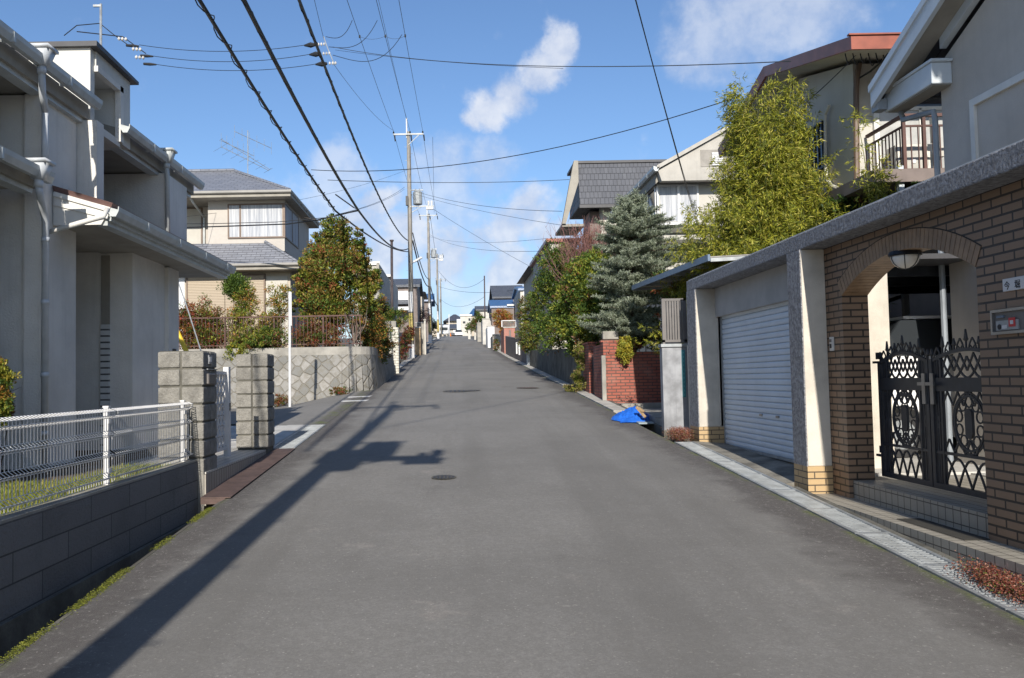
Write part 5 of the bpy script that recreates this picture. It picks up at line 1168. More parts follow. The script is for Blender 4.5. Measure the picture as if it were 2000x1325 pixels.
# blue tarpaulin heap
def tarp():
    t = thing('blue_tarpaulin', (3.45, 16.5, zr(16.5)), 'crumpled bright blue tarpaulin heaped over the open gutter', 'tarpaulin')
    n = 30; rng = np.random.default_rng(4); m = MB(); P = {}
    ph = rng.uniform(0, 6.28, 14); fr = rng.uniform(3, 16, (14, 2)) * rng.choice([-1, 1], (14, 2))
    for i in range(n + 1):
        for k in range(n + 1):
            u = i / n * 2 - 1; v = k / n * 2 - 1; r = math.sqrt(u * u + v * v) 
            x = 3.42 + u * .36 * (1 + .12 * math.sin(5 * v + 1)); y = 16.5 + v * .52 * (1 + .1 * math.sin(4 * u))
            e = max(0, 1 - (abs(u) ** 2.4 + abs(v) ** 2.4))
            h = .20 * e ** .6 * (.62 + .5 * math.exp(-((u - .1) ** 2 + (v - .1) ** 2) * 4))
            cr = sum(abs(math.sin(fr[q, 0] * u + fr[q, 1] * v + ph[q])) for q in range(14)) / 14 - .6
            h += cr * .20 * min(1, e * 3 + .1)
            ang = math.atan2(v, u); s_ = 1 if max(abs(u), abs(v)) == 0 else max(abs(u), abs(v)) / max(r, 1e-6); s_ = s_ * .5 + .5
            P[i, k] = (3.42 + (x - 3.42) * s_, 16.5 + (y - 16.5) * s_, zr(y) + .02 + max(0, h))
    for i in range(n):
        for k in range(n): m.face([P[i, k], P[i + 1, k], P[i + 1, k + 1], P[i, k + 1]])
    o = m.build('sheet', M['bluetarp'], t); bm_ = bmesh.new(); bm_.from_mesh(o.data); bmesh.ops.remove_doubles(bm_, verts=bm_.verts, dist=.0005); bm_.to_mesh(o.data); bm_.free(); o.data.polygons.foreach_set('use_smooth', [True] * len(o.data.polygons))
    b = bpy.data.objects.new
    for px, py, px2, py2, mt, nm in ((1225, 803, 1243, 815, M['wood'], 'wooden_stick'),):
        pass
tarp()
m = MB(); m.bar((3.40, 16.02, zr(16) + .30), (3.52, 15.86, zr(16) + .12), .05, .03); m.bar((3.43, 16.02, zr(16) + .29), (3.49, 15.9, zr(16) + .22), .07, .02); tag(m.build('wooden_offcut', M['wood']), 'short pale wooden offcut lying on the blue tarpaulin', 'wood')
m = MB(); y = 15.9; m.hexa([(3.38, y - .12, zr(y) - .0), (3.66, y - .12, zr(y) + .0), (3.66, y + .1, zr(y) + .01), (3.38, y + .1, zr(y) + .01), (3.38, y - .12, zr(y) + .03), (3.66, y - .12, zr(y) + .03), (3.66, y + .1, zr(y) + .045), (3.38, y + .1, zr(y) + .045)]); tag(bevel(m.build('gutter_plank', plain('blue_edged_board', (.30, .36, .38), .6)), .006), 'pale blue-grey board across the gutter under the blue tarpaulin', 'board')
# ================================================================== VEGETATION
def ell(px, py, Y, rpx, rpy, ry=None):                       # blob given by its place and radii in photo pixels at depth Y
    c = PY(px, py, Y); k = Y / F; return (c.x, c.y, c.z, rpx * k, ry or rpx * k, rpy * k)
def foliage(name, blobs, nclump, per, size, cols, wts, seed, parent, aspect=.45, csz=.22, shell=.55, up=.3, mat='leaf', droop=0.0):
    rng = np.random.default_rng(seed); B = np.array(blobs); vol = (B[:, 3] * B[:, 4] * B[:, 5]) ** .8; pr = vol / vol.sum()
    bi = rng.choice(len(B), nclump, p=pr); d = rng.normal(0, 1, (nclump, 3)); d /= np.linalg.norm(d, axis=1)[:, None]
    r = (shell + (1 - shell) * rng.random(nclump) ** .6) * rng.uniform(.85, 1.12, nclump)
    cen = B[bi, :3] + d * r[:, None] * B[bi, 3:6]
    cr = B[bi, 3:6].min(axis=1) * csz * rng.uniform(.6, 1.5, nclump)
    cw = rng.choice(len(cols), nclump, p=np.array(wts) / sum(wts))
    N_ = nclump * per; ci = np.repeat(np.arange(nclump), per)
    off = rng.normal(0, 1, (N_, 3)); off /= np.linalg.norm(off, axis=1)[:, None]; off *= rng.random((N_, 1)) ** .5
    P = cen[ci] + off * cr[ci][:, None] * np.array([1.15, 1.15, .8])
    ax = off * .8 + d[ci] * .5 + rng.normal(0, .6, (N_, 3)); ax[:, 2] += up - droop; ax /= np.linalg.norm(ax, axis=1)[:, None]
    w_ = np.cross(ax, rng.normal(0, 1, (N_, 3)) + np.array([0, 0, 1.2])); w_ /= np.linalg.norm(w_, axis=1)[:, None] + 1e-9
    s = size * rng.uniform(.6, 1.3, N_)
    a = ax * s[:, None] * .5; b = w_ * (s * aspect * .5)[:, None]
    V = np.stack([P - a, P + b - a * .1, P + a, P - b - a * .1], 1).reshape(-1, 3); Fc = np.arange(4 * N_).reshape(-1, 4)
    col = np.where(rng.random(N_) < .72, cw[ci], rng.choice(len(cols), N_, p=np.array(wts) / sum(wts)))
    return leafmesh(name, V, Fc, col, cols, parent=parent, mat=mat, jit=.25, seed=seed)
def limbs(parent, base, tips, r0, name='trunk', mat='bark', seed=0, fork=.35):
    rr = random.Random(seed); m = MB(); base = Vector(base)
    top = sum((Vector(t) for t in tips), Vector()) / len(tips); hub = base.lerp(top, fork)
    m.tube([base, base.lerp(hub, .5) + Vector((rr.uniform(-.04, .04), rr.uniform(-.04, .04), 0)), hub], [r0, r0 * .85, r0 * .7], 8)
    for t in tips:
        t = Vector(t); mid = hub.lerp(t, .5) + Vector((rr.uniform(-.1, .1), rr.uniform(-.1, .1), rr.uniform(0, .12)))
        m.tube([hub, mid, t], [r0 * .5, r0 * .32, r0 * .12], 6)
        for q in range(4):
            s_ = hub.lerp(t, rr.uniform(.4, .95)); e_ = s_ + Vector((rr.uniform(-1, 1), rr.uniform(-1, 1), rr.uniform(-.2, .8))) * (t - hub).length * .3
            m.tube([s_, e_], [r0 * .16, r0 * .05], 5)
    return m.build(name, M[mat], parent, smooth=True)
def plant(kind, label, cat, blobs, nclump, per, size, cols, wts, seed, base=None, r0=.08, group=None, **kw):
    B = blobs; b = base or (B[0][0], B[0][1], min(x[2] - x[5] for x in B))
    t = thing(kind, b, label, cat, group)
    foliage('crown' if 'tree' in kind else 'foliage', B, nclump, per, size, cols, wts, seed, t, **kw)
    limbs(t, b, [(x[0], x[1], x[2] + x[5] * .3) for x in B], r0, 'trunk' if 'tree' in kind else 'stems', seed=seed)
    return t
G1 = (.065, .115, .020); G2 = (.11, .165, .026); G3 = (.035, .07, .016); YG = (.26, .27, .04); OR = (.34, .16, .035); RD = (.26, .06, .035); BR = (.16, .07, .03); YL = (.42, .34, .04); MR = (.12, .03, .03); TN = (.25, .19, .08)
Y1 = 27.6
plant('broadleaf_tree', 'bushy evergreen tree tinged orange-red, behind the rusty railing at the corner', 'tree',
      [ell(655, 462, Y1, 30, 44), ell(600, 562, Y1, 26, 52), ell(688, 520, Y1 + .2, 34, 52), ell(640, 600, Y1, 52, 44), ell(712, 575, Y1, 26, 46), ell(645, 525, Y1 - .3, 42, 52), ell(622, 478, Y1, 20, 26), ell(700, 468, Y1, 16, 24), ell(650, 428, Y1, 13, 16), ell(615, 515, Y1, 26, 30), ell(728, 545, Y1, 18, 30), ell(590, 540, Y1, 16, 30), ell(705, 500, Y1, 20, 30), ell(582, 600, Y1, 14, 26)],
      1100, 52, .09, [G1, G2, YG, (.28, .17, .045), RD, (.17, .12, .035)], [.17, .17, .28, .18, .05, .15], 11, base=(PY(655, 660, Y1).x, Y1, ZW - .1), r0=.12, csz=.30, shell=.35)
t = thing('bare_shrub', PY(690, 670, 26.9), 'bare twiggy shrub trained on the corner end of the rusty railing', 'shrub'); m = MB(); rr = random.Random(9)
b0 = PY(692, 672, 26.7)
for i in range(15):
    e = PY(672 + rr.uniform(0, 46), 590 + rr.uniform(0, 50), 26.7 + rr.uniform(-.3, .3)); mid = b0.lerp(e, .5) + Vector((rr.uniform(-.15, .15), 0, rr.uniform(-.05, .1))); m.tube([b0, mid, e], [.018, .011, .004], 5)
m.build('twigs', plain('pale_twig', (.20, .16, .13), .9), t)
Yh = 26.6
for k, (bl, cols, wts, lab, n) in enumerate([
    ([ell(372, 650, Yh, 32, 38), ell(362, 620, Yh, 20, 24)], [RD, BR, OR, G1], [.3, .3, .15, .25], 'rust-red shrub leftmost behind the rusty railing', 110),
    ([ell(408, 630, Yh, 26, 40), ell(415, 660, Yh, 30, 26)], [G1, BR, YG, RD], [.3, .3, .2, .2], 'mottled green and brown shrub with upright shoots by the beige shutters', 110),
    ([ell(459, 560, Yh, 22, 22)], [G1, G2, G3], [.4, .4, .2], 'dark green round-topped shrub rising before the beige shutters', 70),
    ([ell(478, 590, Yh - .1, 20, 26), ell(470, 628, Yh - .1, 20, 30), ell(476, 665, Yh - .2, 26, 20)], [YG, OR, TN, G2], [.45, .2, .15, .2], 'thin yellow-green shrub growing through the railing', 110),
    ([ell(545, 590, Yh, 20, 34), ell(528, 640, Yh, 26, 30)], [OR, YG, TN, G1], [.3, .3, .2, .2], 'straggly orange-green shrub beside the white pole', 70),
    ([ell(520, 660, Yh - .2, 36, 22), ell(500, 672, Yh - .35, 24, 14)], [G1, YG, G2, BR], [.4, .25, .2, .15], 'low green shrub spilling over the stone wall band', 120),
    ([ell(610, 655, Yh, 30, 24), ell(650, 660, Yh, 26, 20)], [BR, RD, G1, TN], [.35, .2, .3, .15], 'reddish shrub behind the railing right of the white pole', 100),
    ([ell(465, 688, Yh - .45, 20, 16)], [YG, YL, G2], [.5, .2, .3], 'yellow-green tuft hanging over the stone wall', 40)]):
    plant('garden_shrub', lab, 'shrub', [(q[0], q[1], q[2], q[3] * 1.25, q[4] * 1.25, q[5] * 1.2) for q in bl], int(n * 2.3), 42, .07, cols, wts, 40 + k, base=(bl[0][0], Yh, ZW - .05), r0=.025, group='shrubs behind the rusty railing', csz=.34, shell=.25)
plant('cascading_shrub', 'dense orange-brown shrub cascading over the rounded corner of the stone wall', 'shrub',
      [ell(722, 640, 28.0, 34, 48), ell(740, 668, 29.5, 30, 44), ell(724, 690, 28.5, 22, 24), ell(700, 636, 27, 16, 34), ell(735, 604, 29.5, 24, 30)], 560, 46, .07, [G3, G1, BR, OR, YG], [.28, .24, .22, .16, .10], 61, base=(XW - .5, 28, ZW - .1), r0=.05, csz=.3, shell=.4)
for k, (px, py, rx, ry, lab) in enumerate([(545, 782, 20, 12, 'brown weedy tuft at the foot of the white pole'), (664, 764, 24, 9, 'low reddish weeds against the stone wall foot'), (722, 752, 14, 6, 'small brown weeds at the rounded wall corner')]):
    b = ell(px, py, 25.4 if k < 2 else 27, rx, ry, .2); plant('weed_clump', lab, 'weeds', [b], 50, 30, .05, [BR, TN, G1, RD], [.35, .25, .25, .15], 70 + k, r0=.012, group='weeds along the stone wall', csz=.4, shell=.1)
# near left garden
plant('golden_conifer', 'golden-green rounded conifer at the left edge inside the white mesh fence', 'shrub', [ell(-22, 760, 7.6, 44, 62), ell(-14, 800, 7.6, 34, 40)], 260, 70, .03, [YG, (.30, .24, .03), G1, OR], [.4, .25, .25, .1], 81, base=(PY(-20, 800, 7.6).x, 7.6, gl - .05), r0=.03, csz=.22, shell=.5)
plant('red_shrub', 'small dark red nandina shrub below the golden conifer', 'shrub', [ell(6, 800, 7.9, 18, 26), ell(14, 775, 7.9, 10, 14)], 60, 26, .035, [MR, RD, BR], [.5, .3, .2], 82, base=(PY(4, 850, 7.9).x, 7.9, gl - .05), r0=.012, csz=.35, shell=.1)
# right side hedge trees
plant('hedge_tree', 'tall glossy green hedge tree beside the blue-green spruce', 'tree', [ell(1150, 560, 25, 46, 60), ell(1112, 610, 26, 34, 60), ell(1158, 630, 24.5, 40, 50), ell(1165, 530, 25, 32, 46), ell(1128, 540, 26, 26, 36), ell(1128, 660, 25.5, 32, 36), ell(1185, 590, 24, 26, 40)],
      820, 54, .095, [G1, G2, YG, G3, BR], [.24, .34, .30, .09, .03], 91, base=(4.4, 25.2, 1.4), r0=.11, csz=.28, shell=.45)
plant('hedge_tree', 'dark green hedge tree behind the glossy one, overhanging the shaded wall', 'tree', [ell(1092, 530, 30, 40, 56), ell(1125, 505, 30, 24, 26), ell(1070, 590, 30.5, 34, 60), ell(1075, 650, 30, 34, 36), ell(1100, 500, 30, 24, 26)],
      560, 46, .085, [G1, G3, G2, YG, BR], [.33, .16, .30, .15, .06], 92, base=(4.3, 30, 1.8), r0=.11, csz=.28, shell=.45)
plant('trimmed_hedge', 'brownish-green clipped hedge at the far end of the shaded wall', 'hedge', [ell(1030, 610, 41, 20, 36), ell(1032, 660, 40.5, 22, 30), ell(1046, 600, 40, 14, 28)],
      360, 40, .08, [G1, (.12, .12, .04), YG, BR], [.3, .35, .2, .15], 93, base=(4.1, 41, 2.4), r0=.07, csz=.26, shell=.5)
t = thing('red_twig_tree', (5.6, 27.5, 2), 'leafless red-twigged tree above the hedge in front of the slate roof', 'tree'); m = MB(); rr = random.Random(5); b0 = PY(1150, 600, 27.5)
tips = []
for i in range(210):
    e = PY(1148 + rr.gauss(0, 34), 475 + rr.uniform(-42, 50), 27.5 + rr.uniform(-1, 1)); mid = b0.lerp(e, .55) + Vector((rr.uniform(-.25, .25), rr.uniform(-.2, .2), 0)); m.tube([b0, mid, e], [.022, .009, .003], 4)
    for q in range(5):
        s_ = mid.lerp(e, rr.random()); m.tube([s_, s_ + Vector((rr.uniform(-.25, .25), rr.uniform(-.25, .25), rr.uniform(.05, .5)))], [.006, .0025], 3)
m.build('branches', plain('red_bark', (.20, .10, .09), .85), t)
foliage('buds', [ell(1150, 480, 27.5, 42, 34)], 260, 16, .05, [(.24, .11, .09), (.15, .06, .05), BR], [.4, .3, .3], 95, t, shell=.1, csz=.4)
# blue spruce
def spruce(Xc, Yc, z0, levels, seed):
    rng = np.random.default_rng(seed); t = thing('spruce_tree', (Xc, Yc, z0), 'blue-green spruce with layered branches behind the red brick wall', 'tree')
    m = MB(); ztop = levels[-1][0]; m.tube([(Xc, Yc, z0), (Xc, Yc, ztop)], [.10, .02], 8); A = []; 
    for (z, rl, rr_) in levels:
        nb = int(12 + rng.integers(0, 5))
        for i in range(nb):
            a = 2 * math.pi * (i + rng.random() * .7) / nb; L_ = (rr_ if math.cos(a) > 0 else rl) * rng.uniform(.6, 1.18); L_ = L_ * abs(math.cos(a)) + .8 * max(rl, rr_) * .9 * (1 - abs(math.cos(a)))
            zz = z + rng.uniform(-.12, .12); p0 = Vector((Xc, Yc, zz)); p1 = Vector((Xc + math.cos(a) * L_, Yc + math.sin(a) * L_, zz + rng.uniform(-.15, .22)))
            mid = p0.lerp(p1, .5) - Vector((0, 0, .08)); m.tube([p0, mid, p1], [.022, .014, .005], 5)
            n = max(3, int(L_ / .085))
            for k in range(n):
                f = (k + .8) / n; b = (p0.lerp(mid, f * 2) if f < .5 else mid.lerp(p1, f * 2 - 1))
                for s_ in (-1, 1):
                    ln = .34 * (1.15 - f) + .07; da = a + s_ * rng.uniform(.6, 1.1)
                    A.append((np.array(b), np.array([math.cos(da), math.sin(da), rng.uniform(.0, .5)]), ln))
                A.append((np.array(b), np.array([math.cos(a), math.sin(a), rng.uniform(.2, .8)]), .16))
    m.build('trunk', M['bark'], t)
    P = []; AX = []; 
    for b, d, ln in A:
        d = d / np.linalg.norm(d); k = max(12, int(ln * 170)); f = rng.random((k, 1)); c = b + d * ln * f
        nd = rng.normal(0, 1, (k, 3)); nd -= (nd @ d)[:, None] * d * .7; nd += d * .6; nd[:, 2] += .35; nd /= np.linalg.norm(nd, axis=1)[:, None]
        P.append(c); AX.append(nd)
    P = np.concatenate(P); AX = np.concatenate(AX); n = len(P); s = .052 * rng.uniform(.7, 1.3, (n, 1)); w_ = np.cross(AX, rng.normal(0, 1, (n, 3))); w_ /= np.linalg.norm(w_, axis=1)[:, None]; w_ *= .006
    V = np.stack([P - w_, P + w_, P + AX * s + w_ * .5, P + AX * s - w_ * .5], 1).reshape(-1, 3)
    leafmesh('needles', V, np.arange(4 * n).reshape(-1, 4), rng.choice(4, n, p=[.35, .3, .2, .15]), [(.20, .235, .165), (.30, .34, .25), (.12, .15, .10), (.44, .48, .39)], parent=t, jit=.2, seed=seed); return t
SX = PY(1235, 600, 21.6); kz = lambda py: PY(1235, py, 21.6).z; kk = 21.6 / F
spruce(SX.x, 21.6, 1.3, [(kz(650), 90 * kk, 40 * kk), (kz(632), 100 * kk, 60 * kk), (kz(612), 90 * kk, 60 * kk), (kz(588), 66 * kk, 84 * kk), (kz(566), 84 * kk, 96 * kk), (kz(548), 84 * kk, 104 * kk), (kz(528), 66 * kk, 112 * kk), (kz(508), 56 * kk, 110 * kk), (kz(488), 54 * kk, 100 * kk), (kz(468), 60 * kk, 100 * kk), (kz(450), 56 * kk, 94 * kk), (kz(434), 44 * kk, 82 * kk), (kz(420), 26 * kk, 62 * kk), (kz(408), 10 * kk, 34 * kk), (kz(394), 3 * kk, 12 * kk)], 21)
# bamboo
def bamboo(name, label, Xc, Yc, z0, culms, leaves, seed, rad, hs):
    rng = np.random.default_rng(seed); t = thing(name, (Xc, Yc, z0), label, 'bamboo'); m = MB(); P = []; AX = []
    for i in range(culms):
        a = rng.random() * 6.28; r0 = rng.random() * rad * .35; h = hs * (.36 + .64 * rng.random() ** 1.5); le = rad * (1.42 - 1.22 * h / hs) * rng.uniform(.6, 1.15) + .12
        b = Vector((Xc + math.cos(a) * r0, Yc + math.sin(a) * r0, z0)); pts = []
        for k in range(9):
            f = k / 8; pts.append(b + Vector((math.cos(a) * le * f ** 2.2, math.sin(a) * le * f ** 2.2, h * (f - .13 * f ** 3 * le / rad))))
        m.tube(pts, [.010 * (1 - f / 9) + .002 for f in range(9)], 5)
        nl = int(leaves / culms)
        ff = .22 + .78 * rng.random(nl) ** .8
        idx = np.minimum((ff * 8).astype(int), 7); fr = ff * 8 - idx; PP = np.array([tuple(p) for p in pts]); c = PP[idx] * (1 - fr[:, None]) + PP[idx + 1] * fr[:, None]
        # leaves sit in small sprays on side twigs
        ns = max(6, nl // 9); si = rng.integers(0, ns, nl); so_ = rng.normal(0, 1, (ns, 3)) * np.array([.15, .15, .09]); sf = .2 + .8 * rng.random(ns) ** .8
        sidx = np.minimum((sf * 8).astype(int), 7); sfr = sf * 8 - sidx; sc_ = PP[sidx] * (1 - sfr[:, None]) + PP[sidx + 1] * sfr[:, None] + so_ * (1.25 - sf[:, None] * .75)
        c = sc_[si] + rng.normal(0, .022, (nl, 3)); ax = so_[si] * 2.2 + rng.normal(0, .45, (nl, 3)); ax[:, 2] -= .30; ax /= np.linalg.norm(ax, axis=1)[:, None]
        P.append(c); AX.append(ax)
    m.build('culms', plain('bamboo_culm_' + name, (.13, .14, .035), .6), t)
    P = np.concatenate(P); AX = np.concatenate(AX); n = len(P); s = rng.uniform(.065, .125, (n, 1)); w_ = np.cross(AX, rng.normal(0, 1, (n, 3)) + np.array([0, 0, 1.])); w_ /= np.linalg.norm(w_, axis=1)[:, None]; w_ *= .0078
    V = np.stack([P, P + AX * s * .35 + w_, P + AX * s, P + AX * s * .35 - w_], 1).reshape(-1, 3)
    leafmesh('leaves', V, np.arange(4 * n).reshape(-1, 4), rng.choice(4, n, p=[.34, .30, .24, .12]), [(.22, .24, .025), (.34, .33, .035), (.11, .14, .02), (.44, .38, .08)], parent=t, jit=.2, seed=seed); return t
bc = PY(1508, 480, 15.3); bt = PY(1500, 148, 15.3)
bamboo('bamboo_clump', 'large feathery yellow-green bamboo clump beside the cream balcony house', bc.x, 15.3, 1.0, 230, 300000, 31, 1.25, (bt.z - 1.0) * 1.03)
bamboo('bamboo_clump', 'low leafy bamboo growth spreading left behind the carport roof', PY(1400, 450, 17.6).x, 17.6, 1.0, 90, 60000, 32, 1.25, PY(1400, 360, 17.6).z - 1.0)
bamboo('bamboo_clump', 'low bamboo foliage above the coping, right of the large clump', PY(1580, 420, 14.2).x, 14.2, 1.0, 60, 40000, 34, .8, PY(1590, 372, 14.2).z - 1.0)
bb = PY(1708, 400, 13.3)
bamboo('bamboo_plant', 'single slender bamboo stem with sparse leaves before the rusty balcony', bb.x, 13.3, zf - 1.2, 3, 1500, 33, .28, PY(1708, 158, 13.3).z - zf + 1.25)
plant('dark_shrub', 'dark shrubs under the balcony of the cream house', 'shrub', [ell(1660, 400, 14.6, 60, 26), ell(1700, 366, 13.8, 26, 16), ell(1780, 370, 13.4, 40, 20)], 200, 30, .07, [G3, G1, BR], [.5, .35, .15], 97, r0=.03, csz=.3, shell=.2)
plant('red_leaf_shrub', 'red-leaved shrub behind the red brick wall below the spruce', 'shrub', [ell(1262, 640, 21.8, 26, 36), ell(1280, 665, 21.6, 18, 20), ell(1240, 670, 21.5, 24, 20)], 170, 34, .07, [RD, OR, G1, YG, G3], [.25, .17, .25, .1, .23], 98, base=(4.9, 21.8, 1.4), r0=.03, csz=.32, shell=.2)
plant('yellow_shrub', 'bright yellow-green shrub hanging over the red brick wall', 'shrub', [ell(1219, 690, 20.8, 15, 24, .18), ell(1225, 672, 21.0, 16, 14, .2)], 110, 40, .055, [YL, YG, (.30, .26, .03)], [.4, .4, .2], 99, base=(PY(1222, 680, 21.2).x, 21.3, 2.3), r0=.015, csz=.36, shell=.2)
plant('broadleaf_shrub', 'mixed green and brown foliage behind the slatted metal fence', 'shrub', [ell(1320, 620, 18.5, 30, 50), ell(1330, 575, 19, 34, 24), ell(1300, 560, 20.5, 30, 30)], 240, 34, .07, [G3, G1, BR, RD, YG], [.36, .3, .16, .08, .1], 100, base=(PY(1320, 620, 18.5).x, 18.5, 1.0), r0=.04, csz=.3, shell=.2)
plant('wall_creeper', 'pale creeper trailing down the end of the shaded concrete wall', 'creeper', [ell(1132, 700, 23.9, 12, 34, .14), ell(1128, 745, 23.7, 16, 22, .14), ell(1118, 760, 24.2, 20, 10, .14)], 190, 34, .05, [YG, TN, G2, (.22, .20, .06)], [.3, .3, .2, .2], 101, base=(PY(1130, 765, 23.9).x, 23.9, 1.35), r0=.012, csz=.4, shell=.2)
def flowers(name, label, pts, n, seed, h=.09):
    rng = np.random.default_rng(seed); t = thing(name, pts[0], label, 'flowers'); K = len(pts)
    P = np.array([pts[i] for i in rng.integers(0, K, n)]) + rng.normal(0, 1, (n, 3)) * np.array([.07, .16, .0]); P[:, 2] = [zr(y) + .012 for y in P[:, 1]]; P[:, 2] += rng.random(n) * h
    ax = rng.normal(0, 1, (n, 3)); ax[:, 2] = abs(ax[:, 2]) * .5; ax /= np.linalg.norm(ax, axis=1)[:, None]; w_ = np.cross(ax, rng.normal(0, 1, (n, 3))); w_ /= np.linalg.norm(w_, axis=1)[:, None]; s = rng.uniform(.008, .024, (n, 1))
    V = np.stack([P, P + ax * s * .5 + w_ * .005, P + ax * s, P + ax * s * .5 - w_ * .005], 1).reshape(-1, 3)
    leafmesh('leaves', V, np.arange(4 * n).reshape(-1, 4), rng.choice(5, n, p=[.35, .25, .2, .12, .08]), [(.24, .07, .045), (.17, .05, .04), (.32, .15, .10), (.12, .13, .03), (.40, .22, .16)], parent=t, seed=seed)
    f = n // 26; Q = P[rng.choice(n, f)] + np.array([0, 0, .02]); Q[:, 2] += rng.random(f) * .05; VV = []
    for q in range(5):
        a0 = q * 1.2566; a1 = a0 + .7
        r_ = rng.uniform(.006, .010, (f, 1)); VV.append(np.stack([Q, Q + r_ * np.array([math.cos(a0) * .5, math.cos(a0), math.sin(a0)]), Q + r_ * 1.3 * np.array([math.cos(a0 + .35) * .5, math.cos(a0 + .35), math.sin(a0 + .35)]), Q + r_ * np.array([math.cos(a1) * .5, math.cos(a1), math.sin(a1)])], 1).reshape(-1, 3))
    V = np.concatenate(VV); leafmesh('petals', V, np.arange(len(V)).reshape(-1, 4), rng.choice(2, len(V) // 4), [(.72, .55, .62), (.62, .38, .48)], parent=t, seed=seed, jit=.1)
flowers('flower_patch', 'reddish creeping plants with tiny pink flowers over the near end of the drain grate', [(3.66 + .06 * math.sin(i), 4.3 + i * .13, 0) for i in range(14)], 17000, 7)
flowers('flower_patch', 'small clump of reddish pink-flowered plants by the garage pillar base', [(3.52 + .03 * i, 13.6 + .06 * i, 0) for i in range(6)], 6000, 8, .14)
for i, s_ in enumerate([]): pass
# ================================================================== POLES
def pole(X, Y, H, label, group='utility poles along the left side of the road', arm=True, can=True, band=True, arms_z=(0.0,), r=.17, name='utility_pole', rodh=.9):
    zb = zr(Y) - .1; t = thing(name, (X, Y, zb), label, 'utility pole', group); zt = zb + H
    m = MB(); m.tube([(X, Y, zb), (X, Y, zt)], [r, r * .62], 16); m.build('shaft', M['polecon'], t, smooth=True)
    if band:
        m = MB(); m.tube([(X, Y, zb + 3.1), (X, Y, zb + 4.4)], [r + .006, r - .004], 16); m.tube([(X, Y, zb + .1), (X, Y, zb + 1.0)], [r + .02, r + .012], 16); m.build('white_band', M['white'], t)
        m = MB(); m.tube([(X, Y, zb + 1.25), (X, Y, zb + 3.0)], [r + .012, r + .004], 16); m.build('warning_band', plain('worn_yellow_band' , (.45, .36, .12), .7, var=.25, vscale=8), t)
    m = MB(); z = zb + 2.2
    k = 0
    while z < zt - .5: m.tube([(X, Y - .001, z), (X + (.26 if k % 2 else -.26), Y, z)], .010, 5); z += .45; k += 1
    m.build('step_bolts', M['polegalv'], t)
    if rodh: MB().tube([(X - .1, Y, zt - .4), (X - .1, Y, zt + rodh)], .05, 8).build('top_rod', M['white'], t)
    if arm:
        for dz in arms_z:
            za = zt - .2 + dz; m = MB(); m.box(X - .98, X + 1.0, Y - .17, Y - .08, za - .05, za + .05); m.bar((X, Y - .1, za - .7), (X + .7, Y - .12, za - .05), .04); m.build('crossarm', M['polegalv'], t)
            m = MB()
            for x in (X - .95, X + .12, X + .95):
                m.tube([(x, Y - .12, za + .05), (x, Y - .12, za + .12), (x, Y - .12, za + .2)], [.035, .06, .03], 8); m.tube([(x + .06, Y - .12, za - .05), (x + .1, Y - .12, za - .45)], [.05, .04], 8)
            m.build('insulator', M['cable'], t)
    if can:
        zc = zb + H - 4.4
        m = MB(); m.tube([(X + .55, Y - .05, zc - .42), (X + .55, Y - .05, zc - .4), (X + .55, Y - .05, zc + .38), (X + .55, Y - .05, zc + .44)], [.26, .30, .30, .22], 18)
        for a in (-.12, .12): m.tube([(X + .55 + a, Y - .05, zc + .44), (X + .55 + a, Y - .05, zc + .62)], [.05, .03], 8)
        m.build('transformer', M['polegalv'], t)
        m = MB(); m.box(X, X + 1.6, Y - .1, Y - .04, zc - .58, zc - .5); m.bar((X, Y, zc - 1.0), (X + .8, Y - .05, zc - .55), .04); m.box(X, X + .9, Y - .08, Y - .02, zc + .5, zc + .56); m.build('bracket', M['polegalv'], t)
        m = MB()
        for x in (X + 1.25, X + 1.45): m.tube([(x, Y - .07, zc - .5), (x, Y - .07, zc - .2)], [.05, .07], 8)
        m.box(X + 1.1, X + 1.55, Y - .15, Y + .05, zc - .75, zc - .6); m.build('cut_out', M['ceramic'], t)
    m = MB(); m.box(X - .22, X - .05, Y - .35, Y - .1, zb + H - 4.9, zb + H - 4.3); m.tube([(X + .16, Y - .15, zb + 1), (X + .13, Y - .13, zb + H - 1)], .022, 5); m.tube([(X - .08, Y - .2, zb + 3), (X - .06, Y - .17, zb + H * .7)], .016, 5); m.build('cable_box', M['cable'], t)
    return t, zt
pA, zA = pole(-2.64, 55.5, 14.9, 'nearest tall concrete utility pole with transformer can on the left of the road')
pB, zB = pole(PY(839, 600, 93).x, 93, 14.2, 'second concrete utility pole, smaller, beyond the nearest one')
pC, zC = pole(PY(855, 600, 135).x, 135, 13.5, 'third concrete utility pole near the white truck', can=False)
pole(PY(861, 600, 175).x, 175, 12, 'fourth utility pole at the crest of the road', can=False, band=False)
# the pole beside the camera whose shadow lies down the road
pN, zN = pole(-2.20, -1.0, 12.4, 'concrete utility pole out of frame whose shadow lies along the road', r=.165, rodh=.6)
m = MB(); m.box(-2.3, -.7, -1.15, -1.05, 7.4, 7.5); m.tube([(-.75, -1.1, 7.5), (-.75, -1.1, 7.8)], .09, 8); m.tube([(-1.1, -1.1, 7.1), (-1.1, -1.1, 7.4)], .08, 8); m.build('bracket', M['polegalv'], pN)
m = MB(); m.tube([(-1.98, -1.2, 7.0), (-1.98, -1.2, 7.9)], [.25, .24], 16); m.build('transformer', M['polegalv'], pN)
sl_t = thing('street_lamp', PY(812, 508, 55.2), 'white street-lamp head mounted on the nearest concrete pole', 'street lamp')
a = PY(808, 512, 55.2); b = PY(824, 503, 55.0); m = MB(); m.bar(a, b, .16, .12); bevel(m.build('lamp_head', M['white'], sl_t), .02); m = MB(); m.tube([PY(803, 516, 55.4), a], .03, 6); m.build('bracket', M['galv'], sl_t)
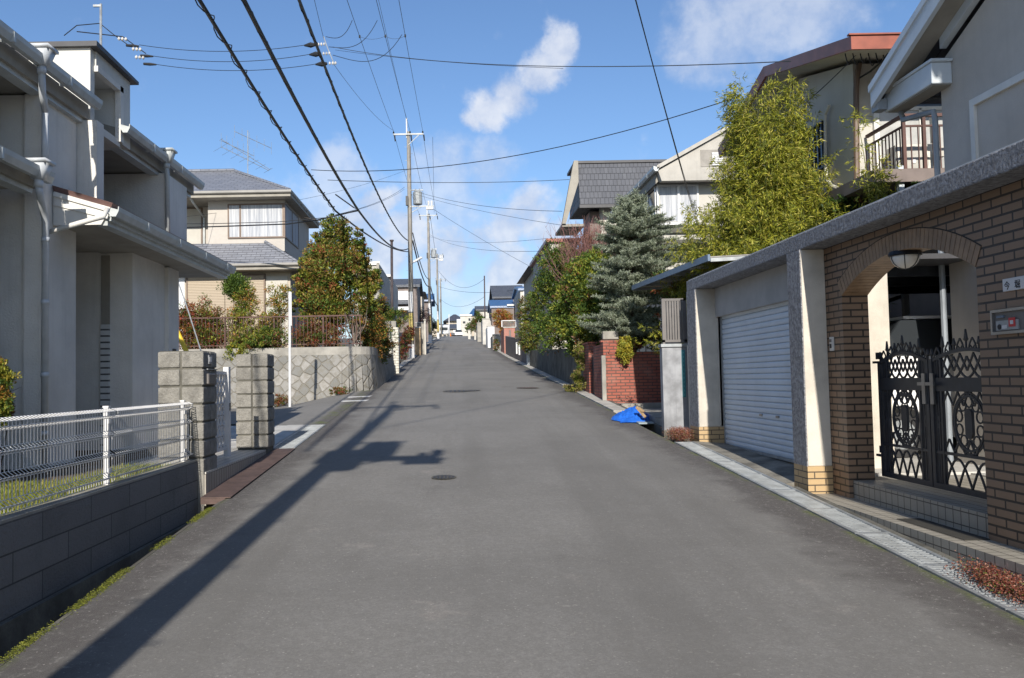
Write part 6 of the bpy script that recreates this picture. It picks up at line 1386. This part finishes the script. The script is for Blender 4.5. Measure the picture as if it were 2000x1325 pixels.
for (px, py0, py1, Y, r, mat, lab) in ((765, 470, 640, 45, .085, 'steel_brown', 'slim dark brown steel pole left of the nearest concrete pole'), (946, 539, 632, 110, .10, 'steel_brown', 'slim leaning dark pole on the right side far along the road'), (877, 614, 650, 170, .10, 'white', 'short white post beside the far truck'), (197, 8, 160, 32, .06, 'galv', 'galvanised mast end sticking up behind the grey stucco house')):
    q = PY(px, py0, Y); p = PY(px + (1 if px > 900 else 0), py1, Y); m = MB(); m.tube([(p.x, Y, zr(Y) - .3 if px != 197 else 3), (q.x, Y, q.z)], [r, r * .8], 10)
    t = thing('slim_pole' if px != 197 else 'mast_pole', (p.x, Y, zr(Y)), lab, 'pole'); m.build('shaft', M[mat], t, smooth=True)
    if px == 197: MB().box(q.x - .28, q.x + .02, Y - .05, Y + .02, q.z - .12, q.z - .04).build('top_bracket', M['polegalv'], t)
    if px == 765: MB().tube([(q.x, Y, q.z - .05), (q.x, Y, q.z + .03)], .11, 8).build('pole_cap', M['steel_brown'], t)
# ================================================================== WIRES
def cat_(a, b, sag, n=24):
    a = Vector(a); b = Vector(b); return [a.lerp(b, i / n) - Vector((0, 0, 4 * sag * (i / n) * (1 - i / n))) for i in range(n + 1)]
def wire(label, a, b, sag, r=.008, grp='overhead wires', mat='cable', spiral=0, extra=None, name='overhead_wire', n=24):
    pts = cat_(a, b, sag, n); t = thing(name, pts[0], label, 'wire' if not spiral else 'cable', grp); MB().tube(pts, r, 5).build('strand', M[mat], t)
    if spiral:
        L_ = sum((pts[i + 1] - pts[i]).length for i in range(len(pts) - 1)); k = int(L_ * 7); P = []
        P2 = cat_(a, b, sag, k)
        for i, p in enumerate(P2): P.append(p + Vector((math.cos(i * .9) * spiral, 0, math.sin(i * .9) * spiral)))
        MB().tube(P, r * .32, 4).build('spiral_hanger', M[mat], t)
    if extra: extra(t, pts)
    return t
PAa = lambda dx, dz: Vector((-2.64 + dx, 55.35, zA - .0 + dz))
PNa = lambda dx, dz: Vector((-2.2 + dx, -1.1, zN + dz))
for k, dx in enumerate((-.95, .12, .95)):
    wire(['left', 'middle', 'right'][k] + 'most high-voltage wire between the nearest pole top and the overhead pole', PNa(dx * .9 - .3, .3), PAa(dx, 0), .35, .011, 'high-voltage wires', 'cablegrey')
wire('earth wire above the high-voltage wires', PNa(-.1, .9), PAa(-.1, .8), .3, .008, 'high-voltage wires', 'cablegrey')
for k in range(2):
    f = [.34, .62][k]; t = thing('spacer_wire', PAa(0, 0), ['nearer', 'farther'][k] + ' thin spacer wire looped across the high-voltage wires', 'wire', 'spacer wires')
    Y_ = -1.1 + 56.5 * f; za_ = [cat_(PNa(dx * .9 - .3, .3), PAa(dx, 0), .35, 100)[int(f * 100)] for dx in (-.95, .12, .95)]
    m = MB(); m.tube(cat_(za_[0], za_[1], .12, 8) + cat_(za_[1], za_[2], .12, 8)[1:], .006, 4); 
    for q in za_: m.tube([q - Vector((0, 0, .05)), q + Vector((0, 0, .05))], .04, 6)
    m.build('strand', M['cablegrey'], t)
# three low bundles
wire('right-hand thick black cable bundle hanging low toward the nearest pole', (-2.15, -1.0, 8.1), PY(797, 470, 55.3), 1.35, .027, 'low cable bundles', spiral=.03, name='cable_bundle', n=40)
kn = PY(700, 411, 26.5)
wire('middle thick black cable bundle ending at the slack knot above the corner tree', (-2.75, -1.0, 7.9), kn, .45, .036, 'low cable bundles', spiral=.03, name='cable_bundle', n=40)
wire('left-hand shaggy black cable bundle running down to the corner tree top', (-3.3, -1.0, 7.8), PY(655, 412, 25.6), .35, .030, 'low cable bundles', spiral=.06, name='cable_bundle', n=40)
wire('black cable from the slack knot on to the nearest pole', kn, PY(797, 486, 55.3), .5, .035, 'low cable bundles', name='cable_bundle')
wire('lower black cable from the corner tree to the nearest pole', PY(655, 412, 25.8), PY(797, 492, 55.3), .3, .03, 'low cable bundles', name='cable_bundle')
t = thing('cable_loop', kn, 'slack drooping black cable loop at the knot above the corner tree', 'cable'); m = MB()
m.tube([PY(655, 380, 26.5), PY(690, 405, 26.5), kn, PY(672, 418, 26.5), PY(620, 430, 26.8), PY(560, 438, 27), PY(450, 442, 27.5), PY(325, 446, 28)], .022, 6); m.tube([kn + Vector((0, 0, -.02)), PY(640, 425, 26.6), PY(540, 434, 27), PY(420, 437, 27.5), PY(322, 438, 28)], .012, 5); m.build('strand', M['cable'], t)
# side branch hardware with three wires from the left
bp = [PY(612, 88, 32), PY(622, 106, 32), PY(634, 125, 32)]; lp_ = [PY(272, 88, 32), PY(300, 110, 32), PY(304, 126, 32)]
br_ = thing('branch_bracket', PY(632, 80, 32), 'cluster of insulators on a slanting bar hung in mid-air left of the high-voltage wires', 'insulators')
m = MB(); m.tube([PY(632, 72, 32), PY(640, 95, 32), PY(653, 126, 32)], .02, 6); m.build('bar', M['polegalv'], br_)
for q in bp:
    m = MB(); d = Vector((1, 0, .05)); m.tube([q - d * .35, q - d * .1, q + d * .1], [.03, .11, .05], 8); m.build('dead_end_clamp', M['cable'], br_)
    m = MB()
    for i in range(3): c = q + d * (.16 + i * .11); m.tube([c, c + d * .035, c + d * .07], [.03, .075, .03], 10)
    m.build('insulator', M['ceramic'], br_)
br2 = thing('branch_bracket', PY(250, 80, 32), 'row of black dead-end clamps and white insulators behind the grey house roof', 'insulators')
for px, py in ((262, 90), (290, 110), (296, 126)):
    q = PY(px, py, 32); d = Vector((1, 0, -.08)); m = MB(); m.tube([q - d * .3, q - d * .05, q + d * .18], [.05, .06, .03], 8); m.build('dead_end_clamp', M['cable'], br2)
    q = PY(px - 32, py - 14, 32); m = MB()
    for i in range(3): c = q + d * i * .13; m.tube([c, c + d * .05, c + d * .09], [.03, .08, .03], 10)
    m.build('insulator', M['ceramic'], br2)
m = MB(); m.tube([PY(125, 70, 32), PY(150, 50, 32), PY(195, 46, 32), PY(222, 68, 32), PY(250, 88, 32)], .018, 6); m.tube([PY(150, 62, 32), PY(240, 72, 32), PY(285, 105, 32)], .02, 6); m.build('jumper', M['cable'], br2)
for k in range(3): wire(['upper', 'middle', 'lower'][k] + ' branch wire running left behind the grey house roof', lp_[k], bp[k] - Vector((.3, 0, 0)), .25, .012, 'branch wires to the left')
wire('messenger wire carrying the mid-air insulator cluster', PY(600, -60, 26), PY(632, 75, 32), .02, .009, 'messenger wires', 'cablegrey'); wire('messenger wire from the insulator cluster down to the nearest pole', PY(652, 126, 32), PAa(-.95, .05), .3, .009, 'messenger wires', 'cablegrey')
for k, (p0, p1, dp, px) in enumerate((((636, 72), (688, 40), 40, 0), ((642, 92), (737, 40), 42, 0), ((650, 108), (785, 68), 50, 0))):
    t = thing('jumper_wire', PY(*p0, 32), ['upper', 'middle', 'lower'][k] + ' slack jumper loop from the insulator cluster to a high-voltage wire', 'wire', 'jumper loops')
    A_ = PY(*p0, 32); B_ = PY(*p1, 32); m = MB(); P = []
    for i in range(17): f = i / 16; p = A_.lerp(B_, f); P.append(p - Vector((0, 0, 3.4 * (.24 + .1 * k) * f * (1 - f) * (1 + f * 1.4))))
    m.tube(P, .012, 5); m.build('strand', M['cable'], t)
def pw_(label, a, Ya, b, Yb_, sag=.3, r=.010, grp='service wires', **k): return wire(label, PY(*a, Ya), PY(*b, Yb_), sag, r, grp, **k)
pw_('long wire from the insulator cluster across to the red-brown roof', (650, 92), 32, (1545, 120), 15.2, .35, mat='cablegrey'); pw_('thin upper wire crossing toward the red-brown roof', (655, 98), 32, (1100, 134), 24, .1, .006)
pw_('wire from the left cable bundle across to the bamboo', (608, 332), 24, (1446, 188), 16.5, .5)
pw_('short level wire above the far roofs from the pole to the slate roof', (640, 352), 26, (1112, 351), 33.5, .1, mat='cablegrey')
pw_('wire from the nearest pole to the slate-roofed block', (806, 372), 55, (1098, 413), 34, .3); pw_('second lower wire from the nearest pole toward the slate-roofed block', (806, 378), 55, (1096, 440), 34, .15, .008)
pw_('wire sloping from the nearest pole left to the corner tree', (790, 366), 55, (655, 420), 27.5, .2); pw_('second sloping wire from the nearest pole to the corner tree', (790, 370), 55, (640, 424), 27.5, .2, .008)
pw_('wire from the second pole to the hedge trees on the right', (838, 458), 93, (1075, 490), 36, .6); pw_('thin wire from the second pole to the houses on the right', (838, 462), 93, (1070, 466), 38, .4, .008)
pw_('descending wire from the nearest pole arm to the right far houses', (845, 408), 55, (1034, 520), 60, .1); pw_('drooping wire from the third pole to the dark right pole', (857, 530), 135, (946, 545), 110, 1.8, .02); pw_('lower wire from the third pole to the right houses', (857, 560), 135, (1010, 566), 90, .6, .02)
pw_('wire from the fourth pole to the right pole', (861, 585), 175, (946, 580), 110, 1.4, .02)
for k in range(3): wire(['left', 'middle', 'right'][k] + ' high-voltage wire between the nearest and second poles', PAa((-.95, .12, .95)[k], 0), (pB.location.x + (-.95, .12, .95)[k], 92.8, zB), .5, .012, 'far high-voltage wires', 'cablegrey')
wire('thick cable running from the nearest to the second pole', PY(806, 470, 55.3), PY(838, 560, 92.9), .8, .05, 'far cables'); wire('second thick cable from the nearest to the second pole', PY(806, 455, 55.3), PY(838, 545, 92.9), .8, .035, 'far cables')
wire('cable running from the second to the third pole', PY(841, 560, 93), PY(855, 597, 134.8), .5, .06, 'far cables'); wire('upper wire from the second to the third pole', PY(840, 420, 93), PY(855, 515, 134.8), .5, .02, 'far high-voltage wires', 'cablegrey')
wire('upper of two service wires dropping from overhead to the ivory bay-window house', (-2.0, -1.0, 9.5), PY(1362, 440, 25.5), .35, .010, 'service drops to the bay-window house'); wire('lower of two service wires dropping from overhead to the ivory bay-window house', (-2.0, -1.0, 9.36), PY(1366, 444, 25.5), .40, .008, 'service drops to the bay-window house')
pw_('thin wire down from the cluster to the nearest pole crossarm bracket', (845, 268), 55.2, (848, 415), 92, .1, .012, mat='cablegrey')
pw_('wire slanting down the cream wall of the balcony house', (1672, 108), 14.2, (1575, 200), 15.6, .02, .008)
pw_('level thin wire in front of the beige house upper wall', (322, 428), 27, (800, 330), 55, .4, .007)
# hanging tangled ends near the red-brown eave
t = thing('eave_cables', PY(1720, 125, 14.0), 'tangled black cables under the red-brown eave corner', 'cables'); m = MB(); rr = random.Random(3)
for i in range(7):
    a = PY(1650 + i * 15, 100 + rr.uniform(0, 8), 13.95); b = PY(1662 + i * 15, 112 + rr.uniform(0, 14), 13.95); m.tube(cat_(a, b, .12, 8), .010, 5)
m.tube([PY(1735, 105, 13.9), PY(1725, 118, 13.9), PY(1700, 140, 14.2), PY(1680, 152, 14.6)], .018, 5); m.build('strands', M['cable'], t)
# ================================================================== FARTHER UP THE STREET
def bldg(label, Yn, px0, px1, pyt, pyb, wallm, roof=None, depth=8, rh=0, ov=.5, rpx=None, parts=(), kind='flat', name='house'):
    a = PY(px0, pyt, Yn); b = PY(px1, pyb, Yn); zb = min(b.z, zr(Yn) - .5)
    t = thing(name, ((a.x + b.x) / 2, Yn + depth / 2, zb), label, 'house'); MB().box(a.x, b.x, Yn, Yn + depth, zb, a.z).build('wall', M[wallm], t)
    if roof:
        z0 = a.z; z1 = z0 + rh; x0 = a.x - ov; x1 = b.x + ov; y0 = Yn - ov; y1 = Yn + depth + ov; m = MB()
        if kind == 'hip':
            i = min((x1 - x0), (y1 - y0)) / 2 * .9; ym = (y0 + y1) / 2; xa = x0 + i; xb_ = x1 - i
            m.face([(x0, y0, z0), (x1, y0, z0), (xb_, ym, z1), (xa, ym, z1)]); m.face([(x1, y0, z0), (x1, y1, z0), (xb_, ym, z1)]); m.face([(x1, y1, z0), (x0, y1, z0), (xa, ym, z1), (xb_, ym, z1)]); m.face([(x0, y1, z0), (x0, y0, z0), (xa, ym, z1)]); m.face([(x0, y0, z0 - .01), (x0, y1, z0 - .01), (x1, y1, z0 - .01), (x1, y0, z0 - .01)])
        elif kind == 'gableX':   # ridge along X: slope faces the viewer
            ym = (y0 + y1) / 2; m.prism([(x0, y0, z0 - .1), (x0, y0, z0 + .1), (x0, ym, z1 + .1), (x0, y1, z0 + .1), (x0, y1, z0 - .1), (x0, ym, z1 - .1)], (x1 - x0, 0, 0)); m.prism([(x0 + ov, Yn, z0), (x0 + ov, ym, z1 - .12), (x0 + ov, Yn + depth, z0)], (x1 - x0 - 2 * ov, 0, 0))
        else: m.box(x0, x1, y0, y1, z0, z0 + .15)
        m.build('roof', M[roof], t)
    for (nm, p0, p1, q0, q1, mt, dy) in parts:
        u = PY(p0, q0, Yn); v = PY(p1, q1, Yn); MB().box(u.x, v.x, Yn - dy, Yn - .001, v.z, u.z).build(nm, M[mt], t)
    return t
bldg('narrow beige house front just right of the corner tree', 47, 690, 741, 514, 650, 'cream', None, 9, parts=[('parapet', 715, 742, 512, 518, 'white', .1), ('side_pier', 736, 743, 515, 650, 'concrete', .3)])
t = bldg('cream and grey pier-fronted house left of the slim brown pole', 58, 744, 764, 540, 650, 'greywall', None, 8, parts=[('pale_pier', 746, 756, 542, 604, 'cream2', .3), ('parapet', 744, 764, 538, 542, 'white', .4)])
bldg('two-storey house with grey tiled roof and closed white shutters behind the slim brown pole', 72, 758, 816, 560, 650, 'brownwall', 'slate2', 8, 1.0, .25, kind='gableX', parts=[('shutter', 761, 777, 569, 586, 'white', .1), ('shutter', 778, 797, 569, 586, 'white', .1), ('lower_roof', 757, 800, 589, 596, 'slate2', 1.0), ('canopy', 775, 800, 602, 608, 'white', 1.2)])
bldg('small pale house with dark eaves behind the nearest concrete pole', 84, 806, 825, 572, 650, 'tanwall', 'darkroof', 7, .6, .4, kind='hip')
bldg('blue-roofed house between the first two concrete poles', 104, 818, 842, 588, 655, 'brownwall', 'bluetile', 7, 1.1, .4, kind='gableX')
bldg('dark tiled house high on the right beyond the clipped hedge', 92, 966, 1024, 582, 655, 'brownwall', 'slate2', 9, 1.7, .25, kind='gableX')
bldg('blue tiled low roof house below the dark tiled one', 82, 960, 1004, 600, 655, 'brownwall', 'bluetile', 6, .85, .15, kind='gableX', parts=[('eave', 990, 1010, 595, 598, 'trim', .3)])
bldg('house with bright blue ridge right of the dark tiled roof', 75, 1016, 1050, 566, 650, 'cream2', 'bluetile', 8, .6, .2, kind='gableX', parts=[('window', 1022, 1036, 569, 576, 'white', .05)])
bldg('white-walled house with upswept dark eave behind the tall hedge', 48, 1046, 1100, 522, 640, 'cream2', 'darkroof', 8, 1.0, .45, kind='hip')
bldg('ivory house with red eave line above the dark hedge tree', 38, 1074, 1130, 474, 640, 'cream2', 'redfascia', 8, .12, .18)
bldg('large dark hip-roofed house on the skyline at the top of the road', 250, 872, 905, 628, 650, 'tanwall', 'slate', 16, 2.6, 1.0, kind='hip')
bldg('long grey-roofed terrace at the end of the road behind the truck', 222, 862, 899, 643, 662, 'cream', 'slate2', 14, 1.6, .6, kind='gableX', parts=[('window', 885, 893, 645, 651, 'white', .1), ('lower_roof', 874, 899, 651, 655, 'slate2', 1.5)])
bldg('white three-storey house at the end of the road', 205, 899, 921, 617, 660, 'cream2', None, 9, parts=[('window', 904, 909, 628, 632, 'darkglass', .05), ('window', 915, 919, 622, 627, 'darkglass', .05), ('parapet', 898, 922, 615, 617, 'white', .3), ('lower_storey', 892, 900, 624, 655, 'lightblue', .4)])
bldg('blue-roofed house on the skyline right of the white house', 215, 918, 936, 617, 655, 'tanwall', 'bluetile', 9, 2.2, .5, kind='hip')
bldg('pale gabled house behind the leaning dark pole', 130, 934, 958, 606, 650, 'cream2', 'slate2', 9, .9, .4, kind='gableX')
bldg('hazy low house line left of the far truck', 210, 838, 866, 640, 655, 'tanwall', 'slate2', 9, 1.6, .5, kind='hip')
# left verge beyond the stone wall
lw = thing('garden_wall', (-2.5, 40, 2), 'dark grey block wall under the cascading shrub', 'wall')
A = PX(763, 700, XW + .05)
m = MB(); m.box(XW - .2, XW - .03, 30.0, 36.0, 1.2, 2.75); m.build('wall_body', M['greyblock'], lw)
wp = thing('white_brick_pier', (-2.6, 36, 1.9), 'white brick gate pier beyond the cascading shrub', 'pier')
a = PY(759, 640, 36.2); b = PY(779, 715, 36.2); m = MB(); m.box(a.x, b.x, 36.2, 36.9, 1.8, a.z); bevel(m.build('brick_body', M['whitebrick'], wp), .01); m = MB(); m.box(a.x - .15, a.x + .3, 36.3, 36.8, a.z, a.z + .28); m.build('cap_block', M['concrete'], wp)
plant('round_shrub', 'rounded green shrub behind the white brick gate pier', 'shrub', [ell(770, 625, 40, 28, 22), ell(750, 612, 40, 20, 18)], 160, 36, .08, [G1, G2, OR, YG], [.4, .3, .15, .15], 121, base=(-3.2, 40, 2.2), r0=.04, csz=.3, shell=.4)
plant('red_green_shrub', 'red and green shrub between white brick pier and nearest concrete pole', 'shrub', [ell(792, 668, 46, 14, 24), ell(800, 650, 47, 12, 16), ell(786, 690, 45, 10, 16)], 150, 34, .08, [MR, RD, G1, BR], [.35, .2, .25, .2], 122, base=(-2.85, 46, 2.6), r0=.03, csz=.3, shell=.3)
plant('plum_tree', 'leafless purple-brown tree between the concrete poles', 'tree', [ell(826, 618, 78, 18, 20), ell(814, 625, 76, 12, 14)], 200, 22, .09, [(.10, .05, .06), (.14, .08, .08), (.07, .04, .05)], [.4, .3, .3], 123, base=(-3.4, 78, 4.5), r0=.09, csz=.3, shell=.1)
plant('verge_shrub', 'dark shrubs on the left verge between the second and third poles', 'shrub', [ell(846, 640, 112, 8, 20), ell(838, 650, 108, 6, 12)], 120, 22, .14, [G3, BR, G1], [.4, .3, .3], 124, base=(-3.5, 112, 6.3), r0=.05, csz=.3, shell=.2)
for (lab, Y, px0, px1, py0, py1, mt, nm) in (('grey garden wall with a pale end post left of the second pole', 62, 812, 830, 632, 672, 'concrete', 'garden_wall'), ('tan brick gate wall panel under the plum tree', 60, 810, 821, 641, 664, 'wood', 'timber_gate'), ('pale post at the end of the grey garden wall', 61, 828, 832, 626, 668, 'cream2', 'gate_post'),
      ('pink-red brick gate wall with a dark centre stripe beyond the clipped hedge', 60, 984, 1007, 641, 694, 'pinkbrick', 'brick_gate_wall'), ('beige concrete garage front far along the right side', 84, 942, 962, 624, 668, 'concrete_light', 'garage_wall'), ('white car-port screen beside the beige garage front', 74, 952, 966, 638, 652, 'white', 'white_screen'),
      ('grey boundary wall between the beige garage and orange tree', 68, 962, 984, 655, 682, 'concrete', 'boundary_wall'), ('pale gate pillar at the far right verge', 120, 914, 919, 646, 660, 'cream2', 'gate_pillar'), ('second pale gate pillar at the far right verge', 112, 926, 930, 644, 660, 'cream2', 'gate_pillar'), ('shaded grey wall beside the far pale pillars', 96, 932, 943, 632, 660, 'concrete', 'boundary_wall')):
    a = PY(px0, py0, Y); b = PY(px1, py1, Y); m = MB(); m.box(a.x, b.x, Y, Y + (4 if px1 - px0 > 8 else .4), zr(Y) - .3, a.z); t = thing(nm, ((a.x + b.x) / 2, Y, zr(Y)), lab, 'wall' if 'wall' in nm or 'timber' in nm or 'screen' in nm else 'post'); bevel(m.build('wall_body', M[mt], t), .02)
    m = MB(); m.box(a.x - .04, b.x + .04, Y - .04, Y + .5, a.z, a.z + .08); m.build('cap', M['kerb'], t)
    if 'pink' in lab: c = PY(994, 645, Y); d = PY(999, 694, Y); m = MB(); m.box(c.x, d.x, Y - .03, Y, d.z, c.z); m.build('stripe', M['brownwall'], t)
t = thing('white_railing', PY(995, 630, 60), 'white framed mesh railing on top of the pink-red brick gate wall', 'railing'); a = PY(980, 626, 60); b = PY(1008, 641, 60); m = MB()
for x in (a.x, b.x): m.box(x - .03, x + .03, 59.97, 60.03, b.z + .08, a.z)
m.box(a.x, b.x, 59.97, 60.03, a.z - .05, a.z); m.build('frame', M['white'], t); m = MB()
for i in range(14): x = a.x + (b.x - a.x) * i / 13; m.box(x - .01, x + .01, 59.99, 60.01, b.z + .08, a.z - .05)
m.build('bars', M['polegalv'], t)
rw = thing('road_side_wall', (3.8, 50, 3), 'dark red-brown boundary wall with pale vents between hedge and pink brick gate', 'wall')
m = MB()
for i in range(9): a = 42 + i * 2; b = a + 2; m.hexa([(3.70, a, zr(a) - .3), (3.9, a, zr(a) - .3), (3.9, b, zr(b) - .3), (3.70, b, zr(b) - .3), (3.70, a, zr(a) + 1.25), (3.9, a, zr(a) + 1.25), (3.9, b, zr(b) + 1.25), (3.70, b, zr(b) + 1.25)])
m.build('wall_body', M['brownwall'], rw)
m = MB(); q = PY(1026, 690, 43); m.box(q.x - .05, q.x + .09, 41.5, 41.7, zr(42), zr(42) + .95); tag(bevel(m.build('marker_post', M['lightblue']), .01), 'pale blue marker post at the foot of the clipped hedge', 'post')
for k, (px, Y) in enumerate(((1009, 52), (1014, 50))):
    q = PX(px, 680, 3.66); m = MB(); m.box(3.62, 3.698, q.y - .1, q.y + .1, zr(q.y) + .35, zr(q.y) + 1.0); m.build('meter_box', M['white']); tag(bpy.data.objects['meter_box' if k == 0 else 'meter_box.001'], ['farther', 'nearer'][k] + ' small white box on the dark red-brown boundary wall', 'meter box', 'white boxes on the boundary wall')
plant('orange_tree', 'round orange-leaved tree behind the pink-red brick gate wall', 'tree', [ell(978, 622, 66, 16, 20), ell(990, 632, 66, 14, 20), ell(984, 652, 65, 10, 14)], 260, 34, .11, [OR, (.34, .11, .03), RD, YG], [.4, .35, .1, .15], 131, base=(4.2, 66, 4), r0=.08, csz=.28, shell=.4)
plant('round_shrub', 'green tree beyond the beige garage front', 'tree', [ell(935, 625, 104, 12, 15), ell(926, 635, 112, 9, 12), ell(916, 642, 122, 8, 11)], 240, 28, .15, [G1, G2, G3, BR], [.35, .3, .2, .15], 132, base=(3.9, 108, 6.3), r0=.08, csz=.28, shell=.4)
plant('verge_shrub', 'small brown-green bush in front of the grey boundary wall', 'shrub', [ell(969, 674, 66, 7, 12)], 60, 26, .09, [BR, G1, OR], [.4, .4, .2], 133, base=(3.75, 64, 3.8), r0=.02, csz=.3, shell=.3)
# truck
tk = thing('white_truck', (PY(867, 650, 180).x, 181, zr(180)), 'small white truck facing the camera at the crest of the road', 'truck')
tx = tk.location.x; tz = zr(180)
m = MB(); m.box(tx - .95, tx + .95, 180, 181.5, tz + .55, tz + 2.05); bevel(m.build('cab', M['white'], tk), .08, 2)
m = MB(); m.box(tx - 1.0, tx + 1.0, 181.6, 185, tz + .9, tz + 2.5); m.build('cargo_box', M['white'], tk)
m = MB(); m.box(tx - .82, tx + .82, 179.97, 180.0, tz + 1.25, tz + 1.9); m.build('windscreen', M['darkglass'], tk)
m = MB(); m.box(tx - .5, tx + .5, 179.96, 180.0, tz + .95, tz + 1.02); m.box(tx - .9, tx + .9, 179.9, 180, tz + .42, tz + .56); m.build('bumper', M['black'], tk)
for s_ in (-1, 1):
    MB().box(tx + s_ * .75 - .14, tx + s_ * .75 + .14, 179.95, 180, tz + .62, tz + .8).build('headlight', M['ceramic'], tk); MB().box(tx + s_ * 1.08 - .08, tx + s_ * 1.08 + .08, 179.95, 180.05, tz + 1.3, tz + 1.7).build('mirror', M['black'], tk)
    MB().tube([(tx + s_ * .85 - .11, 180.7, tz + .38), (tx + s_ * .85 + .11, 180.7, tz + .38)], .38, 16).build('wheel', M['black'], tk)
c2 = thing('parked_car', (PY(896, 655, 178).x, 178, zr(178)), 'tiny white car parked at the top of the road right of the truck', 'car'); tx = c2.location.x; tz = zr(178)
m = MB(); m.box(tx - .8, tx + .8, 178, 182, tz + .25, tz + .85); bevel(m.build('body', M['carwhite'], c2), .08, 2); m = MB(); m.hexa([(tx - .75, 178.8, tz + .851), (tx + .75, 178.8, tz + .851), (tx + .75, 181.8, tz + .851), (tx - .75, 181.8, tz + .851), (tx - .6, 179.3, tz + 1.4), (tx + .6, 179.3, tz + 1.4), (tx + .6, 181.4, tz + 1.4), (tx - .6, 181.4, tz + 1.4)]); m.build('cabin', M['darkglass'], c2)
for s_ in (-1, 1): MB().tube([(tx + s_ * .7 - .08, 178.8, tz + .3), (tx + s_ * .7 + .08, 178.8, tz + .3)], .3, 14).build('wheel', M['black'], c2); MB().box(tx + s_ * .6 - .12, tx + s_ * .6 + .12, 177.97, 178, tz + .55, tz + .68).build('headlight', M['ceramic'], c2)
cnn = thing('traffic_cone', (PY(880, 657, 172).x, 172, zr(172)), 'orange traffic cone on the road beside the far truck', 'traffic cone'); m = MB(); m.tube([cnn.location, cnn.location + Vector((0, 0, .7))], [.18, .03], 12); m.build('cone', plain('orange_cone', (.8, .22, .03), .5), cnn); MB().box(cnn.location.x - .22, cnn.location.x + .22, 171.78, 172.22, cnn.location.z, cnn.location.z + .04).build('base', M['black'], cnn)
# back side of the place: simple house behind the camera on the left, so side views and reflections see a street
